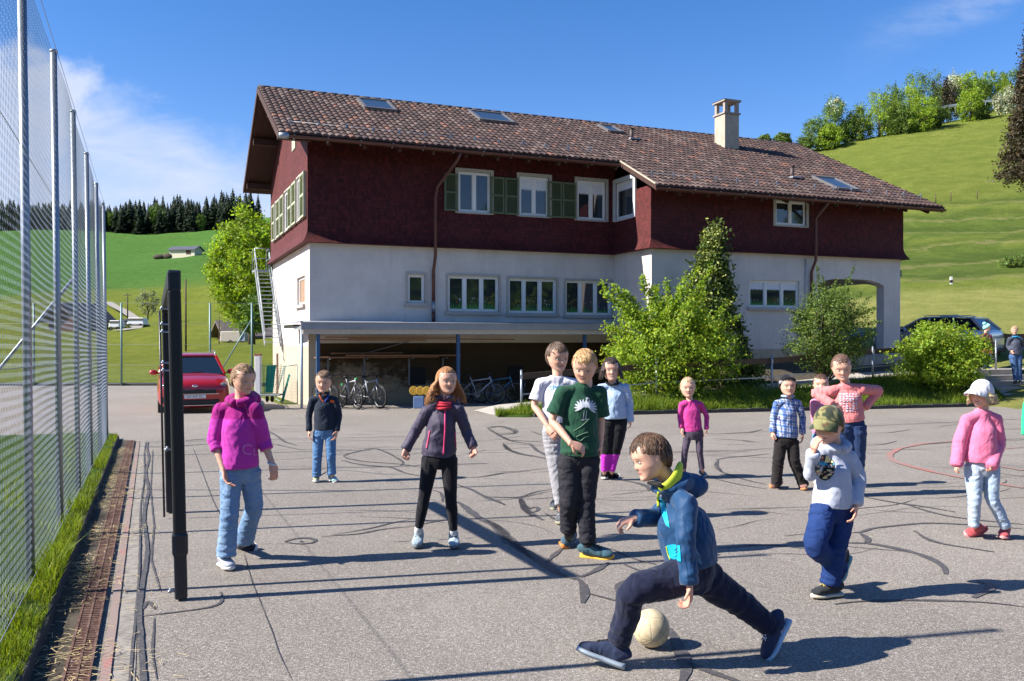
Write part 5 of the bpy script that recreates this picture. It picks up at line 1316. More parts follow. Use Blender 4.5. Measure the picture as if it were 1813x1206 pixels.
# ------------------------------------------------------------ vehicles
def text_mesh(txt,size,extr=0.0,align='CENTER'):
    c=bpy.data.curves.new('t','FONT'); c.body=txt; c.size=size; c.extrude=extr; c.align_x=align; c.align_y='CENTER'
    o=bpy.data.objects.new('t',c); col.objects.link(o); dg=bpy.context.evaluated_depsgraph_get(); dg.update()
    me=bpy.data.meshes.new_from_object(o.evaluated_get(dg)); bpy.data.objects.remove(o); 
    V=[tuple(v.co) for v in me.vertices]; Fs=[tuple(p.vertices) for p in me.polygons]; return V,Fs
def car(name,label,loc,heading,paint,estate=False,plate=None,zoff=0):
    """local frame: nose towards -y, width along x, wheels on z=0; heading rotates about z"""
    t=thing(name,label,'car',loc); t.rotation_euler[2]=heading
    Wd2,Lh,H=.90,2.15,1.52
    # (y, half width at sill, half width at waist, z_bottom, z_waist)
    sec=[(-2.15,.50,.56,.34,.62),(-2.12,.72,.74,.24,.78),(-1.98,.86,.85,.20,.88),(-1.6,.90,.885,.20,.97),(-1.1,.90,.89,.20,1.02),(-.5,.90,.895,.20,1.04),(.6,.90,.895,.20,1.06),(1.4,.90,.89,.20,1.08),(1.9,.88,.86,.24,1.07),(2.10,.80,.78,.28,1.02),(2.17,.66,.66,.34,.92)]
    V=[];Fs=[];prof=12
    for (y,a,b,z0,z1) in sec:
        hm=(z0+z1)/2+.05
        pts=[(0,z0),(a*.82,z0),(a*.97,z0+.07),(a+.012,hm-.18),(a+.02,hm),(b+.005,z1-.13),(b-.03,z1-.03),(b-.12,z1+.015),(b*.45,z1+.035+(.02 if y<-.9 else 0)),(0,z1+.045+(.02 if y<-.9 else 0))]
        ring=[(x,y,z) for x,z in pts]+[(-x,y,z) for x,z in reversed(pts[1:-1])]
        V+=ring
    n=len(ring)
    for i in range(len(sec)-1):
        for k in range(n): Fs.append((i*n+k,i*n+(k+1)%n,(i+1)*n+(k+1)%n,(i+1)*n+k))
    Fs.append(tuple(range(n))); Fs.append(tuple(reversed(range((len(sec)-1)*n,len(sec)*n))))
    mb=MB(); mb.add(V,Fs,0,None,True); body=mb.build('body',paint,t,world=False)
    for pl_ in body.data.polygons: pl_.use_smooth=True
    m=body.modifiers.new('s','SUBSURF'); m.levels=1; m.render_levels=2
    black=plain('car_black_trim',(.012,.012,.013),.5,var=.1); gl=m_glass('car_glass',(.010,.016,.022),.04); chrome=plain('car_chrome',(.6,.6,.62),.2,.9,var=.05)
    # greenhouse
    def gh(y,w,z): return (y,w,z)
    base=[(-1.12,.80,1.04),(-.2,.85,1.06),(1.0,.85,1.08),(1.98 if estate else 1.75,.78,1.08)]
    top=[(-.38,.60,1.47),(-.05,.63,1.51),(.9,.63,1.52),(1.55 if estate else 1.25,.58,1.47)]
    mb=MB(); vs=[]
    for (y,w,z) in base: vs+=[(-w,y,z),(w,y,z)]
    for (y,w,z) in top: vs+=[(-w,y,z),(w,y,z)]
    fs=[]
    for i in range(3):
        fs+=[(2*i,2*i+2,8+2*i+2,8+2*i),(2*i+1,8+2*i+1,8+2*i+3,2*i+3)]
    fs+=[(0,8,9,1),(6,7,15,14)]
    mb.add(vs,fs); mb.build('windows',gl,t,world=False)
    mb=MB(); vs=[]
    for e,(dz,k) in enumerate(((.012,1.0),(.055,.93))):
        for (y,w,z) in top: vs+=[(-w*k-(.02 if e==0 else 0),y,z+dz),(w*k+(.02 if e==0 else 0),y,z+dz)]
    fs=[]
    for i in range(3): fs+=[(2*i,2*i+1,2*i+3,2*i+2),(8+2*i,8+2*i+2,8+2*i+3,8+2*i+1),(2*i,2*i+2,8+2*i+2,8+2*i),(2*i+1,8+2*i+1,8+2*i+3,2*i+3)]
    fs+=[(0,8,9,1),(6,7,15,14)]; mb.add(vs,fs,0,None,True); mb.build('roof',paint,t,world=False,bev=.01)
    mb=MB()
    for s in(-1,1):
        mb.bar((s*.80,-1.12,1.04),(s*.61,-.36,1.49),.055,.06); mb.bar((s*.84,1.0,1.06),(s*.64,.9,1.52),.05,.08); mb.bar((s*.85,-.15,1.05),(s*.64,.05,1.51),.03,.05)
        mb.bar((s*.79,base[3][0],1.06),(s*.59,top[3][0],1.49),.07,.10)
    mb.build('pillars',paint,t,world=False)
    for s in(-1,1):
        mb=MB(); mb.tube([(s*.60,-.2,1.555),(s*.61,-.1,1.60),(s*.61,1.0,1.61),(s*.58,1.2,1.56)],.018,6); mb.build('roof_rail',chrome,t,world=False)
        mb=MB(); mb.ball((s*1.0,-.72,1.08),(.11,.07,.075),12,8); mr=mb.build('wing_mirror',paint,t,world=False); mb=MB(); mb.bar((s*.86,-.72,1.05),(s*.95,-.72,1.06),.04,.03); mb.build('mirror_arm',black,mr,world=False)
        # lights
        mb=MB(); mb.ball((0,0,0),(.135,.13,.065),14,8,Matrix.Translation((s*.69,-1.955,.80))@Matrix.Rotation(s*R(38),4,'Z')); 
        mb.build('headlight',plain('headlight_glass',(.22,.22,.22),.12,.3,var=.1,spec=.9),t,world=False)
        mb=MB(); mb.bb((s*.66,-2.08,.36),(s*.80,-2.0,.52)); mb.build('fog_light',black,t,world=False,bev=.02)
        mb=MB(); mb.ball((s*.74,2.03,.84),(.15,.12,.09),12,8); mb.build('tail_light',plain('tail_light_red',(.30,.015,.015),.25,var=.1),t,world=False)
        for y in(-1.32,1.28):
            mb=MB(); mb.torus((s*.80,y,.325),.235,.095,'x',28,10); w=mb.build('wheel',plain('tyre',(.015,.015,.016),.85,var=.2),t,world=False)
            mb=MB(); mb.disc((s*.845,y,.325),.205,'x',.06,24); mb.build('rim',chrome if not estate else black,w,world=False)
            mb=MB(); mb.torus((s*.865,y,.33),.345,.035,'x',28,6); mb.build('wheel_arch',black,t,world=False)
    mb=MB(); mb.bb((-.52,-2.175,.60),(.52,-2.10,.70)); mb.bb((-.60,-2.165,.30),(.60,-2.08,.44)); mb.build('grille',black,t,world=False,bev=.02)
    mb=MB(); mb.bb((-.58,-2.19,.575),(.58,-2.13,.592)); mb.bb((-.55,-2.20,.285),(.55,-2.12,.30)); mb.build('chrome_trim',chrome,t,world=False)
    mb=MB(); mb.ball((0,-2.145,.79),(.075,.02,.035),14,8); mb.build('badge',chrome,t,world=False)
    mb=MB(); mb.bb((-.26,-2.20,.475),(.26,-2.185,.565)); pt=mb.build('number_plate',plain('plate_white',(.75,.75,.75),.5,var=.05),t,world=False)
    if plate:
        V,Fs=text_mesh(plate,.085); mb=MB(); mb.add([(x,-2.203,.52+y) for x,y,z in V],Fs); mb.build('plate_text',black,pt,world=False,fix=False)
    mb=MB(); mb.bb((-.26,2.165,.66),(.26,2.18,.75)); mb.build('rear_plate',plain('plate_white',(.75,.75,.75),.5,var=.05),t,world=False)
    mb=MB(); mb.bb((-.72,2.02,.26),(.72,2.19,.40)); mb.build('rear_bumper',black,t,world=False,bev=.03)
    mb=MB(); mb.bar((-.3,-1.10,1.06),(.25,-1.02,1.10),.02,.012); mb.build('wiper',black,t,world=False)
    return t
def m_paint(name,c):
    t=NT(name); t.set(c,.28,.25,.5,Coat_Weight=1.0,Coat_Roughness=.04); return t.m
yF=22.2; p=Vector(((348-CX)*22.3/F,22.3,0)); cc=p+Vector((-.4,.92,0))*2.15
c_=car('parked_car','shiny red compact SUV parked nose forward behind the goal post',(cc.x,cc.y,gz(0,cc.y)),R(22.5),m_paint('red_car_paint',(.40,.008,.012)),plate='ZH 343 421')
c_.rotation_euler[0]=R(1.1)
p=pix(1757,636,31.2); c2=car('parked_car','silver grey estate car mostly hidden behind the dense shrub, rear hatch showing',(p.x-1.3,p.y+1.5,p.z+.0),R(-140),m_paint('silver_car_paint',(.42,.44,.48)),estate=True)
# ------------------------------------------------------------ bicycles
def bicycle(loc,rz,frame,label,accent=None):
    t=thing('bicycle',label,'bicycle',loc); t.rotation_euler[2]=rz
    tyre=plain('bike_tyre',(.015,.015,.015),.9,var=.2); fm=plain('bike_'+label[:8].replace(' ','_'),frame,.35,.2); al=plain('alloy',(.20,.20,.21),.4,.8)
    for y in(-.54,.54):
        mb=MB(); mb.torus((0,y,.34),.315,.026,'x',36,8); w=mb.build('wheel',tyre,t,world=False)
        mb=MB(); mb.torus((0,y,.34),.285,.012,'x',36,6); 
        mb.build('rim',al,w,world=False); mb=MB()
        for k in range(16):
            a=k*math.pi/8; mb.tube([(0.01,y,.34),(0,y+.285*math.cos(a),.34+.285*math.sin(a))],.0018,3)
        mb.build('spokes',al,w,world=False)
    mb=MB(); hb=(0,-.38,.80)
    mb.tube([(0,-.36,.86),(0,-.42,.68)],.022,8); mb.tube([(0,-.41,.70),(0,.02,.30)],.024,8); mb.tube([(0,-.37,.80),(0,.20,.72)],.02,8); mb.tube([(0,.02,.30),(0,.24,.84)],.018,8)
    for s in(-1,1): mb.tube([(s*.03,.18,.68),(s*.055,.54,.34)],.010,6); mb.tube([(s*.03,.02,.30),(s*.055,.54,.34)],.011,6)
    mb.build('frame',fm,t,world=False)
    mb=MB()
    for s in(-1,1): mb.tube([(s*.05,-.42,.68),(s*.06,-.54,.34)],.016,8)
    mb.bar((-.07,-.42,.68),(.07,-.42,.68),.03,.03); mb.build('fork',al,t,world=False)
    mb=MB(); mb.tube([(-.33,-.33,.97),(-.12,-.38,.95),(0,-.39,.94),(.12,-.38,.95),(.33,-.33,.97)],.014,8); mb.tube([(0,-.36,.85),(0,-.39,.95)],.016,8); mb.tube([(-.33,-.33,.97),(-.22,-.355,.96)],.018,8); mb.tube([(.33,-.33,.97),(.22,-.355,.96)],.018,8); mb.build('handlebar',tyre,t,world=False)
    mb=MB(); mb.ball((0,.26,.88),(.065,.13,.03),12,8); mb.build('saddle',tyre,t,world=False)
    mb=MB(); mb.disc((.03,.02,.30),.09,'x',.008,20); mb.tube([(.05,.02,.30),(.06,.10,.16)],.009,5); mb.tube([(-.05,.02,.30),(-.06,-.06,.44)],.009,5); mb.box((.09,.10,.16),(.08,.06,.02)); mb.box((-.09,-.06,.44),(.08,.06,.02)); mb.build('crank',al,t,world=False)
    if accent:
        mb=MB(); mb.box((0,.52,.66),(.05,.05,.06)); mb.ball((0,-.45,.86),(.04,.03,.03),8,6); mb.build('lamp',plain('bike_accent'+str(accent[0]),accent,.4),t,world=False)
    # mudguard / stand
    mb=MB(); mb.tube([(.05,.08,.28),(.20,.15,.0)],.010,5); mb.build('kick_stand',al,t,world=False)
    return t
def gpt(px,D): x=(px-CX)*D/F; return (x,D,gz(0,D))
bicycle(gpt(619,24.3),TH+R(12),(.35,.36,.38),'grey mountain bike with green and red details parked under the canopy',(.02,.5,.1))
bicycle(gpt(654,24.6),TH+R(20),(.30,.32,.36),'dark silver mountain bike parked beside the grey one under the canopy')
bicycle(gpt(846,26.2),TH+R(62),(.40,.40,.44),'black and white mountain bike leaning in the shade behind the jacket girl')
bicycle(gpt(882,26.9),TH+R(66),(.06,.20,.34),'dark blue mountain bike in the deepest shade under the canopy')
bicycle(gpt(575,24.3),TH+R(15),(.45,.42,.05),'bicycle with yellow handgrips hidden behind the small boy')
# spring rocker with yellow discs
def rocker():
    b=Vector(gpt(748,24.4)); t=thing('stacked_toy','blue box with three round yellow seats on top under the canopy','toy',tuple(b))
    y=plain('yellow_plastic',(.40,.23,.02),.5); mb=MB(); mb.box((b.x-.1,b.y,b.z+.17),(.30,.25,.34)); mb.build('blue_box',plain('blue_box',(.10,.17,.32),.6),t,bev=.02)
    for i in range(3):
        mb=MB(); mb.disc((b.x-.24+.19*i,b.y-.05-.03*i,b.z+.50),.13,'y',.05,24); mb.build('round_seat',y,t,bev=.015)
rocker()
# green netted goals on a trolley, white post, beside the gable wall
def minigoals():
    g=plain('green_net',(.03,.30,.20),.8); wp=plain('white_post_paint',(.72,.70,.66),.45,var=.15); 
    def P(px,py,D=24.0): return pix(px,py,D)
    t=thing('net_trolley','white post and folded green net on a small wheeled trolley by the house','trolley',tuple(P(460,705)))
    mb=MB(); mb.box(tuple(P(457,664)),(.17,.15,1.15)); mb.build('white_post',wp,t,bev=.02)
    mb=MB(); mb.box(tuple(P(457,628)),(.18,.16,.05)); mb.build('rusty_cap',plain('rusty_cap',(.30,.10,.05),.8),t)
    mb=MB(); mb.box(tuple(P(468,699)),(.95,.5,.04)); mb.build('trolley_deck',plain('trolley_deck',(.30,.32,.32),.6,.3),t)
    for px in(473,482):
        mb=MB(); mb.torus(tuple(P(px,706)),.07,.03,'x',18,8); mb.build('wheel',plain('castor',(.02,.02,.02),.8),t)
    # gathered net
    n=34; m=26; V=[];Fq=[]
    for i in range(n+1):
        for j in range(m+1):
            a=i/n; z=j/m; w=.20+.14*z; p=P(478,697); x=p.x+(a-.5)*2*w+(.12*z if 1 else 0); y=p.y+.05*math.sin(a*25+z*3)+.1*a; V.append((x,y,p.z+z*.82))
    mb=MB(); thr=.007
    for i in range(n):
        for j in range(m):
            a=V[i*(m+1)+j]; 
            if (i%2==0): mb.bar(a,V[i*(m+1)+j+1],thr)
            if (j%2==0): mb.bar(a,V[(i+1)*(m+1)+j],thr)
    mb.build('net',g,t,fix=False)
    mb=MB(); mb.add([tuple(P(470,695,24.05)),tuple(P(483,695,24.05)),tuple(P(489,646,24.05)),tuple(P(472,648,24.05))],[(0,1,2,3)]); mb.build('folded_net',g,t)
    mb=MB(); mb.bar(P(491,700),P(491,626),.05,.04); mb.build('upright',plain('rust_post',(.30,.17,.11),.7),t)
    t2=thing('practice_goal','small wire goal frame with green net leaning on the beige house wall','goal',tuple(P(510,713)))
    mb=MB()
    D=24.2; A,Bq,Cq,Dq=P(500,714,D),P(527,714,D),P(526,646,D+.2),P(503,648,D+.2); E=P(488,706,D+.3)
    for a,b in((A,Bq),(Bq,Cq),(Cq,Dq),(Dq,A),(A,E),(E,Dq)): mb.tube([a,b],.014,6)
    mb.build('frame',plain('goal_grey',(.25,.36,.33),.5,.2),t2)
    mb=MB()
    for k in range(1,12):
        q=k/12; mb.tube([A.lerp(Bq,q),Dq.lerp(Cq,q)],.003,3); 
    for k in range(1,26):
        q=k/26; mb.tube([A.lerp(Dq,q),Bq.lerp(Cq,q)],.003,3)
    mb.build('wire_net',plain('thin_green_wire',(.10,.30,.24),.6),t2,fix=False)
    mb=MB(); mb.add([tuple(P(497,711,D-.02)),tuple(P(502,711,D-.02)),tuple(P(514,664,D+.1)),tuple(P(511,662,D+.1))],[(0,1,2,3)]); mb.build('green_band',g,t2)
minigoals()
# ------------------------------------------------------------ far buildings, poles, track
def chalet(name,label,base,w,d,h,rh_,rz,wallm,roofm,over=.6,parts=()):
    t=thing(name,label,'building',tuple(base)); t.rotation_euler[2]=rz
    mb=MB(); mb.add([(-w/2,-d/2,-1.5),(w/2,-d/2,-1.5),(w/2,d/2,-1.5),(-w/2,d/2,-1.5),(-w/2,-d/2,h),(w/2,-d/2,h),(w/2,d/2,h),(-w/2,d/2,h),(-w/2,0,h+rh_),(w/2,0,h+rh_)],[(0,1,5,4),(2,3,7,6),(1,2,6,9,5),(3,0,4,8,7)]); mb.build('wall',wallm,t,world=False)
    mb=MB(); s=rh_/(d/2); o=over; z=h-o*s
    for e in(-1,1):
        a=[(-w/2-o,e*(d/2+o),z),(w/2+o,e*(d/2+o),z),(w/2+o,0,h+rh_),(-w/2-o,0,h+rh_)]; b=[(x,y,q+.22) for x,y,q in a]; mb.add(a+b,[(0,1,2,3),(7,6,5,4),(0,4,5,1),(1,5,6,2),(2,6,7,3),(3,7,4,0)])
    mb.build('roof',roofm,t,world=False)
    for (x,z0,ww,hh,e,nm,m) in parts:
        mb=MB(); 
        if e=='s': mb.bb((x-ww/2,-d/2-.06,z0),(x+ww/2,-d/2+.02,z0+hh))
        else: mb.bb((w/2-.02,x-ww/2,z0),(w/2+.06,x+ww/2,z0+hh))
        mb.build(nm,m,t,world=False)
    return t
cream=plain('cream_wall',(.62,.56,.42),.9); dw=plain('dark_timber_wall',(.10,.045,.03),.85,var=.4); rf1=plain('slate_roof',(.07,.075,.10),.7,.0,var=.2,scale=2); rf2=plain('grey_tile_roof',(.14,.11,.10),.8,var=.3,scale=2)
D=262; b=pix(330,446,D); b.z=hz(330,D)-.1
chalet('field_barn','low cream barn with dark blue roof high on the left meadow',b,8.6,4.2,1.5,1.0,R(-14),cream,rf1,.5,[(2.2,.0,1.6,1.2,'s','door',dw)])
b=pix(302,444,D); b.z=hz(302,D); mb=MB(); 
t=thing('dung_heap','low brown earth heap beside the far cream barn','heap',tuple(b)); mb.ball(tuple(b-Vector((0,0,.5))),(2.4,1.4,1.2),14,8); mb.build('heap',M['soil'],t,fix=False)
mb=MB(); mb.ball(tuple(b-Vector((3.2,0,.7))),(2.2,1.2,.9),14,8); mb.build('low_heap',M['soil'],t,fix=False)
D=98; b=pix(430,545,D); b.z=hz(430,D)-.3
chalet('chalet','brown timber chalet with grey roof and windows below the large round tree',b,4.6,3.6,1.2,1.2,R(35),dw,rf2,.8,[(-1.2,.35,.7,.7,'s','window',B['fwhite']),(0,.35,.7,.7,'s','window',B['fwhite']),(1.0,.3,.7,.8,'s','window',B['fwhite']),(0,-1.2,4.2,1.2,'s','stone_base',plain('stone_base',(.35,.25,.18),.9))])
b=pix(411,548,92); b.z=hz(411,92)
t=thing('caravan','pale cream caravan parked beside the brown chalet','caravan',tuple(b)); mb=MB(); mb.box((b.x,b.y,b.z+.95),(2.3,1.3,1.15),taper=.9); mb.build('body',plain('caravan_body',(.55,.47,.38),.6),t,bev=.08); mb=MB(); mb.box((b.x+1.35,b.y,b.z+.9),(.5,1.25,.95),taper=.6); mb.build('front',plain('caravan_front',(.25,.28,.33),.3),t,bev=.05)
mb=MB(); mb.torus((b.x,b.y-.6,b.z+.3),.22,.08,'y'); mb.build('wheel',plain('castor',(.02,.02,.02),.8),t)
D=118; b=pix(140,571,D); b.z=hz(176,D)-.4
chalet('farm_house','dark farmhouse seen through the end of the mesh fence',b,6,4.4,1.6,1.8,R(75),dw,rf2,.9,[(-1.5,.5,.9,1.0,'s','window',B['fwhite']),(1.2,.5,.9,1.0,'s','window',B['fwhite'])])
def vehicle_far(px,py,D,w,h,lab,c):
    b=pix(px,py,D); b.z=hz(px,D); t=thing('parked_van',lab,'van',tuple(b)); mb=MB(); mb.box((b.x,b.y,b.z+h/2+.25),(w,1.7,h*.8),taper=.86); mb.build('body',plain('far_paint'+lab[:5],c,.4),t,bev=.12)
    mb=MB(); mb.box((b.x,b.y,b.z+h*.72+.25),(w*.86,1.66,h*.22)); mb.build('windows',B['glass'],t)
    for s in(-1,1): 
        mb=MB(); mb.torus((b.x+s*w*.3,b.y-.8,b.z+.28),.2,.08,'y',16,6); mb.build('wheel',plain('castor',(.02,.02,.02),.8),t)
vehicle_far(207,572,112,1.5,1.2,'small white van parked by the dark farmhouse',(.75,.75,.75))
vehicle_far(244,569,116,2.4,1.2,'white car parked on the gravel track in the meadow',(.8,.8,.8))
vehicle_far(222,571,116,1.3,1.0,'dark blue car parked on the gravel track',(.05,.07,.10))
mb=MB(); pts=[(150,528,150),(190,532,150),(205,538,143),(222,544,136),(236,552,128),(248,562,120),(240,572,112),(200,578,108)]
vs=[];fs=[]
Q=[]
for (a,b_) in zip(pts[:-1],pts[1:]):
    for k in range(6): Q.append([a[i]+(b_[i]-a[i])*k/6 for i in range(3)])
for i,(px,py,D) in enumerate(Q):
    for s in(-.8,.8):
        x=(px-CX)*D/F+s; vs.append((x,D,hz(px,D)+.35))
    if i: fs.append((2*i-2,2*i-1,2*i+1,2*i))
mb.add(vs,fs); tag(mb.build('gravel_track',plain('gravel',(.27,.245,.21),.95),fix=False),kind='structure')
def pole(px,py,D,h,label,r=.11,arms=True):
    b=pix(px,py,D); b.z=hz(px,D)-.2; t=thing('utility_pole',label,'pole',tuple(b)); mb=MB(); mb.tube([b,b+Vector((0,0,h))],[r,r*.7],8); mb.build('mast',wood_dark,t)
    if arms:
        mb=MB(); mb.bar(b+Vector((-.5,0,h*.93)),b+Vector((.5,0,h*.93)),.08,.08); mb.build('crossarm',wood_dark,t)
        for s in(-.45,.45): mb=MB(); mb.ball(tuple(b+Vector((s,0,h*.93+.12))),.07,8,6); mb.build('insulator',M['concrete'],t)
pole(329,632,80,7.2,'slim dark wooden pole just right of the goal post',.10,False)
pole(226,571,126,4.2,'short dark pole by the track left of the goal')
pole(388,566,90,3.4,'thin pale pole standing left of the chalet',.06,False)
# roadside marker and crash barrier on the right hill
b=pix(1684,514,59); b.z=hz(1684,59)
t=thing('marker_post','white roadside marker post with black band on the right meadow','marker post',tuple(b)); 
for z0,z1,m,nm in((0,.42,B['fwhite'],'lower_post'),(.42,.62,plain('marker_black',(.01,.01,.01),.5),'black_band'),(.62,.85,B['fwhite'],'post_head')):
    mb=MB(); mb.bb((b.x-.07,b.y-.07,b.z+z0),(b.x+.07,b.y+.07,b.z+z1)); mb.build(nm,m,t)
t=thing('crash_barrier','long pale grey steel crash barrier along the road on the right crest','barrier',tuple(pix(1705,188,163)))
pp=[pix(1640,196,163),pix(1700,186,163),pix(1740,181,163),pix(1800,177,163)]
for a,b_ in zip(pp[:-1],pp[1:]):
    for dz in(.0,.24): mb=MB(); mb.bar(a+Vector((0,0,dz)),b_+Vector((0,0,dz)),.05,.16); mb.build('rail',plain('barrier_grey',(.55,.56,.55),.5,.4),t)
for q in np.linspace(0,1,14):
    a=pp[0].lerp(pp[1],min(1,q*2.2)) if q<.45 else pp[1].lerp(pp[3],(q-.45)/.55); mb=MB(); mb.bb((a.x-.05,a.y,a.z-1.4),(a.x+.05,a.y+.1,a.z+.3)); mb.build('post',plain('barrier_grey',(.55,.56,.55),.5,.4),t)
for px,py,wh in((1656,352,'leftmost'),(1683,342,'middle'),(1730,340,'rightmost')):
    b=pix(px,py,96); b.z=hz(px,96); mb=MB(); mb.tube([b,b+Vector((0,0,1.0))],.05,6); tag(mb.build('fence_stake',wood_dark),wh+' of three thin wooden pasture stakes on the right hillside','stake','pasture stakes on the right hillside')
# ------------------------------------------------------------ people
def fabric(name,rough=.85,bump=.2,bs=700,var=.10,spec=.15,fold=.42):
    t=NT(name); a=t.attr('Col'); n=t.noise(9,4,.6); n2=t.noise(120,3,.6)
    c=t.mix(1.0,a,t.ramp(n,[(.3,1-var),(.7,1+var*.4)]),'MULTIPLY'); c=t.mix(t.ramp(n2,[(.4,.14),(.7,0.0)]),c,(0,0,0))
    t.set(c,rough,0,spec,Sheen_Weight=.15)
    h=t.noise(9,1.2,.4,t.vec(sc=(1.5,1,.8),rot=(0,R(35),0)),dist=.9); b1=t.n.new('ShaderNodeBump'); b1.inputs['Strength'].default_value=fold; b1.inputs['Distance'].default_value=.05; t.L(h,b1.inputs['Height'])
    b2=t.n.new('ShaderNodeBump'); b2.inputs['Strength'].default_value=bump; b2.inputs['Distance'].default_value=.002; t.L(t.noise(bs*.5,2,.5),b2.inputs['Height']); t.L(b1.outputs[0],b2.inputs['Normal']); t.L(b2.outputs[0],t.b.inputs['Normal'])
    return t.m
def m_denim():
    t=NT('denim'); a=t.attr('Col'); n=t.noise(7,5,.65,t.vec(sc=(1,1,.6))); n2=t.noise(90,3,.7)
    c=t.mix(t.ramp(n,[(.48,0.0),(.72,.5)]),a,t.mix(1.0,a,(1.9,1.6,1.35),'MULTIPLY')); c=t.mix(t.ramp(n2,[(.4,.25),(.7,0.0)]),c,(0,0,.01))
    t.set(c,.85,0,.15); h=t.noise(11,1.5,.45,t.vec(sc=(.8,1,1.5),rot=(0,R(-20),0)),dist=1.0); t.bump(h,.5,.04); return t.m
FAB=fabric('cotton'); SHELL=fabric('softshell',.62,.1,400,.08,.3,.5); DENIM=m_denim(); KNIT=fabric('fleece_knit',.95,.3,300,.12,.1,.32)
def m_skin():
    t=NT('skin'); a=t.attr('Col'); n=t.noise(30,4,.6); c=t.mix(1.0,a,t.ramp(n,[(.3,.93),(.7,1.05)]),'MULTIPLY'); t.set(c,.48,0,.35,Subsurface_Weight=.08,Subsurface_Scale=.01); t.b.inputs['Subsurface Radius'].default_value=(1,.35,.2); return t.m
SKIN=m_skin()
def m_hair():
    t=NT('hair'); a=t.attr('Col'); n=t.noise(70,3,.6); c=t.mix(1.0,a,t.ramp(n,[(.3,.55),(.7,1.5)]),'MULTIPLY'); t.set(c,.5,0,.45); t.bump(t.noise(160,3,.6),.6,.004); return t.m
HAIR=m_hair()
RUB=plain('shoe_rubber',(.03,.03,.03),.8); WHT=plain('shoe_white',(.72,.70,.66),.6)
EYE_W=plain('eye_white',(.55,.50,.47),.4); EYE_I=plain('eye_iris',(.03,.025,.02),.15); LASH=plain('lash',(.03,.02,.015),.7)
def catmull(P,n):
    P=[np.array(p,dtype=float) for p in P]
    if len(P)==2: return [P[0]+(P[1]-P[0])*t for t in np.linspace(0,1,n)]
    Q=[2*P[0]-P[1]]+P+[2*P[-1]-P[-2]]; out=[]; m=len(P)-1
    for t in np.linspace(0,m,n):
        i=min(int(t),m-1); u=t-i; a,b,c,d=Q[i],Q[i+1],Q[i+2],Q[i+3]
        out.append(.5*((2*b)+(-a+c)*u+(2*a-5*b+4*c-d)*u*u+(-a+3*b-3*c+d)*u**3))
    return out
def sweep(mb,P,RX,RY=None,xd=(1,0,0),seg=20,step=.016,wr=(),ph=0,lin=False):
    """smooth tube with elliptic section; xd: one x direction or one per control point"""
    RY=RY or RX; k=len(P); L=sum((Vector(P[i+1])-Vector(P[i])).length for i in range(k-1)); n=max(4,int(L/step)+1)
    multi=hasattr(xd[0],'__len__'); X=xd if multi else [xd]*k
    ctl=[list(P[i])+[RX[i],RY[i]]+list(X[i]) for i in range(k)]
    if lin:
        D=np.array(ctl,dtype=float); tt=np.linspace(0,k-1,n); C=[np.array([np.interp(t,range(k),D[:,c]) for c in range(D.shape[1])]) for t in tt]
    else: C=catmull(ctl,n)
    vs=[];fs=[]
    for i,c in enumerate(C):
        p=Vector(c[:3]); t=(Vector(C[min(i+1,n-1)][:3])-Vector(C[max(i-1,0)][:3])).normalized(); x=Vector(c[5:8]); x=(x-t*x.dot(t))
        if x.length<1e-4: x=Vector((1,0,0)).cross(t)
        x.normalize(); y=t.cross(x); s=i/(n-1); rx=max(c[3],.002); ry=max(c[4],.002)
        for q in range(seg):
            a=2*math.pi*q/seg; w=1.0
            for (cc,wd,am,fr_,tw) in wr: w+=am*math.exp(-((s-cc)/wd)**2)*math.sin(fr_*s*2*math.pi+tw*math.sin(a+ph)+ph*1.7)
            vs.append(p+x*(math.cos(a)*rx*w)+y*(math.sin(a)*ry*w))
    for i in range(n-1):
        for q in range(seg):
            q2=(q+1)%seg; fs.append((i*seg+q,i*seg+q2,(i+1)*seg+q2,(i+1)*seg+q))
    fs.append(tuple(reversed(range(seg)))); fs.append(tuple(range((n-1)*seg,n*seg))); mb.add(vs,fs,0,None,True); return mb
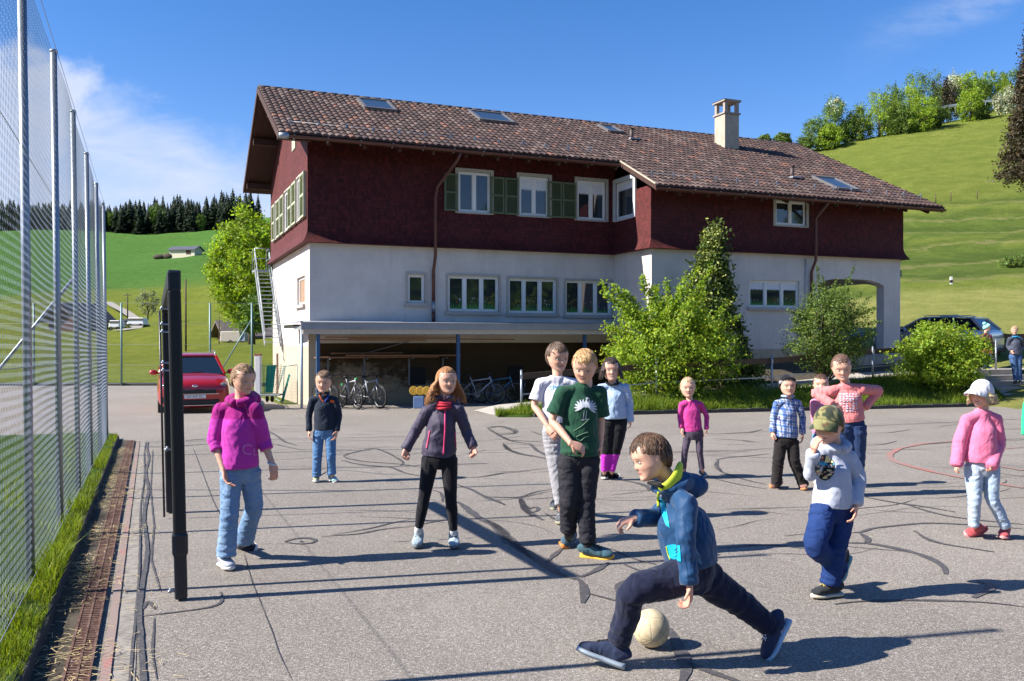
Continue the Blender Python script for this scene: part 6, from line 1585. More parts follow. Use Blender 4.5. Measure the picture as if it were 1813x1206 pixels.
def remesh(mb,vox,name,mat,parent,colf=None,smooth=3,noise_amp=0.0,noise_len=.07,seed=0):
    me=bpy.data.meshes.new('tmp'); me.from_pydata([tuple(v) for v in mb.v],[],mb.f); me.update()
    o=bpy.data.objects.new('tmp',me); col.objects.link(o)
    m=o.modifiers.new('r','REMESH'); m.mode='VOXEL'; m.voxel_size=vox; m.use_smooth_shade=True
    if smooth: s=o.modifiers.new('s','SMOOTH'); s.factor=.5; s.iterations=smooth
    dg=bpy.context.evaluated_depsgraph_get(); dg.update(); ev=o.evaluated_get(dg); nm=bpy.data.meshes.new_from_object(ev)
    bpy.data.objects.remove(o); bpy.data.meshes.remove(me)
    n=len(nm.vertices); V=np.empty(n*3,dtype=np.float32); nm.vertices.foreach_get('co',V); V=V.reshape(n,3)
    if noise_amp:
        N=np.empty(n*3,dtype=np.float32)
        try: nm.vertex_normals.foreach_get('vector',N)
        except Exception: nm.vertices.foreach_get('normal',N)
        N=N.reshape(n,3); k=2*np.pi/noise_len; g=np.random.default_rng(seed); d=np.zeros(n)
        w=V+.35*noise_len*np.sin(V[:,[1,2,0]]*k*.6+seed)
        for i in range(5):
            u=g.normal(0,1,3); u[2]*=1.5; u/=np.linalg.norm(u); d+=(1-np.abs(np.sin((w@u)*k*.5*(1+.3*i)+i*2+seed)))**1.4/(1+.5*i)
        V=V+N*((d-d.mean())*noise_amp*.42)[:,None].astype(np.float32)
    if colf is not None:
        C=colf(V); a=nm.color_attributes.new('Col','FLOAT_COLOR','POINT'); c4=np.ones((n,4),dtype=np.float32); c4[:,:3]=C; a.data.foreach_set('color',c4.ravel())
    off=np.array(wloc(parent) if parent is not None else (0,0,0),dtype=np.float32)
    nm.vertices.foreach_set('co',(V-off).ravel()); nm.materials.clear(); nm.materials.append(mat); nm.polygons.foreach_set('use_smooth',np.ones(len(nm.polygons),dtype=bool)); nm.name=name; nm.update()
    r=bpy.data.objects.new(name,nm); col.objects.link(r); 
    if parent is not None: r.parent=parent
    return r
def solid(c): 
    c=np.array(c,dtype=float); return lambda V: np.tile(c,(len(V),1))
ZL=[-.50,-.485,-.46,-.43,-.38,-.32,-.25,-.17,-.08,0,.08,.16,.24,.32,.39,.45,.485,.50]
HW=([-.5,-.46,-.4,-.3,-.15,0,.15,.3,.42,.5],[.05,.165,.235,.30,.350,.365,.375,.345,.24,.04])
HF=([-.5,-.46,-.4,-.3,-.15,0,.15,.3,.42,.5],[.30,.385,.40,.385,.395,.40,.415,.365,.24,.03])
HB=([-.5,-.4,-.3,-.15,0,.15,.3,.42,.5],[-.12,-.02,.12,.33,.44,.50,.46,.33,.03])
def headmesh(mb,Mh,jaw=1.0):
    zz=np.interp(np.linspace(0,1,46),np.linspace(0,1,len(ZL)),ZL); n=44; vs=[];fs=[]
    for z in zz:
        w=np.interp(z,*HW)*(jaw if z<-.1 else 1); f=np.interp(z,*HF); b=np.interp(z,*HB)
        for i in range(n):
            a=2*math.pi*i/n; x=w*math.sin(a); c=math.cos(a); y=-f*abs(c)**.85 if c>0 else b*abs(c)**.9
            if c>0: x=w*math.copysign(abs(math.sin(a))**.85,math.sin(a))
            if c>.1:
                nz_=np.interp(z,[-.175,-.15,-.12,-.04,.05],[0,.85,1,.40,0]); y-=.078*math.exp(-(x/(.045+.02*max(0,-z)*4))**2)*nz_
                y+=.036*math.exp(-((abs(x)-.15)/.08)**2-((z+.005)/.05)**2); y-=.006*math.exp(-((z-.09)/.035)**2-(x/.25)**2)
                y-=.022*math.exp(-(x/.085)**2)*(math.exp(-((z+.238)/.018)**2)+math.exp(-((z+.278)/.02)**2)); y-=.02*math.exp(-(x/.1)**2-((z+.41)/.05)**2)
                y-=.022*math.exp(-((abs(x)-.18)/.09)**2-((z+.13)/.08)**2)
            vs.append(Mh@Vector((x,y,z)))
    m=len(zz)
    for j in range(m-1):
        for i in range(n): fs.append((j*n+i,j*n+(i+1)%n,(j+1)*n+(i+1)%n,(j+1)*n+i))
    fs.append(tuple(reversed(range(n)))); fs.append(tuple(range((m-1)*n,m*n))); mb.add(vs,fs,0,None,True)
    for s in(-1,1):
        mb.ball((0,0,0),(.028,.062,.10),12,8,Mh@Matrix.Translation((s*.365,.035,-.01))@Matrix.Rotation(s*R(-14),4,'Z')@Matrix.Rotation(R(-12),4,'X'))
PD=Vector((0,.38,1)).normalized()
def scalp(phi,th,k=1.0):
    """point on the scalp, theta from the crown whorl, phi 0 = forward"""
    x=Vector((1,0,0)); f=PD.cross(x).normalized()*-1 # forward-ish tangent
    f=Vector((0,-1,0))-PD*Vector((0,-1,0)).dot(PD); f.normalize()
    d=PD*math.cos(th)+(f*math.cos(phi)+x*math.sin(phi))*math.sin(th)
    q=Vector((d.x*.385*k,d.y*.475*k+.035,d.z*.50*k+.02)); 
    return q
def thmax(phi,front=62,side=92,back=128):
    c=math.cos(phi); c=max(-1,min(1,c)); 
    if c>0: v=side+(front-side)*c**1.3
    else: v=side+(back-side)*(-c)**.8
    return R(v)
def hair(person,Mh,hs,style,colr,seed=0,front=None,side=92,back=128,parent=None):
    front=front or {'short':84,'crew':80,'pulled':77,'long':74,'bob':82}[style]
    g=random.Random(seed); mb=MB(); nphi=40; nth=14
    vs=[];fs=[]
    for j in range(nth+1):
        for i in range(nphi):
            phi=2*math.pi*i/nphi; tm=thmax(phi,front,side,back)+R(3)*math.sin(phi*7+seed); th=tm*j/nth
            k=1.05+.025*math.sin(th*7+phi*3+seed)*.6; 
            if j==nth: k=.97
            vs.append(Mh@scalp(phi,th,k))
    for j in range(nth):
        for i in range(nphi): fs.append((j*nphi+i,j*nphi+(i+1)%nphi,(j+1)*nphi+(i+1)%nphi,(j+1)*nphi+i))
    mb.add(vs,fs,0,None,True)
    def lock(pts,r0,r1): 
        pts=[Mh@p for p in pts]; m=len(pts); mb.tube(pts,[(r0+(r1-r0)*(i/(m-1))**1.5)*hs*(.6+.4*math.sin(math.pi*min(1,(i+.6)/(m*.5)))) for i in range(m)],5,smooth=True)
    N={'short':620,'crew':520,'pulled':760,'long':420,'bob':420,'none':0}[style]
    for q in range(N):
        phi=g.uniform(0,2*math.pi); tm=thmax(phi,front,side,back)
        ln=R(30) if style=='short' else R(20) if style=='crew' else R(45)
        t1=g.uniform(.2,1.0)*tm+R(4); t0=max(R(2),t1-ln); lift=g.uniform(.0,.07)**1.0 if style in('short','crew') else g.uniform(0,.02)
        ph2=phi+g.gauss(0,.25)
        if style=='short' and math.cos(phi)>.4: ph2=phi+g.uniform(.1,.5)
        pts=[scalp(phi+(ph2-phi)*u,t0+(t1-t0)*u,1.05+.02*g.random()+lift*u**1.5) for u in(0,.3,.6,.85,1)]
        if style=='pulled':
            e=scalp(phi,t1,1.0); tl=Vector((0,.50,.05)); pts=[]
            for u in(0,.2,.4,.6,.8,1):
                p=e.lerp(tl,u); w=Vector((p.x/.385,(p.y-.035)/.475,(p.z-.02)/.50)); w=w.normalized()*(1.055+.02*g.random()*0+.01*math.sin(q)); pts.append(Vector((w.x*.385,w.y*.475+.035,w.z*.50+.02)))
            lock(pts,.0085,.004); continue
        lock(pts,.017,.004)
    if style in('long','bob'):
        Lh=1.0 if style=='long' else .46
        for q in range(420 if style=='long' else 330):
            phi=g.uniform(R(48),R(312)); tm=R(78); 
            base=scalp(phi,tm*g.uniform(.5,1),1.08); side_=scalp(phi,R(96),1.12); x,y=side_.x,side_.y
            if style=='long' and y<-.1: continue
            L2=Lh*g.uniform(.72,1.0); pts=[base,Vector((side_.x,side_.y,side_.z*.4))]; flare=.42 if style=='long' else .10
            for u in(.35,.6,.8,1.0):
                w=.05*math.sin(u*10+q*.9); o=1+flare*u*2.2*(1 if style=='long' else 1.0); pts.append(Vector((x*o+w,y*o+.02+w*.5,.0-L2*u+.10*(1-u))))
            lock(pts,.030 if style=='long' else .021,.008)
    if style=='pulled' or style=='tail':
        for q in range(26):
            a=g.uniform(0,6.28); r=.05*g.random(); p0=Vector((r*math.cos(a),.50,.05+r*math.sin(a))); pts=[p0,p0+Vector((0,.10,-.03)),p0+Vector((r*.8,.13,-.16)),p0+Vector((g.gauss(0,.03),.09,-.36-g.random()*.12))]; lock(pts,.032,.01)
    C=np.array([colr]*len(mb.v)); tone=np.array([.86+.28*((i//30)*7919%97)/97 for i in range(len(mb.v))]); 
    o=mb.build('hair',HAIR,person,fix=False); a=o.data.color_attributes.new('Col','FLOAT_COLOR','POINT'); c4=np.ones((len(mb.v),4),dtype=np.float32); c4[:,:3]=C*tone[:,None]; a.data.foreach_set('color',c4.ravel()); return o
def hand(mb,w,d,pn,L,curl,side):
    """w wrist, d direction, pn palm normal (fingers curl towards it), side: +-1 thumb side"""
    d=Vector(d).normalized(); pn=(Vector(pn)-d*Vector(pn).dot(d)).normalized(); s=d.cross(pn).normalized()
    sweep(mb,[w-d*.10*L,w+d*.08*L,w+d*.30*L,w+d*.52*L],[.15*L,.17*L,.22*L,.21*L],[.12*L,.11*L,.10*L,.075*L],xd=tuple(s),seg=14,step=.01)
    for i,(o,l) in enumerate(((-1.5,.36),(-.5,.43),(.5,.45),(1.5,.41))):
        o*=side; cu=curl*(1.15-.08*i) ; p=w+d*.50*L+s*(o*.105*L); dd=d.copy()+s*(o*.05); dd.normalize(); pts=[p-d*.05*L]; r=[.052*L]
        for k,f in enumerate((.42,.32,.26)):
            rot=Matrix.Rotation(R(cu*(.8 if k==0 else 1.1)),3,s) if True else None
            # rotate the finger towards the palm normal
            c=math.cos(R(cu)); q=math.sin(R(cu)); ax=dd.cross(pn) 
            if ax.length>1e-5: dd=(Matrix.Rotation(R(cu*(.8 if k==0 else 1.1)),3,ax.normalized())@dd)
            # keep rotating in the same plane after passing the normal
            p=p+dd*(l*f*L*1.15); pts.append(p.copy()); r.append((.050-.006*k)*L); pn_=s.cross(dd)*-1
            if dd.dot(pn)>.9: pn=(pn-d*.9).normalized()
        pn=(Vector(pn)).normalized(); mb.tube(pts,r,8); mb.ball(tuple(pts[-1]),r[-1],8,6)
        pn=(s.cross(d)).normalized() if (s.cross(d)).dot(pn)>0 else -(s.cross(d)).normalized()
    b=w+d*.14*L+s*(side*.15*L); t1=(d*.55+s*side*.6+pn*.45).normalized(); t2=(d*.85+s*side*.05+pn*.5).normalized()
    mb.tube([b-t1*.05*L,b+t1*.2*L,b+t1*.2*L+t2*.17*L],[.075*L,.060*L,.048*L],8); mb.ball(tuple(b+t1*.2*L+t2*.17*L),.048*L,8,6)
def shoe(person,heel,toe,ankle,colr,sole,size,lace=None,high=0.0):
    heel=Vector(heel);toe=Vector(toe);ax=(toe-heel); L=size; ax.normalize(); ctr=(heel+toe)/2; heel=ctr-ax*L*.5; toe=ctr+ax*L*.5
    up=Vector(ankle)-(heel+ax*L*.25); up=(up-ax*up.dot(ax)).normalized(); s=ax.cross(up).normalized(); k=L/.23
    mb=MB(); P=[];RX=[];RY=[]
    for t,h,w in((.02,.050,.020),(.08,.078,.030),(.25,.088,.036),(.42,.080,.038),(.6,.058,.043),(.78,.046,.045),(.92,.034,.036),(.99,.018,.015)):
        P.append(tuple(heel+ax*L*t+up*(.022*k+h*k*.5))); RX.append(w*k); RY.append(h*k*.55)
    sweep(mb,P,RX,RY,xd=tuple(s),seg=18,step=.012)
    an=Vector(ankle); b=heel+ax*L*.24+up*.06*k; sweep(mb,[tuple(b),tuple(b.lerp(an,.68+high))],[.040*k,.038*k],[.044*k,.041*k],xd=tuple(s),seg=14,step=.012)
    o=remesh(mb,.006,'shoe',FAB,person,(lambda V:colr(V)) if callable(colr) else solid(colr),2)
    mb=MB(); P=[];RX=[];RY=[]
    for t,w,z in((.0,.022,.016),(.06,.034,.014),(.25,.037,.014),(.45,.038,.015),(.65,.046,.014),(.82,.046,.016),(.95,.034,.020),(1.02,.010,.024)):
        P.append(tuple(heel+ax*L*t+up*z*k)); RX.append(w*k); RY.append(.0145*k)
    sweep(mb,P,RX,RY,xd=tuple(s),seg=16,step=.01); mb.build('sole',sole,o,fix=True)
    mb=MB()
    for t in(.38,.46,.54,.62):
        h=np.interp(t,[.25,.42,.6,.78],[.088,.080,.058,.046])*k*1.04+.026*k; c=heel+ax*L*t+up*h; w=.022*k
        mb.tube([c-s*w-up*.006*k,c+up*.004*k,c+s*w-up*.006*k+ax*.012*k],.0028*k,5); mb.tube([c+s*w-up*.006*k,c+up*.004*k,c-s*w-up*.006*k+ax*.012*k],.0028*k,5)
    mb.build('laces',lace or WHT,o,fix=False); return o
def raymesh(o):
    me=o.data; off=wloc(o); V=[v.co+off for v in me.vertices]; return BVHTree.FromPolygons(V,[tuple(p.vertices) for p in me.polygons])
CAMP=Vector((0,0,CAMZ))
def onto(bvh,px,py,lift=.004):
    d=Vector((px-CX,F,HY-py)).normalized(); h=bvh.ray_cast(CAMP,d)
    if h[0] is None: return None
    return h[0]-d*lift
def trim(o,pts,r,mat,name='zip',parent=None,n=14,flat=None):
    bvh=raymesh(o); Q=[]
    for a,b in zip(pts[:-1],pts[1:]):
        for k in range(n): 
            q=onto(bvh,a[0]+(b[0]-a[0])*k/n,a[1]+(b[1]-a[1])*k/n,.002)
            if q is not None: Q.append(q)
    if len(Q)<3: return
    Q=[Q[0]]+[(Q[i-1]+Q[i]+Q[i+1])/3 for i in range(1,len(Q)-1)]+[Q[-1]]
    mb=MB(); mb.tube(Q,r,6); return mb.build(name,mat,parent or o,fix=False)
def decal(o,px,py,polys,mat,name='print',scale=1.0,rot=0,lift=.004,skew=1.0,cuts=2):
    """flat print wrapped onto garment o; polys in metres around the point behind pixel (px,py)"""
    bvh=raymesh(o); c=onto(bvh,px,py,0)
    if c is None: return None
    D=c.y; bm=bmesh.new()
    V,Fs=polys; cr_,sr_=math.cos(rot),math.sin(rot)
    vs=[bm.verts.new(((v[0]*cr_-v[1]*sr_)*scale*skew,0,(v[0]*sr_+v[1]*cr_)*scale)) for v in V]
    for f in Fs:
        try: bm.faces.new([vs[i] for i in f])
        except Exception: pass
    bmesh.ops.triangulate(bm,faces=bm.faces)
    if cuts: bmesh.ops.subdivide_edges(bm,edges=bm.edges,cuts=cuts,use_grid_fill=True)
    for v in list(bm.verts):
        p=Vector((c.x+v.co.x,D,c.z+v.co.z)); d=(p-CAMP).normalized(); h=bvh.ray_cast(CAMP,d)
        v.co=(h[0] if h[0] is not None and abs(h[0].y-D)<.12 else p)-d*lift
    me=bpy.data.meshes.new(name); bm.to_mesh(me); bm.free(); me.materials.append(mat); off=wloc(o)
    for v in me.vertices: v.co-=off
    r=bpy.data.objects.new(name,me); col.objects.link(r); r.parent=o; return r
def ellipse(cx,cy,a,b,n=20,rot=0):
    return ([(cx+a*math.cos(t)*math.cos(rot)-b*math.sin(t)*math.sin(rot),cy+a*math.cos(t)*math.sin(rot)+b*math.sin(t)*math.cos(rot)) for t in [2*math.pi*i/n for i in range(n)]],[tuple(range(n))])
def merge(*ps):
    V=[];Fs=[]
    for v,f in ps:
        b=len(V); V+=list(v); Fs+=[tuple(i+b for i in q) for q in f]
    return V,Fs
SK=(.66,.38,.27)
def person(S):
    D=S['D']; P=lambda t: pix(t[0],t[1],D+(t[2] if len(t)>2 else 0)); m=D/F; k=S.get('k',1.0)
    vox=S.get('vox',.006)
    feet=[]
    for ft in S['feet']:
        h,t=ft[0],ft[1]
        def G(q):
            if len(q)>2: return pix(q[0],q[1],D+q[2])
            return gp(q[0],q[1],.004)
        g1,g2=G(h),G(t); fx=(g2-g1).normalized(); gc=(g1+g2)/2; fl_=S.get('fl',.22*k); feet.append((gc-fx*fl_*.5,gc+fx*fl_*.5))
    base=Vector(((feet[0][0].x+feet[1][0].x)/2,D,gz(0,D))) if not S.get('z') else Vector((P(S['hip'][0]).x,D,S['z']))
    sh=[P(q)-Vector((0,0,.022*S.get('k',1.0))) for q in S['sh']]; el=[P(q) for q in S['el']]; wr=[P(q) for q in S['wr']]; hip=[P(q) for q in S['hip']]; kn=[P(q) for q in S['kn']]; an=[P(q) for q in S['an']]
    hx,hy,hp=S['head'][:3]; yaw,pitch,roll=S.get('face',(0,0,0)); hs=hp*m*.91
    hc=pix(hx,hy,D+S.get('hd',0)); Mh=Matrix.Translation(hc)@Matrix.Rotation(R(yaw),4,'Z')@Matrix.Rotation(R(roll),4,'Y')@Matrix.Rotation(R(pitch),4,'X')@Matrix.Scale(hs,4)
    sv=(sh[1]-sh[0]); shc=(sh[0]+sh[1])/2; hv=hip[1]-hip[0]; hpc=(hip[0]+hip[1])/2; neck=P(S['neck']) if 'neck' in S else shc+Vector((0,0,.02))
    svn=tuple(sv.normalized()); hvn=tuple(hv.normalized()) if hv.length>.05 else svn; hvn=hvn if Vector(hvn).dot(Vector(svn))>0 else tuple(-q for q in hvn); hw=max(hv.length/2,S.get('hw',.0)); sw=sv.length/2
    sw=max(sw,S.get('sw',0))
    skin=S.get('skin',SK)
    # --- body, one continuous surface
    mb=MB(); headmesh(mb,Mh,S.get('jaw',1.0))
    nb=Mh@Vector((0,.08,-.22)); sweep(mb,[tuple(shc-Vector((0,0,.03))),tuple(neck),tuple(nb)],[.055*k,.044*k,.046*k],seg=16,step=.012)
    mid=(shc+hpc)/2; bel=S.get('belly',1.0)
    sweep(mb,[tuple(hpc-Vector((0,0,.04))),tuple(hpc.lerp(shc,.3)),tuple(hpc.lerp(shc,.72)),tuple(shc-Vector((0,0,.01)))],[hw*1.0+.03*k,hw+.015*k,sw*.66,sw*.4],[.06*k,.055*k,.06*k,.03*k],xd=[hvn,hvn,svn,svn],seg=18)
    for i in(0,1):
        a,b,c=sh[i],el[i],wr[i]; 
        sweep(mb,[tuple(shc.lerp(a,.6)-Vector((0,0,.012))),tuple(a-Vector((0,0,.006))),tuple(a.lerp(b,.5)),tuple(b),tuple(b.lerp(c,.35)),tuple(c)],[.028*k,.029*k,.033*k,.028*k,.029*k,.0205*k],seg=14,lin=False)
        hd=S.get('hands',({},{}))[i]
        d=(c-b).normalized(); 
        if 'dir' in hd: d=Vector(hd['dir']).normalized()
        pn=Vector(hd.get('pn',(0.9*(1 if i==0 else -1),.15,0))); hand(mb,c,d,pn,hd.get('L',.155*k),hd.get('curl',26),hd.get('side',(1 if i==0 else -1)*(1)))
        h,kk,aa=hip[i],kn[i],an[i]; sweep(mb,[tuple(hpc.lerp(h,.7)),tuple(h),tuple(h.lerp(kk,.45)),tuple(kk),tuple(kk.lerp(aa,.35)),tuple(aa)],[.06*k,.062*k,.056*k,.043*k,.043*k,.029*k],seg=14)
        fh,ftoe=feet[i]; f=(ftoe-fh).normalized(); sweep(mb,[tuple(aa),tuple(fh+f*.05+(aa-fh).normalized()*.035),tuple(fh+f*S.get('fl',.22*k)*.5+(aa-fh).normalized()*.03)],[.022*k,.018*k,.012*k],seg=12)
    Mi=np.array(Mh.inverted()); hc_=np.array(S['hair'][1])*.9
    def skincol(V):
        C=np.tile(np.array(skin),(len(V),1)); q=V@Mi[:3,:3].T+Mi[:3,3]; x,y,z=q[:,0],q[:,1],q[:,2]; fr_=(y<-.2)&(z>-.55)
        def bl(w,c): 
            nonlocal C; w=(w*fr_)[:,None]; C=C*(1-w)+np.array(c)*w
        ax=np.abs(x)
        bl(.45*np.exp(-((ax-.2)/.09)**2-((z+.13)/.08)**2),np.array(skin)*(1.05,.72,.70))
        bl(np.clip(1.3*np.exp(-(x/.10)**4-((z+.256)/.032)**4),0,.85),(.50,.19,.16)); bl(np.clip(1.2*np.exp(-(x/.10)**4-((z+.258)/.008)**2),0,.8),(.16,.05,.045)); bl(np.clip(1.0*np.exp(-((ax-.03)/.018)**2-((z+.165)/.012)**2),0,.7),(.20,.08,.06))  # lip colour; shade of mouth line and nostrils painted into the skin
        bl(np.clip(1.0*np.exp(-((ax-.155)/.08)**4-((z-.085-.02*(1-ax*4))/.014)**2),0,.5),hc_)
        bl(np.clip(1.2*np.exp(-((ax-.15)/.075)**4-((z-.022)/.013)**2),0,.6),(.10,.055,.04))
        if S.get('smile'): bl(np.clip(1.4*np.exp(-(x/.085)**4-((z+.258)/.014)**2),0,.9),(.75,.70,.66))
        # ruddy hands and ears
        hnd=np.zeros(len(V))
        for i in(0,1): hnd=np.maximum(hnd,np.exp(-(np.linalg.norm(V-np.array(wr[i])-np.array((wr[i]-el[i]).normalized())*.09,axis=1)/.09)**4))
        C=C*(1-hnd[:,None]*np.array([.02,.14,.16])); return C
    body=remesh(mb,vox*.8,'person',SKIN,None,skincol,2)
    # shift origin to the base
    me=body.data; n=len(me.vertices); V=np.empty(n*3,dtype=np.float32); me.vertices.foreach_get('co',V); V=(V.reshape(-1,3)-np.array(base,dtype=np.float32)); me.vertices.foreach_set('co',V.ravel()); me.update(); body.location=base
    tag(body,S['label'],'person')
    # eyes
    for s in(-1,1):
        mbe=MB(); c=Vector((s*.150,-.354,-.006)); M2=Mh@Matrix.Translation(c)
        mbe.ball((0,0,0),(.064,.027,.026),14,8,M2); o=mbe.build('eye',EYE_W,body,fix=False)
        mbe=MB(); mbe.ball((S.get('gaze',0)*.02,-.012,0),(.030,.0195,.026),10,6,M2); mbe.build('iris',EYE_I,o,fix=False)
    hstyle,hcol=S['hair'][:2]; ha=S['hair'][2] if len(S['hair'])>2 else {}
    if hstyle!='none': hair(body,Mh,hs,hstyle,hcol,S.get('seed',1),**ha)
    ks=S.get('seed',1)
    # --- trousers
    st=S['legs']; R0=st['r']; mbt=MB(); wst=hpc+Vector((0,0,.10*k)) if 'waist' not in st else P(st['waist'])
    sweep(mbt,[tuple(wst),tuple(hpc+Vector((0,0,.02))),tuple(hpc-Vector((0,0,.07*k)))],[hw+.045*k,hw+.06*k,hw*.9+.035*k],[.085*k,.095*k,.07*k],xd=hvn,seg=20)
    for i in(0,1):
        h,kk,aa=hip[i],kn[i],an[i]; wl=st.get('wr',[(.55,.13,.05,9,1.2),(.93,.09,.07,13,1.5),(.15,.1,.04,6,1)])
        sweep(mbt,[tuple(h+Vector((0,0,.02))),tuple(h.lerp(kk,.35)),tuple(kk),tuple(kk.lerp(aa,.45)),tuple(kk.lerp(aa,st.get('end',.95)))],[q*k for q in R0],[q*k*1.05 for q in R0],seg=20,wr=wl,ph=i*2+ks)
    lc=st['c']; leg=remesh(mbt,vox,st.get('name','trousers'),st.get('mat',FAB),body,lc if callable(lc) else solid(lc),2,st.get('na',.0045),.13,ks)
    # --- top
    tp=S['top']; hem=P(tp['hem']); nbk=neck+Vector((0,0,-.005)); mbo=MB(); wx=tp.get('w',(1.0,1.0,1.0)); dp=tp.get('d',(.10,.095,.095)); hw2=tp.get('hw',hw+.07*k)
    axu=(shc-hem); 
    sweep(mbo,[tuple(hem),tuple(hem.lerp(shc,.12)),tuple(hem.lerp(shc,.4)),tuple(hem.lerp(shc,.75)),tuple(shc+Vector((0,0,-.015))),tuple(nbk+Vector((0,0,-.010)))],
        [hw2*wx[0]*.97,hw2*wx[0],(hw2*.5+sw*.45)*wx[1],sw*.88*wx[2],sw*.70,.066*k],[dp[0]*k*.98,dp[0]*k,dp[1]*k,dp[2]*k,.062*k,.055*k],xd=[hvn,hvn,hvn,svn,svn,svn],seg=26,wr=tp.get('wr',[(.12,.10,.014,7,2.0),(.35,.2,.010,5,2.5)]),ph=ks)
    ar=[q*.9 for q in tp.get('arm',(.056,.052,.046,.042,.038))]; se=tp.get('sleeve',1.0)
    for i in(0,1):
        a,b,c=sh[i],el[i],wr[i]; e=tp.get('sl',(se,se))[i]
        sweep(mbo,[tuple(nbk.lerp(a,.12)-Vector((0,0,.035*k))),tuple(nbk.lerp(a,.55)-Vector((0,0,.018*k))),tuple(a-Vector((0,0,.004)))],[.040*k,.046*k,ar[0]*k],[.045*k,.052*k,ar[0]*k*1.02],seg=18)
        mbo.ball(tuple(a-Vector((0,0,.004))),ar[0]*k*1.02,18,12)
        if e<=.6: sweep(mbo,[tuple(a),tuple(a.lerp(b,.45)),tuple(a.lerp(b,e*1.55))],[ar[0]*k,ar[1]*k,ar[2]*k],seg=18,wr=[(.6,.4,.03,3,1.5)],ph=i+ks)
        else:
            end=b.lerp(c,(e-.5)*2 if e<1 else 1.02+(e-1)*2); sweep(mbo,[tuple(a),tuple(a.lerp(b,.5)),tuple(b),tuple(b.lerp(end,.5)),tuple(b.lerp(end,.9)),tuple(end)],[ar[0]*k,ar[1]*k,ar[2]*k,ar[3]*k,ar[3]*k*1.03,ar[4]*k],seg=18,wr=tp.get('awr',[(.42,.16,.06,12,1.4),(.85,.12,.07,14,1.2),(.1,.1,.03,6,1)]),ph=i*3+ks)
    if tp.get('hood'):
        q=nbk; Hd=tp['hood']; fw=Matrix.Rotation(math.atan2(sv.y,sv.x),3,'Z'); pts=[];r=[]
        for a in np.linspace(-174,174,15):
            u=abs(a)/174; pts.append(tuple(q+fw@Vector((math.sin(R(a))*.075*k,math.cos(R(a))*.075*k,.022-.045*u)))); r.append((.042-.018*u)*k*Hd)
        sweep(mbo,pts,r,[x*1.15 for x in r],xd=(0,0,1),seg=14)
        mbo.ball(tuple(q+fw@Vector((0,.10*k,-.01))),(.095*k*Hd,.055*k*Hd,.065*k*Hd),18,12)
    if tp.get('collar'):
        q=nbk+Vector((0,0,.012)); pts=[tuple(q+Vector((math.sin(R(a))*.058*k,math.cos(R(a))*.058*k,.01))) for a in np.linspace(-165,165,13)]; sweep(mbo,pts,[.018*k]*13,[.028*k]*13,xd=(0,0,1),seg=10)
    tc_=tp['c']; top=remesh(mbo,vox,tp.get('name','sweater'),tp.get('mat',FAB),body,tc_ if callable(tc_) else solid(tc_),tp.get('smooth',6),tp.get('na',.004),.14,ks+5)
    # --- shoes
    for i in(0,1):
        c=S['shoes'][min(i,len(S['shoes'])-1)]; shoe(body,feet[i][0],feet[i][1],an[i],c[0],c[1],S.get('fl',.22*k),c[2] if len(c)>2 else None)
        if S.get('sock'):
            mbs=MB(); a=an[i]; b=a.lerp(kn[i],.16); mbs.tube([a.lerp(feet[i][0],.45),a,b],[.033*k,.033*k,.034*k],12); mbs.build('sock',S['sock'],body,fix=False)
    return dict(body=body,top=top,legs=leg,Mh=Mh,hs=hs,m=m,P=P,D=D)
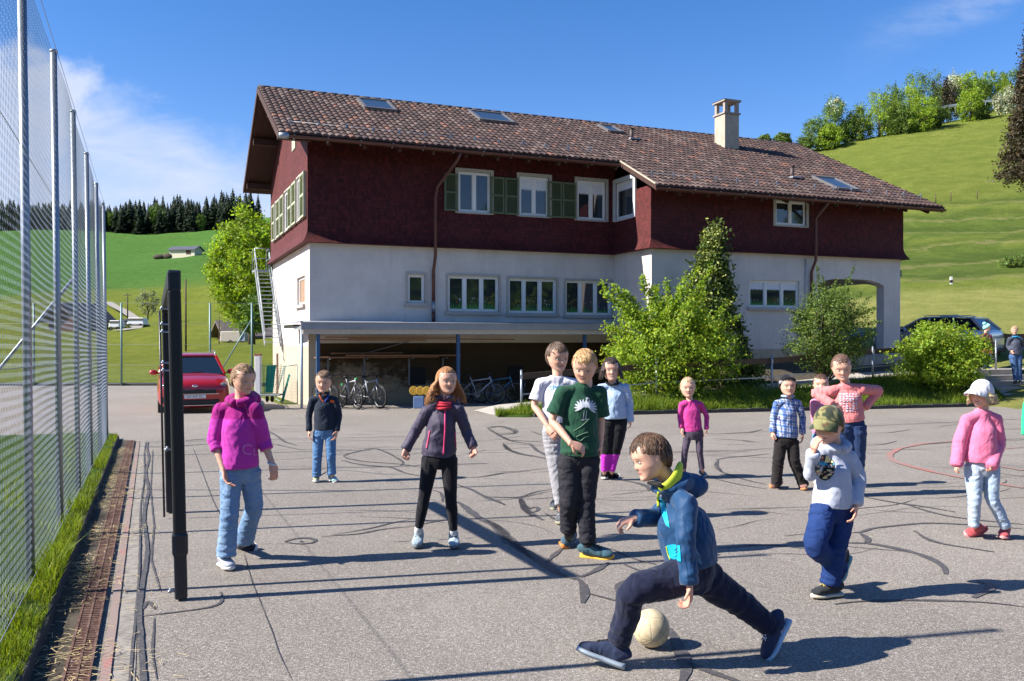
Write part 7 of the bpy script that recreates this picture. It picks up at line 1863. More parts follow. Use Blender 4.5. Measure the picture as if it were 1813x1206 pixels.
def cap(Q,colf,brimlen=.42,brimyaw=0,beanie=False,name='cap',tilt=0,lo=84):
    Mh=Q['Mh']@Matrix.Rotation(R(tilt),4,'X'); mb=MB(); n=36; m=12; vs=[];fs=[]
    for j in range(m+1):
        for i in range(n):
            phi=2*math.pi*i/n; tm=R(lo+(14 if beanie else 8)*(-math.cos(phi))*-1*(-1)); c=math.cos(phi); tm=R(np.interp(c,[-1,0,1],[110,94,74] if not beanie else [112,100,70])); th=tm*j/m
            k=1.13 if not beanie else 1.12+.05*math.exp(-((j/m-.88)/.1)**2); k+=(.03 if not beanie else .05)*math.cos(th)
            vs.append(Mh@scalp(phi,th,k))
    for j in range(m):
        for i in range(n): fs.append((j*n+i,j*n+(i+1)%n,(j+1)*n+(i+1)%n,(j+1)*n+i))
    b=len(vs)
    for i in range(n): phi=2*math.pi*i/n; c=math.cos(phi); tm=R(np.interp(c,[-1,0,1],[110,94,74])); vs.append(Mh@scalp(phi,tm,1.02))
    for i in range(n): fs.append((m*n+i,m*n+(i+1)%n,b+(i+1)%n,b+i))
    mb.add(vs,fs,0,None,True)
    def fin(mb,nm,par):
        o=mb.build(nm,FAB if not beanie else KNIT,par,fix=True); V=np.array([tuple(v) for v in mb.v]); Mi=np.array(Mh.inverted()); q=V@Mi[:3,:3].T+Mi[:3,3]
        C=colf(q); a=o.data.color_attributes.new('Col','FLOAT_COLOR','POINT'); c4=np.ones((len(V),4),dtype=np.float32); c4[:,:3]=C; a.data.foreach_set('color',c4.ravel()); return o
    o=fin(mb,name,Q['body'])
    if not beanie:
        mb=MB(); vs=[];fs=[]; na,nr=18,7
        for e in(0,1):
            for i in range(na+1):
                a=-1.15+2.3*i/na
                for j in range(nr+1):
                    r=j/nr; base=scalp(a*.95,R(np.interp(math.cos(a*.95),[-1,0,1],[110,94,74])),1.13); out=Vector((math.sin(a)*.10,-1,0))*brimlen*r*math.cos(a*1.2)**.6 if math.cos(a*1.2)>0 else Vector((0,0,0))
                    p=base+out+Vector((0,0,-.10*r*brimlen/.42-.14*abs(a/1.15)**2*.5*r-(.022 if e else 0))); vs.append(Mh@p)
        w=(na+1)*(nr+1)
        for e in(0,1):
            for i in range(na):
                for j in range(nr):
                    q=e*w+i*(nr+1)+j; fs.append((q,q+1,q+nr+2,q+nr+1))
        for i in range(na): q=i*(nr+1)+nr; fs.append((q,q+nr+1,q+nr+1+w,q+w))
        mb.add(vs,fs,0,None,True); fin(mb,'peak',o)
        mb=MB(); mb.ball((0,0,0),.03,8,6,Mh@Matrix.Translation(scalp(0,0,1.165))); mb.build('button',FAB,o) if False else None
    return o
def thr(z,a,b):  # colour a above world height z, b below
    a=np.array(a);b=np.array(b); return lambda V: np.where((V[:,2]>z)[:,None],a,b)
def zrow(py,D): return CAMZ+(HY-py)*D/F
# ---- girl in the magenta hoodie
def gdd(*r): return sum(gd(x) for x in r)/len(r)
D=6.3; zt=zrow(741,D)
Q=person(dict(D=D,k=1.0,seed=1,label='girl in magenta two-tone hoodie and loose light blue jeans walking beside the goal post',
 head=(431,671,55),face=(52,14,0),neck=(426,706,.02),sh=[(391,720,.02),(451,719,-.02)],el=[(380,778,-.02),(466,779,.04)],wr=[(396,834,-.10),(481,820,.0)],
 hands=({'pn':(.9,-.2,0),'curl':24,'side':-1},{'pn':(-.5,.5,-.2),'curl':30,'dir':(.25,-.1,-1),'side':1}),
 hip=[(409,838,-.02),(442,838,.03)],kn=[(406,908,-.10),(449,897,.06)],an=[(400,985,-.12),(432,957,.2)],feet=[((391,1003),(407,1012)),((427,968),(456,975))],fl=.225,hw=.075,
 hair=('pulled',(.27,.16,.085)),shoes=[((.42,.44,.50),WHT,RUB),((.025,.028,.05),WHT)],sock=plain('sock_navy',(.05,.06,.09),.9),
 legs=dict(c=(.20,.32,.50),mat=DENIM,name='jeans',r=(.082,.074,.066,.066,.070),end=1.0),
 top=dict(hem=(425,828,0),name='hoodie',c=thr(zt,(.36,.012,.20),(.56,.045,.40)),hood=1.15,arm=(.064,.066,.062,.055,.046),sl=(.68,.72),hw=.135,d=(.125,.12,.11))))
trim(Q['top'],[(433,716),(438,728),(441,739)],.004,plain('cord_pink',(.6,.08,.3),.8),'drawstring'); 
V_,F_=text_mesh('C',.11); decal(Q['top'],437,797,(V_,F_),plain('tonal_print',(.62,.16,.46),.8),'logo_letter',rot=-.1)
V_,F_=text_mesh('L',.08); decal(Q['top'],452,801,(V_,F_),plain('tonal_print',(.62,.16,.46),.8),'logo_letter')
mb=MB(); w=Q['P']((481,821,.0)); mb.torus((0,0,0),.028,.008,'z',18,8,Matrix.Translation(w)@Matrix.Rotation(R(20),4,'Y')); mb.build('bracelet',plain('bracelet_pale',(.6,.62,.68),.5),Q['body'])
# ---- small boy at the back
D=10.35
Q=person(dict(D=D,k=.92,seed=2,vox=.0065,label='small boy in dark navy sweatshirt and blue jeans standing near the parked bicycles',
 head=(573,676,40),face=(2,8,3),hair=('short',(.20,.12,.07)),neck=(573,698),sh=[(553,705),(593,705)],el=[(547,735,.02),(600,735,.02)],wr=[(547,763,-.04),(596,763,-.04)],
 hip=[(564,768),(585,768)],kn=[(562,807,-.03),(586,807,-.03)],an=[(560,845,0),(587,842,0)],feet=[((561,848),(557,859)),((584,850),(599,856))],fl=.20,
 shoes=[((.45,.50,.30),WHT),((.35,.60,.62),WHT)],legs=dict(c=(.10,.22,.42),mat=DENIM,name='jeans',r=(.072,.070,.062,.058,.060)),
 top=dict(hem=(576,761),name='sweatshirt',c=(.018,.026,.045),arm=(.055,.055,.050,.046,.038),collar=1,d=(.105,.10,.10))))
decal(Q['top'],588,711,merge(ellipse(0,0,.028,.018,14)),plain('badge_orange',(.65,.10,.02),.7),'chest_badge')
trim(Q['top'],[(565,698),(568,706),(573,712)],.007,plain('badge_orange',(.65,.10,.02),.7),'collar_trim'); trim(Q['top'],[(582,699),(579,706),(574,712)],.007,plain('collar_blue',(.03,.07,.45),.7),'collar_trim')
# ---- girl in the purple jacket
D=6.85
Q=person(dict(D=D,k=.97,seed=3,label='girl with wavy auburn hair in dark purple jacket and black leggings, arms held out',
 head=(791,674,49),face=(22,2,0),hair=('long',(.36,.17,.065)),neck=(787,707,.02),sh=[(757,722),(812,720)],el=[(735,765,.02),(826,765,.02)],wr=[(718,796,-.03),(838,792,-.03)],
 hands=({'pn':(.6,-.6,.3),'curl':58,'dir':(-.1,-.35,-.8),'L':.13,'side':-1},{'pn':(-.6,-.5,.3),'curl':58,'dir':(.2,-.4,-.7),'L':.13,'side':1}),
 hip=[(762,815),(795,815)],kn=[(751,880,-.03),(798,880,-.03)],an=[(741,937,0),(803,942,0)],feet=[((742,962),(736,974)),((803,962),(805,976))],fl=.235,
 shoes=[((.36,.45,.50),plain('boot_sole',(.14,.16,.17),.8),RUB)],sock=plain('sock_white',(.6,.6,.62),.9),legs=dict(c=(.010,.010,.014),name='leggings',r=(.072,.066,.050,.047,.034),na=.002,wr=[(.55,.1,.03,12,1),(.95,.06,.05,14,1)]),
 top=dict(hem=(776,808),name='jacket',mat=SHELL,c=(.060,.048,.085),arm=(.056,.054,.052,.048,.046),collar=1,hw=.138,d=(.105,.10,.10),na=.006,wr=[(.12,.10,.03,6,2.6),(.4,.2,.035,5,3)])))
pk=plain('pink_zip',(.62,.04,.16),.6)
trim(Q['top'],[(788,718),(788,760),(785,808)],.0075,pk,'zip'); trim(Q['top'],[(761,763),(758,780),(755,795)],.008,plain('pink_pocket',(.75,.10,.22),.6),'pocket_zip'); trim(Q['top'],[(805,765),(807,780),(807,794)],.006,pk,'pocket_zip')
mb=MB(); q=Q['P']((786,712,-.02)); 
for i in range(4): mb.torus((0,0,0),.047+.003*i,.011,'z',22,8,Matrix.Translation(q+Vector((.003*math.sin(i*2),-.002*i,.0-.012*i)))@Matrix.Rotation(R(9*math.sin(i*2.2)+8),4,'X')@Matrix.Rotation(R(7*math.cos(i*3)),4,'Y'))
mb.build('scarf',plain('red_scarf',(.50,.02,.045),.8),Q['body'])
# ---- boy in the white T-shirt behind
D=7.9; zz=zrow(755,D)
Q=person(dict(D=D,k=1.05,seed=4,label='boy in white T-shirt and grey trousers standing behind the boy in the green T-shirt',
 head=(987,632,52),face=(24,12,-3),hair=('short',(.12,.075,.05)),neck=(987,663,.0),sh=[(957,675),(1014,675)],el=[(946,718,-.02),(1020,722,.05)],wr=[(970,755,-.16),(1015,762,.05)],
 hands=({'pn':(.3,.9,0),'curl':20,'side':-1},{}),hip=[(976,765),(1003,765)],kn=[(985,830,-.04),(1003,828,.05)],an=[(992,897,-.1),(985,878,.35)],feet=[((995,918),(990,936)),((988,893,.45),(981,903,.3))],fl=.235,hw=.085,
 shoes=[((.10,.11,.12),plain('sole_olive',(.35,.33,.22),.7))],legs=dict(c=lambda V:np.where((V[:,2]>zrow(752,7.9))[:,None],np.array((.03,.03,.035)),np.array((.36,.35,.37))),name='jogging_trousers',r=(.085,.082,.070,.060,.045),na=.006,wr=[(.25,.22,.05,16,.8),(.9,.1,.07,12,1.5)]),
 top=dict(hem=(988,747),name='tshirt',c=(.66,.64,.70),arm=(.060,.064,.072),sleeve=.5,hw=.15,d=(.11,.11,.11))))
V_,F_=text_mesh('SPORT',.062); decal(Q['top'],990,687,(V_,F_),plain('print_blue',(.10,.38,.65),.8),'print_text',rot=.05)
V_,F_=text_mesh('GS',.07); decal(Q['top'],1003,735,(V_,F_),plain('print_navy',(.08,.08,.22),.8),'print_text')
# ---- boy in the green T-shirt
D=6.55
Q=person(dict(D=D,k=1.06,seed=5,label='fair haired boy in dark green T-shirt with white bird print and charcoal jeans',
 head=(1035,648,60),face=(-10,24,4),hair=('short',(.50,.31,.14)),neck=(1038,681,.02),sh=[(996,690,-.02),(1062,690,.03)],el=[(978,745,-.05),(1064,744,.06)],wr=[(1011,785,-.20),(1063,786,.05)],
 hands=({'pn':(.1,.7,-.6),'curl':38,'side':-1,'dir':(.95,.0,-.42),'L':.165},{'curl':25}),
 hip=[(1008,815,0),(1042,815,0)],kn=[(1008,886,-.04),(1037,884,-.02)],an=[(1006,943,.05),(1041,965,-.06)],feet=[((1009,960),(993,974)),((1028,986),(1086,990))],fl=.255,hw=.085,
 shoes=[((.06,.11,.15),plain('sole_orange',(.62,.20,.03),.6),RUB),((.06,.13,.16),plain('sole_yellow',(.80,.42,.03),.6),RUB)],sock=plain('sock_black',(.02,.02,.02),.9),
 legs=dict(c=(.030,.030,.036),name='jeans',mat=DENIM,r=(.086,.082,.072,.064,.060),na=.006),
 top=dict(hem=(1026,806),name='tshirt',c=(.018,.075,.042),arm=(.062,.066,.074),sl=(.5,.55),hw=.148,d=(.115,.11,.11),na=.006,wr=[(.12,.12,.04,6,3),(.4,.2,.03,5,3)])))
mw=plain('print_white',(.55,.56,.60),.8)
def feathers(cx,cy,s,flip):
    out=[]
    for i in range(8):
        a=R(-30+i*24); L=.036*s; out.append(ellipse(cx+flip*math.cos(a)*L*.62,cy+math.sin(a)*L*.62,L*.62,.0052*s,10,a if flip>0 else math.pi-a))
    return out
ost=merge(*feathers(.020,.0,1.25,1),*feathers(-.020,.0,1.25,-1),([(-.005,.0),(.005,.0),(.006,.05),(.003,.058),(-.003,.055)],[(0,1,2,3,4)]),ellipse(.004,.062,.010,.006,10),([(.012,.064),(.012,.058),(.024,.059)],[(0,1,2)]),
 ([(-.010,-.02),(-.006,-.02),(-.009,-.075),(-.013,-.075)],[(0,1,2,3)]),([(.006,-.02),(.010,-.02),(.009,-.07),(.005,-.07)],[(0,1,2,3)]),([(-.022,-.078),(-.004,-.078),(-.004,-.084),(-.024,-.084)],[(0,1,2,3)]),([(.0,-.072),(.018,-.072),(.018,-.078),(-.002,-.078)],[(0,1,2,3)]))
decal(Q['top'],1037,722,ost,mw,'bird_print',scale=1.15,rot=-.08,cuts=1)
for a in(((1015,764),(1030,755),(1045,740)),((1020,774),(1032,768),(1042,765)),((1028,781),(1036,774),(1044,772))): trim(Q['top'],list(a),.003,plain('print_green_pale',(.16,.27,.17),.8),'print_stroke')
# ---- girl in the light blue top
D=10.5
Q=person(dict(D=D,k=1.05,seed=6,vox=.0065,smile=1,label='dark haired girl in pale blue top and black leggings with magenta calves',
 head=(1082,654,43),face=(0,4,0),hair=('bob',(.04,.024,.02)),neck=(1084,676),sh=[(1064,684),(1107,684)],el=[(1059,714,.05),(1114,713,.02)],wr=[(1060,744,.0),(1116,744,-.02)],
 hands=({},{'pn':(-.8,.3,0),'L':.12}),hip=[(1076,750),(1096,750)],kn=[(1073,798,-.03),(1089,798,-.03)],an=[(1070,836),(1083,836)],feet=[((1071,843),(1070,853)),((1080,843),(1099,847))],fl=.225,hw=.11,belly=1.2,
 shoes=[((.015,.015,.017),WHT)],legs=dict(c=lambda V:np.where((V[:,2]>zrow(803+0,10.5))[:,None],np.array((.010,.010,.012)),np.array((.55,.03,.50))),name='leggings',r=(.100,.095,.070,.052,.040),na=.002),
 top=dict(hem=(1086,741),name='sweater',c=(.40,.52,.68),arm=(.062,.060,.054,.048,.044),sleeve=1.05,hw=.165,d=(.13,.13,.12))))
mb=MB(); c=Q['P']((1084,678,-.0)); mb.torus((0,0,0),.072,.016,'z',26,8,Matrix.Translation(c)@Matrix.Rotation(R(12),4,'X')); mb.build('collar',plain('black_collar',(.012,.012,.014),.9),Q['top'])
# ---- the boy kicking
D=4.30
def jk(V):
    C=np.tile(np.array((.008,.056,.150)),(len(V),1)); x=V[:,0]*F/4.2; z=V[:,2]
    px=CX+V[:,0]/V[:,1]*F; py=HY-(z-CAMZ)*F/V[:,1]
    return C
Q=person(dict(D=D,k=.98,seed=7,vox=.0055,label='boy in blue hooded jacket and navy trousers striding to the left to kick the ball',
 head=(1151,809,83),face=(-76,20,-6),hair=('short',(.105,.055,.03)),neck=(1188,856,.02),sh=[(1188,880,.12),(1216,884,-.12)],sw=.125,el=[(1163,916,.12),(1214,955,-.20)],wr=[(1124,918,.02),(1221,1034,-.22)],
 hands=({'pn':(0,.2,-1),'curl':52,'dir':(-.95,-.1,-.25),'side':1,'L':.145},{'pn':(-1,.1,.1),'curl':42,'side':-1,'dir':(.05,-.05,-1),'L':.15}),
 hip=[(1220,1018,-.07),(1243,1022,.09)],kn=[(1124,1048,-.12),(1308,1066,.12)],an=[(1093,1144,-.06),(1374,1118,.10)],feet=[((1100,1186,-.10),(1026,1158,-.04)),((1398,1108,.12),(1368,1168,.06))],fl=.245,hw=.075,
 shoes=[((.025,.035,.075),plain('sole_grey',(.30,.36,.42),.6),RUB),((.03,.04,.08),plain('sole_pale_blue',(.36,.50,.62),.6))],sock=plain('sock_grey',(.35,.36,.42),.9),
 legs=dict(c=(.012,.015,.038),name='trousers',r=(.100,.090,.074,.064,.058),end=.93,na=.008,wr=[(.5,.16,.06,8,1.6),(.92,.1,.07,12,1.5),(.15,.12,.05,6,1)]),
 top=dict(hem=(1226,1000,0),name='jacket',mat=SHELL,c=jk,hood=1.05,smooth=7,arm=(.062,.060,.056,.052,.048),hw=.135,d=(.135,.146,.128),na=.0055,wr=[(.12,.12,.012,5,3)],awr=[(.42,.2,.055,9,1.8),(.8,.14,.07,11,1.4),(.1,.1,.04,6,1)])))
J=Q['top']; P7=Q['P']
ng=plain('neon_lining',(.52,.62,.03),.7); cy=plain('cyan_panel',(.0,.42,.60),.6)
mbh=MB(); sweep(mbh,[tuple(P7((1170,868,-.055))),tuple(P7((1186,860,-.075))),tuple(P7((1198,845,-.06))),tuple(P7((1204,828,-.02))),tuple(P7((1206,824,.03)))],[.012,.014,.014,.012,.01],[.030,.034,.032,.026,.02],xd=(.6,-.6,.2),seg=12); mbh.build('hood_lining',ng,J)
mbh=MB(); sweep(mbh,[tuple(P7((1150,856,-.02))),tuple(P7((1160,856,-.055))),tuple(P7((1176,862,-.075)))],[.010,.012,.012],[.016,.020,.018],xd=(0,0,1),seg=12); mbh.build('collar',SHELL,J); a=bpy.data.objects[J.children[-1].name].data; ca=a.color_attributes.new('Col','FLOAT_COLOR','POINT'); ca.data.foreach_set('color',np.tile(np.array([.012,.06,.14,1],dtype=np.float32),len(a.vertices)))
def panel(o,pts,mat,name,lift=.005,cuts=4):
    bvh=raymesh(o); bm=bmesh.new(); vs=[bm.verts.new((x,y,0)) for x,y in pts]; bm.faces.new(vs); bmesh.ops.triangulate(bm,faces=bm.faces); bmesh.ops.subdivide_edges(bm,edges=bm.edges,cuts=cuts,use_grid_fill=True)
    for v in bm.verts:
        q=onto(bvh,v.co.x,v.co.y,lift)
        if q is None:
            for s in range(1,16):
                q=onto(bvh,v.co.x+s,v.co.y,lift) or onto(bvh,v.co.x,v.co.y-s,lift)
                if q is not None: break
        v.co=q if q is not None else Vector((0,0,-5))
    bm.verts.ensure_lookup_table(); bmesh.ops.delete(bm,geom=[v for v in bm.verts if v.co.z<-4],context='VERTS')
    me=bpy.data.meshes.new(name); bm.to_mesh(me); bm.free(); me.materials.append(mat); off=wloc(o)
    for v in me.vertices: v.co-=off
    r=bpy.data.objects.new(name,me); col.objects.link(r); r.parent=o; return r
panel(J,[(1169,884),(1176,886),(1181,908),(1186,935),(1179,930),(1171,908)],cy,'chest_panel'); panel(J,[(1181,966),(1192,964),(1204,966),(1206,995),(1196,992),(1186,988)],cy,'side_panel')
trim(J,[(1166,872),(1165,885),(1166,898)],.007,ng,'zip_tape'); trim(J,[(1180,968),(1183,982),(1187,992)],.004,ng,'hem_trim')
# ---- small girl in pink
D=10.62
Q=person(dict(D=D,k=.86,seed=8,vox=.0065,label='small blonde girl in magenta pink long sleeved top and grey trousers near the grass bank',
 head=(1218,686,37),face=(-6,4,0),hair=('pulled',(.46,.32,.19)),neck=(1221,707),sh=[(1207,713),(1241,713)],el=[(1204,738,.02),(1251,737,.02)],wr=[(1206,758,-.02),(1251,760,-.02)],hands=({'L':.11},{'L':.11}),
 hip=[(1218,770),(1238,770)],kn=[(1213,797,-.03),(1239,798,-.02)],an=[(1210,832),(1243,832)],feet=[((1210,838),(1206,847)),((1241,839),(1255,848))],fl=.19,
 shoes=[((.13,.22,.32),WHT)],legs=dict(c=(.085,.065,.095),name='trousers',r=(.062,.058,.048,.044,.042)),
 top=dict(hem=(1227,764),name='long_sleeved_top',c=(.56,.05,.26),arm=(.046,.044,.042,.038,.034),hw=.115,d=(.095,.09,.09))))
# ---- boy in the chequered shirt
D=9.8
def plaid(V):
    x=V[:,0]*1.0; z=V[:,2]+.15*V[:,0]; y=V[:,1]
    C=np.tile(np.array((.52,.60,.74)),(len(V),1)); u=(x+.5*y)*15.5; w=z*15.5
    a=(u%1); b=(w%1); m=(a<.42)[:,None]; n=(b<.42)[:,None]
    C=np.where(m,C*np.array((.30,.42,.66)),C); C=np.where(n,C*np.array((.34,.46,.70)),C)
    C=np.where(((a>.66)&(a<.76))[:,None],np.array((.09,.07,.17)),C); C=np.where(((b>.66)&(b<.76))[:,None],np.array((.09,.07,.17)),C); return C
Q=person(dict(D=D,k=.93,seed=9,vox=.005,label='boy in black beanie and blue white chequered shirt with black trousers',
 head=(1395,683,38),face=(-4,2,0),hair=('crew',(.06,.04,.03)),neck=(1395,704),sh=[(1376,711),(1413,711)],el=[(1370,739,.02),(1421,739,.02)],wr=[(1368,765,-.02),(1421,768,-.02)],hands=({'L':.125,'curl':50},{'L':.135}),
 hip=[(1383,783),(1403,783)],kn=[(1378,818,-.03),(1407,818,-.03)],an=[(1375,853),(1422,856)],feet=[((1380,860),(1359,866)),((1421,862),(1427,872))],fl=.215,
 shoes=[((.28,.14,.12),plain('sole_orange2',(.55,.22,.08),.7))],legs=dict(c=(.018,.014,.014),name='trousers',r=(.078,.076,.070,.066,.066),end=1.12),
 top=dict(hem=(1392,774),name='shirt',c=plaid,arm=(.052,.050,.047,.044,.040),collar=1,hw=.135,d=(.105,.10,.10),na=.005)))
def bean(q): 
    z=q[:,2]-.35*q[:,1]*0; return np.where((np.abs(z-.17)<.022)[:,None]|(np.abs(z-.23)<.014)[:,None],np.array((.35,.35,.37)),np.array((.012,.012,.015)))
cap(Q,bean,beanie=True,name='beanie')
# ---- girl with hands on hips
D=9.35
Q=person(dict(D=D,k=1.10,seed=10,smile=1,vox=.0065,label='older girl in salmon pink printed top standing with both hands on her hips',
 head=(1490,650,47),face=(-14,20,-4),hair=('pulled',(.13,.07,.045)),neck=(1497,678,.02),sh=[(1469,689),(1526,685)],el=[(1443,696,.06),(1556,692,.10)],wr=[(1474,716,-.10),(1531,722,.02)],
 hands=({'pn':(.2,.8,-.3),'dir':(.8,.0,-.5),'curl':14},{'pn':(-.2,.8,0),'dir':(-.7,.2,-.6),'curl':14}),
 hip=[(1491,756),(1515,756)],kn=[(1490,816),(1516,816)],an=[(1489,868),(1514,868)],feet=[((1489,872),(1484,882)),((1515,872),(1519,882))],fl=.24,hw=.105,
 shoes=[((.20,.20,.22),WHT)],legs=dict(c=(.025,.05,.13),name='trousers',r=(.105,.100,.085,.08,.078)),
 top=dict(hem=(1506,746),name='printed_top',c=(.78,.245,.24),arm=(.060,.058,.052,.046,.040),hw=.155,d=(.12,.115,.115),na=.005)))
rp=random.Random(5)
pw=plain('print_pale',(.62,.58,.66),.8); pg=plain('print_grey',(.22,.18,.22),.8)
pl_=merge(*[([(x,y),(x+rp.uniform(.012,.03),y+rp.uniform(-.004,.006)),(x+rp.uniform(.01,.03),y+rp.uniform(.012,.022)),(x+rp.uniform(-.003,.006),y+rp.uniform(.012,.02))],[(0,1,2,3)]) for x in np.arange(-.10,.09,.034) for y in np.arange(-.14,.05,.026) if rp.random()<.78])
decal(Q['top'],1503,706,pl_,pw,'print',cuts=0,lift=.006)
pl_=merge(*[([(x,y),(x+.026,y+.002),(x+.024,y+.007),(x+.002,y+.006)],[(0,1,2,3)]) for x in np.arange(-.09,.09,.04) for y in(-.075,-.03,.012) if rp.random()<.7]); decal(Q['top'],1503,706,pl_,pg,'print',cuts=0,lift=.009)
V_,F_=text_mesh('INDEPENDENT',.022); decal(Q['top'],1506,688,(V_,F_),plain('print_dark_pink',(.45,.09,.10),.8),'print_text',cuts=0,lift=.006)
# ---- hidden girl behind her
D=10.0
person(dict(D=D,k=.92,seed=11,vox=.0075,label='dark haired girl in light pink jacket almost hidden behind the girl with hands on hips',
 head=(1454,681,38),face=(-20,0,0),hair=('pulled',(.10,.05,.03)),neck=(1455,702),sh=[(1441,709),(1475,709)],el=[(1441,735),(1480,735)],wr=[(1444,764),(1478,764)],
 hip=[(1448,772),(1468,772)],kn=[(1448,812),(1468,812)],an=[(1448,848),(1468,848)],feet=[((1448,852),(1445,862)),((1468,852),(1470,862))],fl=.2,
 shoes=[((.3,.3,.32),WHT)],legs=dict(c=(.16,.28,.48),mat=DENIM,name='jeans',r=(.07,.066,.055,.05,.048)),top=dict(hem=(1457,768),name='jacket',c=(.72,.28,.42),arm=(.052,.05,.046,.044,.038),hw=.125)))
# ---- boy with the camouflage cap
D=5.45
Q=person(dict(D=D,k=.95,seed=12,vox=.0055,label='boy in camouflage cap and pale grey hooded sweatshirt with printed badge, one foot raised',
 head=(1467,753,66),face=(-42,17,3),hair=('crew',(.16,.10,.06)),neck=(1478,786,.02),sh=[(1451,801,-.02),(1503,804,.03)],el=[(1436,840,-.06),(1521,846,.02)],wr=[(1440,800,-.16),(1516,895,-.05)],
 hands=({'pn':(.8,.3,-.1),'dir':(.25,-.1,.95),'curl':48,'L':.14,'side':1},{'pn':(-.8,.3,0),'curl':26,'L':.14}),
 hip=[(1459,905,-.03),(1491,905,.03)],kn=[(1445,966,-.14),(1480,968,.0)],an=[(1486,1006,.22),(1470,1038,.0)],feet=[((1502,994,.30),(1488,1028,.22)),((1489,1057),(1441,1062))],fl=.225,hw=.078,
 shoes=[((.03,.035,.04),plain('sole_mint',(.36,.50,.44),.6)),((.025,.028,.03),plain('sole_cream',(.55,.50,.38),.6),plain('lace_yellow',(.5,.4,.1),.8))],
 legs=dict(c=(.018,.045,.16),mat=DENIM,name='jeans',r=(.088,.084,.074,.068,.066),na=.006,end=.96),
 top=dict(hem=(1474,897),name='hoodie',mat=KNIT,c=(.47,.50,.60),hood=1.1,arm=(.062,.060,.056,.050,.042),hw=.135,d=(.12,.12,.115),na=.005)))
H=Q['top']
def camo(q):
    out=[]
    for p in q:
        a=mnoise.noise(Vector(p)*3.2+Vector((3,1,7))); b=mnoise.noise(Vector(p)*3.6+Vector((11,5,2))); 
        out.append((.045,.055,.035) if a>.18 else (.13,.075,.04) if b>.22 else (.10,.12,.045) if a<-.22 else (.26,.24,.10))
    return np.array(out)
cap(Q,camo,.46,tilt=2)
blk=plain('print_black',(.02,.022,.026),.8); yl=plain('print_yellow',(.78,.66,.32),.8); bl_=plain('print_sky',(.03,.33,.60),.8); wt=plain('print_white',(.55,.56,.60),.8); og=plain('print_rust',(.24,.10,.06),.8); pkk=plain('print_peach',(.75,.42,.30),.8)
cx_,cy_=1460,826
shield=([(-.060,.015),(-.045,.055),(-.02,.075),(.01,.072),(.06,.03),(.066,.0),(.06,-.045),(.035,-.078),(.008,-.09),(-.02,-.082),(-.045,-.06),(-.06,-.025)],[tuple(range(12))])
decal(H,cx_,cy_,shield,blk,'print',cuts=3,lift=.003)
decal(H,cx_,cy_,merge(([(-.058,.008),(.064,.008),(.06,.024),(-.056,.024)],[(0,1,2,3)]),([(-.05,.026),(-.02,.038),(.0,.026)],[(0,1,2)])),bl_,'print',lift=.0045,cuts=2)
decal(H,cx_,cy_,merge(([(.0,.024),(.058,.024),(.024,.066),(.014,.070)],[(0,1,2,3)]),*[ellipse(x,y,.017,.0065,10,r) for x,y,r in((-.035,-.028,.2),(.03,-.026,-.1),(-.022,-.05,.3),(.032,-.052,.2),(.004,-.072,.0))]),yl,'print',lift=.0052,cuts=1)
decal(H,cx_,cy_,([(-.05,.028),(-.03,.048),(-.008,.064),(-.004,.045),(-.012,.03)],[(0,1,2,3,4)]),og,'print',lift=.006,cuts=1)
decal(H,cx_,cy_,merge(*[ellipse(x,y,.015,.005,10,r) for x,y,r in((-.002,-.036,.1),(.012,-.06,.3),(-.04,-.042,.1),(.048,-.038,.3))]),pkk,'print',lift=.006,cuts=1)
V_,F_=text_mesh('FISHING',.027); decal(H,cx_,cy_-1,([(x,y-.004) for x,y,_ in V_],F_),wt,'print_text',lift=.0062,cuts=0)
# ---- girl in the white cap
D=7.15
Q=person(dict(D=D,k=.97,seed=13,vox=.0055,label='blonde girl in white cap, oversized pink sweatshirt, light blue jeans and red shoes',
 head=(1738,697,47),face=(-58,8,0),hair=('bob',(.58,.44,.26)),neck=(1741,722),sh=[(1713,738),(1764,738)],el=[(1700,782,.0),(1769,784,.02)],wr=[(1694,824,-.04),(1756,826,-.12)],hands=({'L':.09,'curl':50},{'L':.09,'curl':50}),
 hip=[(1724,828),(1754,828)],kn=[(1726,880,-.03),(1757,882,-.03)],an=[(1725,928),(1780,930)],feet=[((1738,946),(1707,951)),((1783,946),(1774,960))],fl=.225,
 shoes=[((.50,.09,.10),plain('sole_pink',(.55,.25,.25),.7),RUB)],legs=dict(c=(.40,.50,.62),mat=DENIM,name='jeans',r=(.074,.070,.055,.050,.044),end=1.08,na=.004,wr=[(.5,.14,.05,11,1.2),(.95,.07,.07,13,1.5)]),
 top=dict(hem=(1736,818),name='sweatshirt',mat=KNIT,c=(.80,.20,.34),arm=(.058,.060,.062,.058,.040),hw=.145,d=(.12,.12,.115),na=.005,sleeve=1.02)))
cap(Q,lambda q: np.tile(np.array((.68,.68,.72)),(len(q),1)),.62)
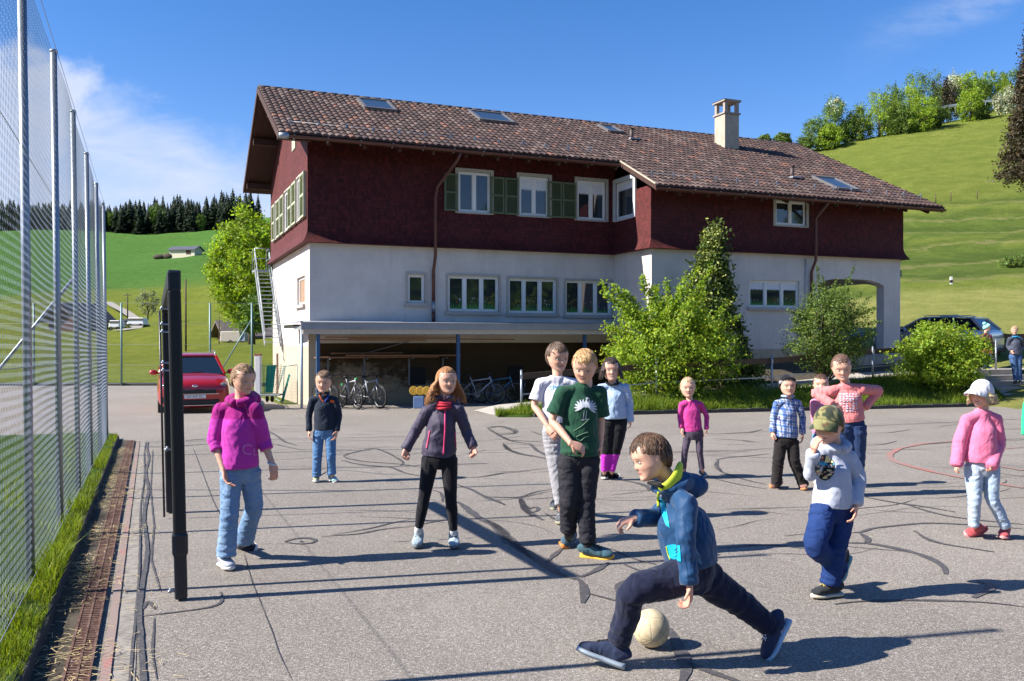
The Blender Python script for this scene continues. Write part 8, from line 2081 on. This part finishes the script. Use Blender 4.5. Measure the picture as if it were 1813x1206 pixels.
# ---- adults at the top of the steps
D=26.6
Q=person(dict(D=D,z=.0,k=1.12,seed=14,vox=.012,label='adult with short fair hair and grey blue jacket standing on the steps, hands in pockets',
 head=(1796,585,15.5),face=(-25,8,0),hair=('short',(.40,.27,.16)),neck=(1797,594),sh=[(1788,599),(1807,599)],el=[(1785,613,.1),(1811,613,.1)],wr=[(1790,621,-.05),(1805,621,-.05)],
 hip=[(1793,630),(1803,630)],kn=[(1797,654),(1804,654)],an=[(1799,674),(1806,674)],feet=[((1800,678,0),(1797,680,-.15)),((1806,678,.0),(1807,680,-.15))],fl=.26,hw=.10,
 shoes=[((.05,.05,.05),RUB)],legs=dict(c=(.07,.14,.30),mat=DENIM,name='jeans',r=(.10,.095,.075,.07,.065)),top=dict(hem=(1798,628),name='jacket',mat=SHELL,c=(.055,.065,.10),collar=1,arm=(.07,.068,.062,.056,.05),hw=.17,d=(.13,.12,.12))))
trim(Q['top'],[(1792,597),(1801,596),(1806,598)],.025,plain('turquoise_lining',(.03,.30,.55),.7),'collar_lining')
D=29.2
Q=person(dict(D=D,z=.45,k=1.08,seed=15,vox=.012,label='woman in turquoise bobble hat and maroon quilted jacket carrying a brown bag behind the shrub',
 head=(1748,580,14),face=(60,8,0),hair=('crew',(.10,.06,.04)),neck=(1745,589),sh=[(1739,594),(1752,594)],el=[(1741,608,-.1),(1755,608)],wr=[(1748,617,-.2),(1756,619)],
 hip=[(1744,624),(1752,624)],kn=[(1744,640),(1752,640)],an=[(1744,654),(1752,654)],feet=[((1743,657,0),(1748,658,-.1)),((1750,657,0),(1756,658,-.1))],fl=.25,hw=.10,
 shoes=[((.05,.05,.05),RUB)],legs=dict(c=(.03,.07,.18),mat=DENIM,name='jeans',r=(.10,.09,.07,.065,.06)),top=dict(hem=(1747,620),name='quilted_jacket',mat=SHELL,c=(.12,.022,.045),arm=(.075,.072,.068,.06,.05),hw=.16,d=(.15,.15,.14),wr=[(.5,.6,.05,9,.2)])))
cap(Q,lambda q: np.tile(np.array((.30,.62,.66)),(len(q),1)),beanie=True,name='bobble_hat')
mb=MB(); c=Q['P']((1743,573)); mb.ball(tuple(c),(.065,.065,.06),10,8); mb.build('bobble',plain('bobble',(.28,.60,.66),.9),Q['body'])
mb=MB(); c=Q['P']((1748,620,-.30)); mb.box(tuple(c),(.34,.12,.24),taper=.8); mb.tube([c+Vector((-.12,0,.1)),c+Vector((-.10,.1,.5)),c+Vector((.05,.15,.62))],.012,6)
tag(mb.build('shoulder_bag',plain('brown_leather',(.24,.075,.03),.6),bev=.03),'brown leather shoulder bag hanging at the side of the woman in the bobble hat','bag')
# ---- person mostly outside the right edge
D=9.0
person(dict(D=D,k=.98,seed=16,vox=.009,label='child in green top whose sleeve just shows at the right edge of the picture',
 head=(1838,676,46),face=(-10,0,0),hair=('short',(.12,.07,.04)),neck=(1839,704),sh=[(1820,712),(1860,712)],el=[(1816,742),(1866,742)],wr=[(1815,770),(1866,772)],hands=({'L':.06},{}),
 hip=[(1830,786),(1850,786)],kn=[(1830,830),(1850,830)],an=[(1829,872),(1851,872)],feet=[((1829,878),(1824,888)),((1851,878),(1855,888))],fl=.22,
 shoes=[((.1,.1,.12),WHT)],legs=dict(c=(.03,.04,.08),name='trousers',r=(.075,.07,.06,.055,.052)),top=dict(hem=(1840,776),name='tshirt',c=(.03,.50,.25),arm=(.05,.05,.045,.042,.04),hw=.13)))
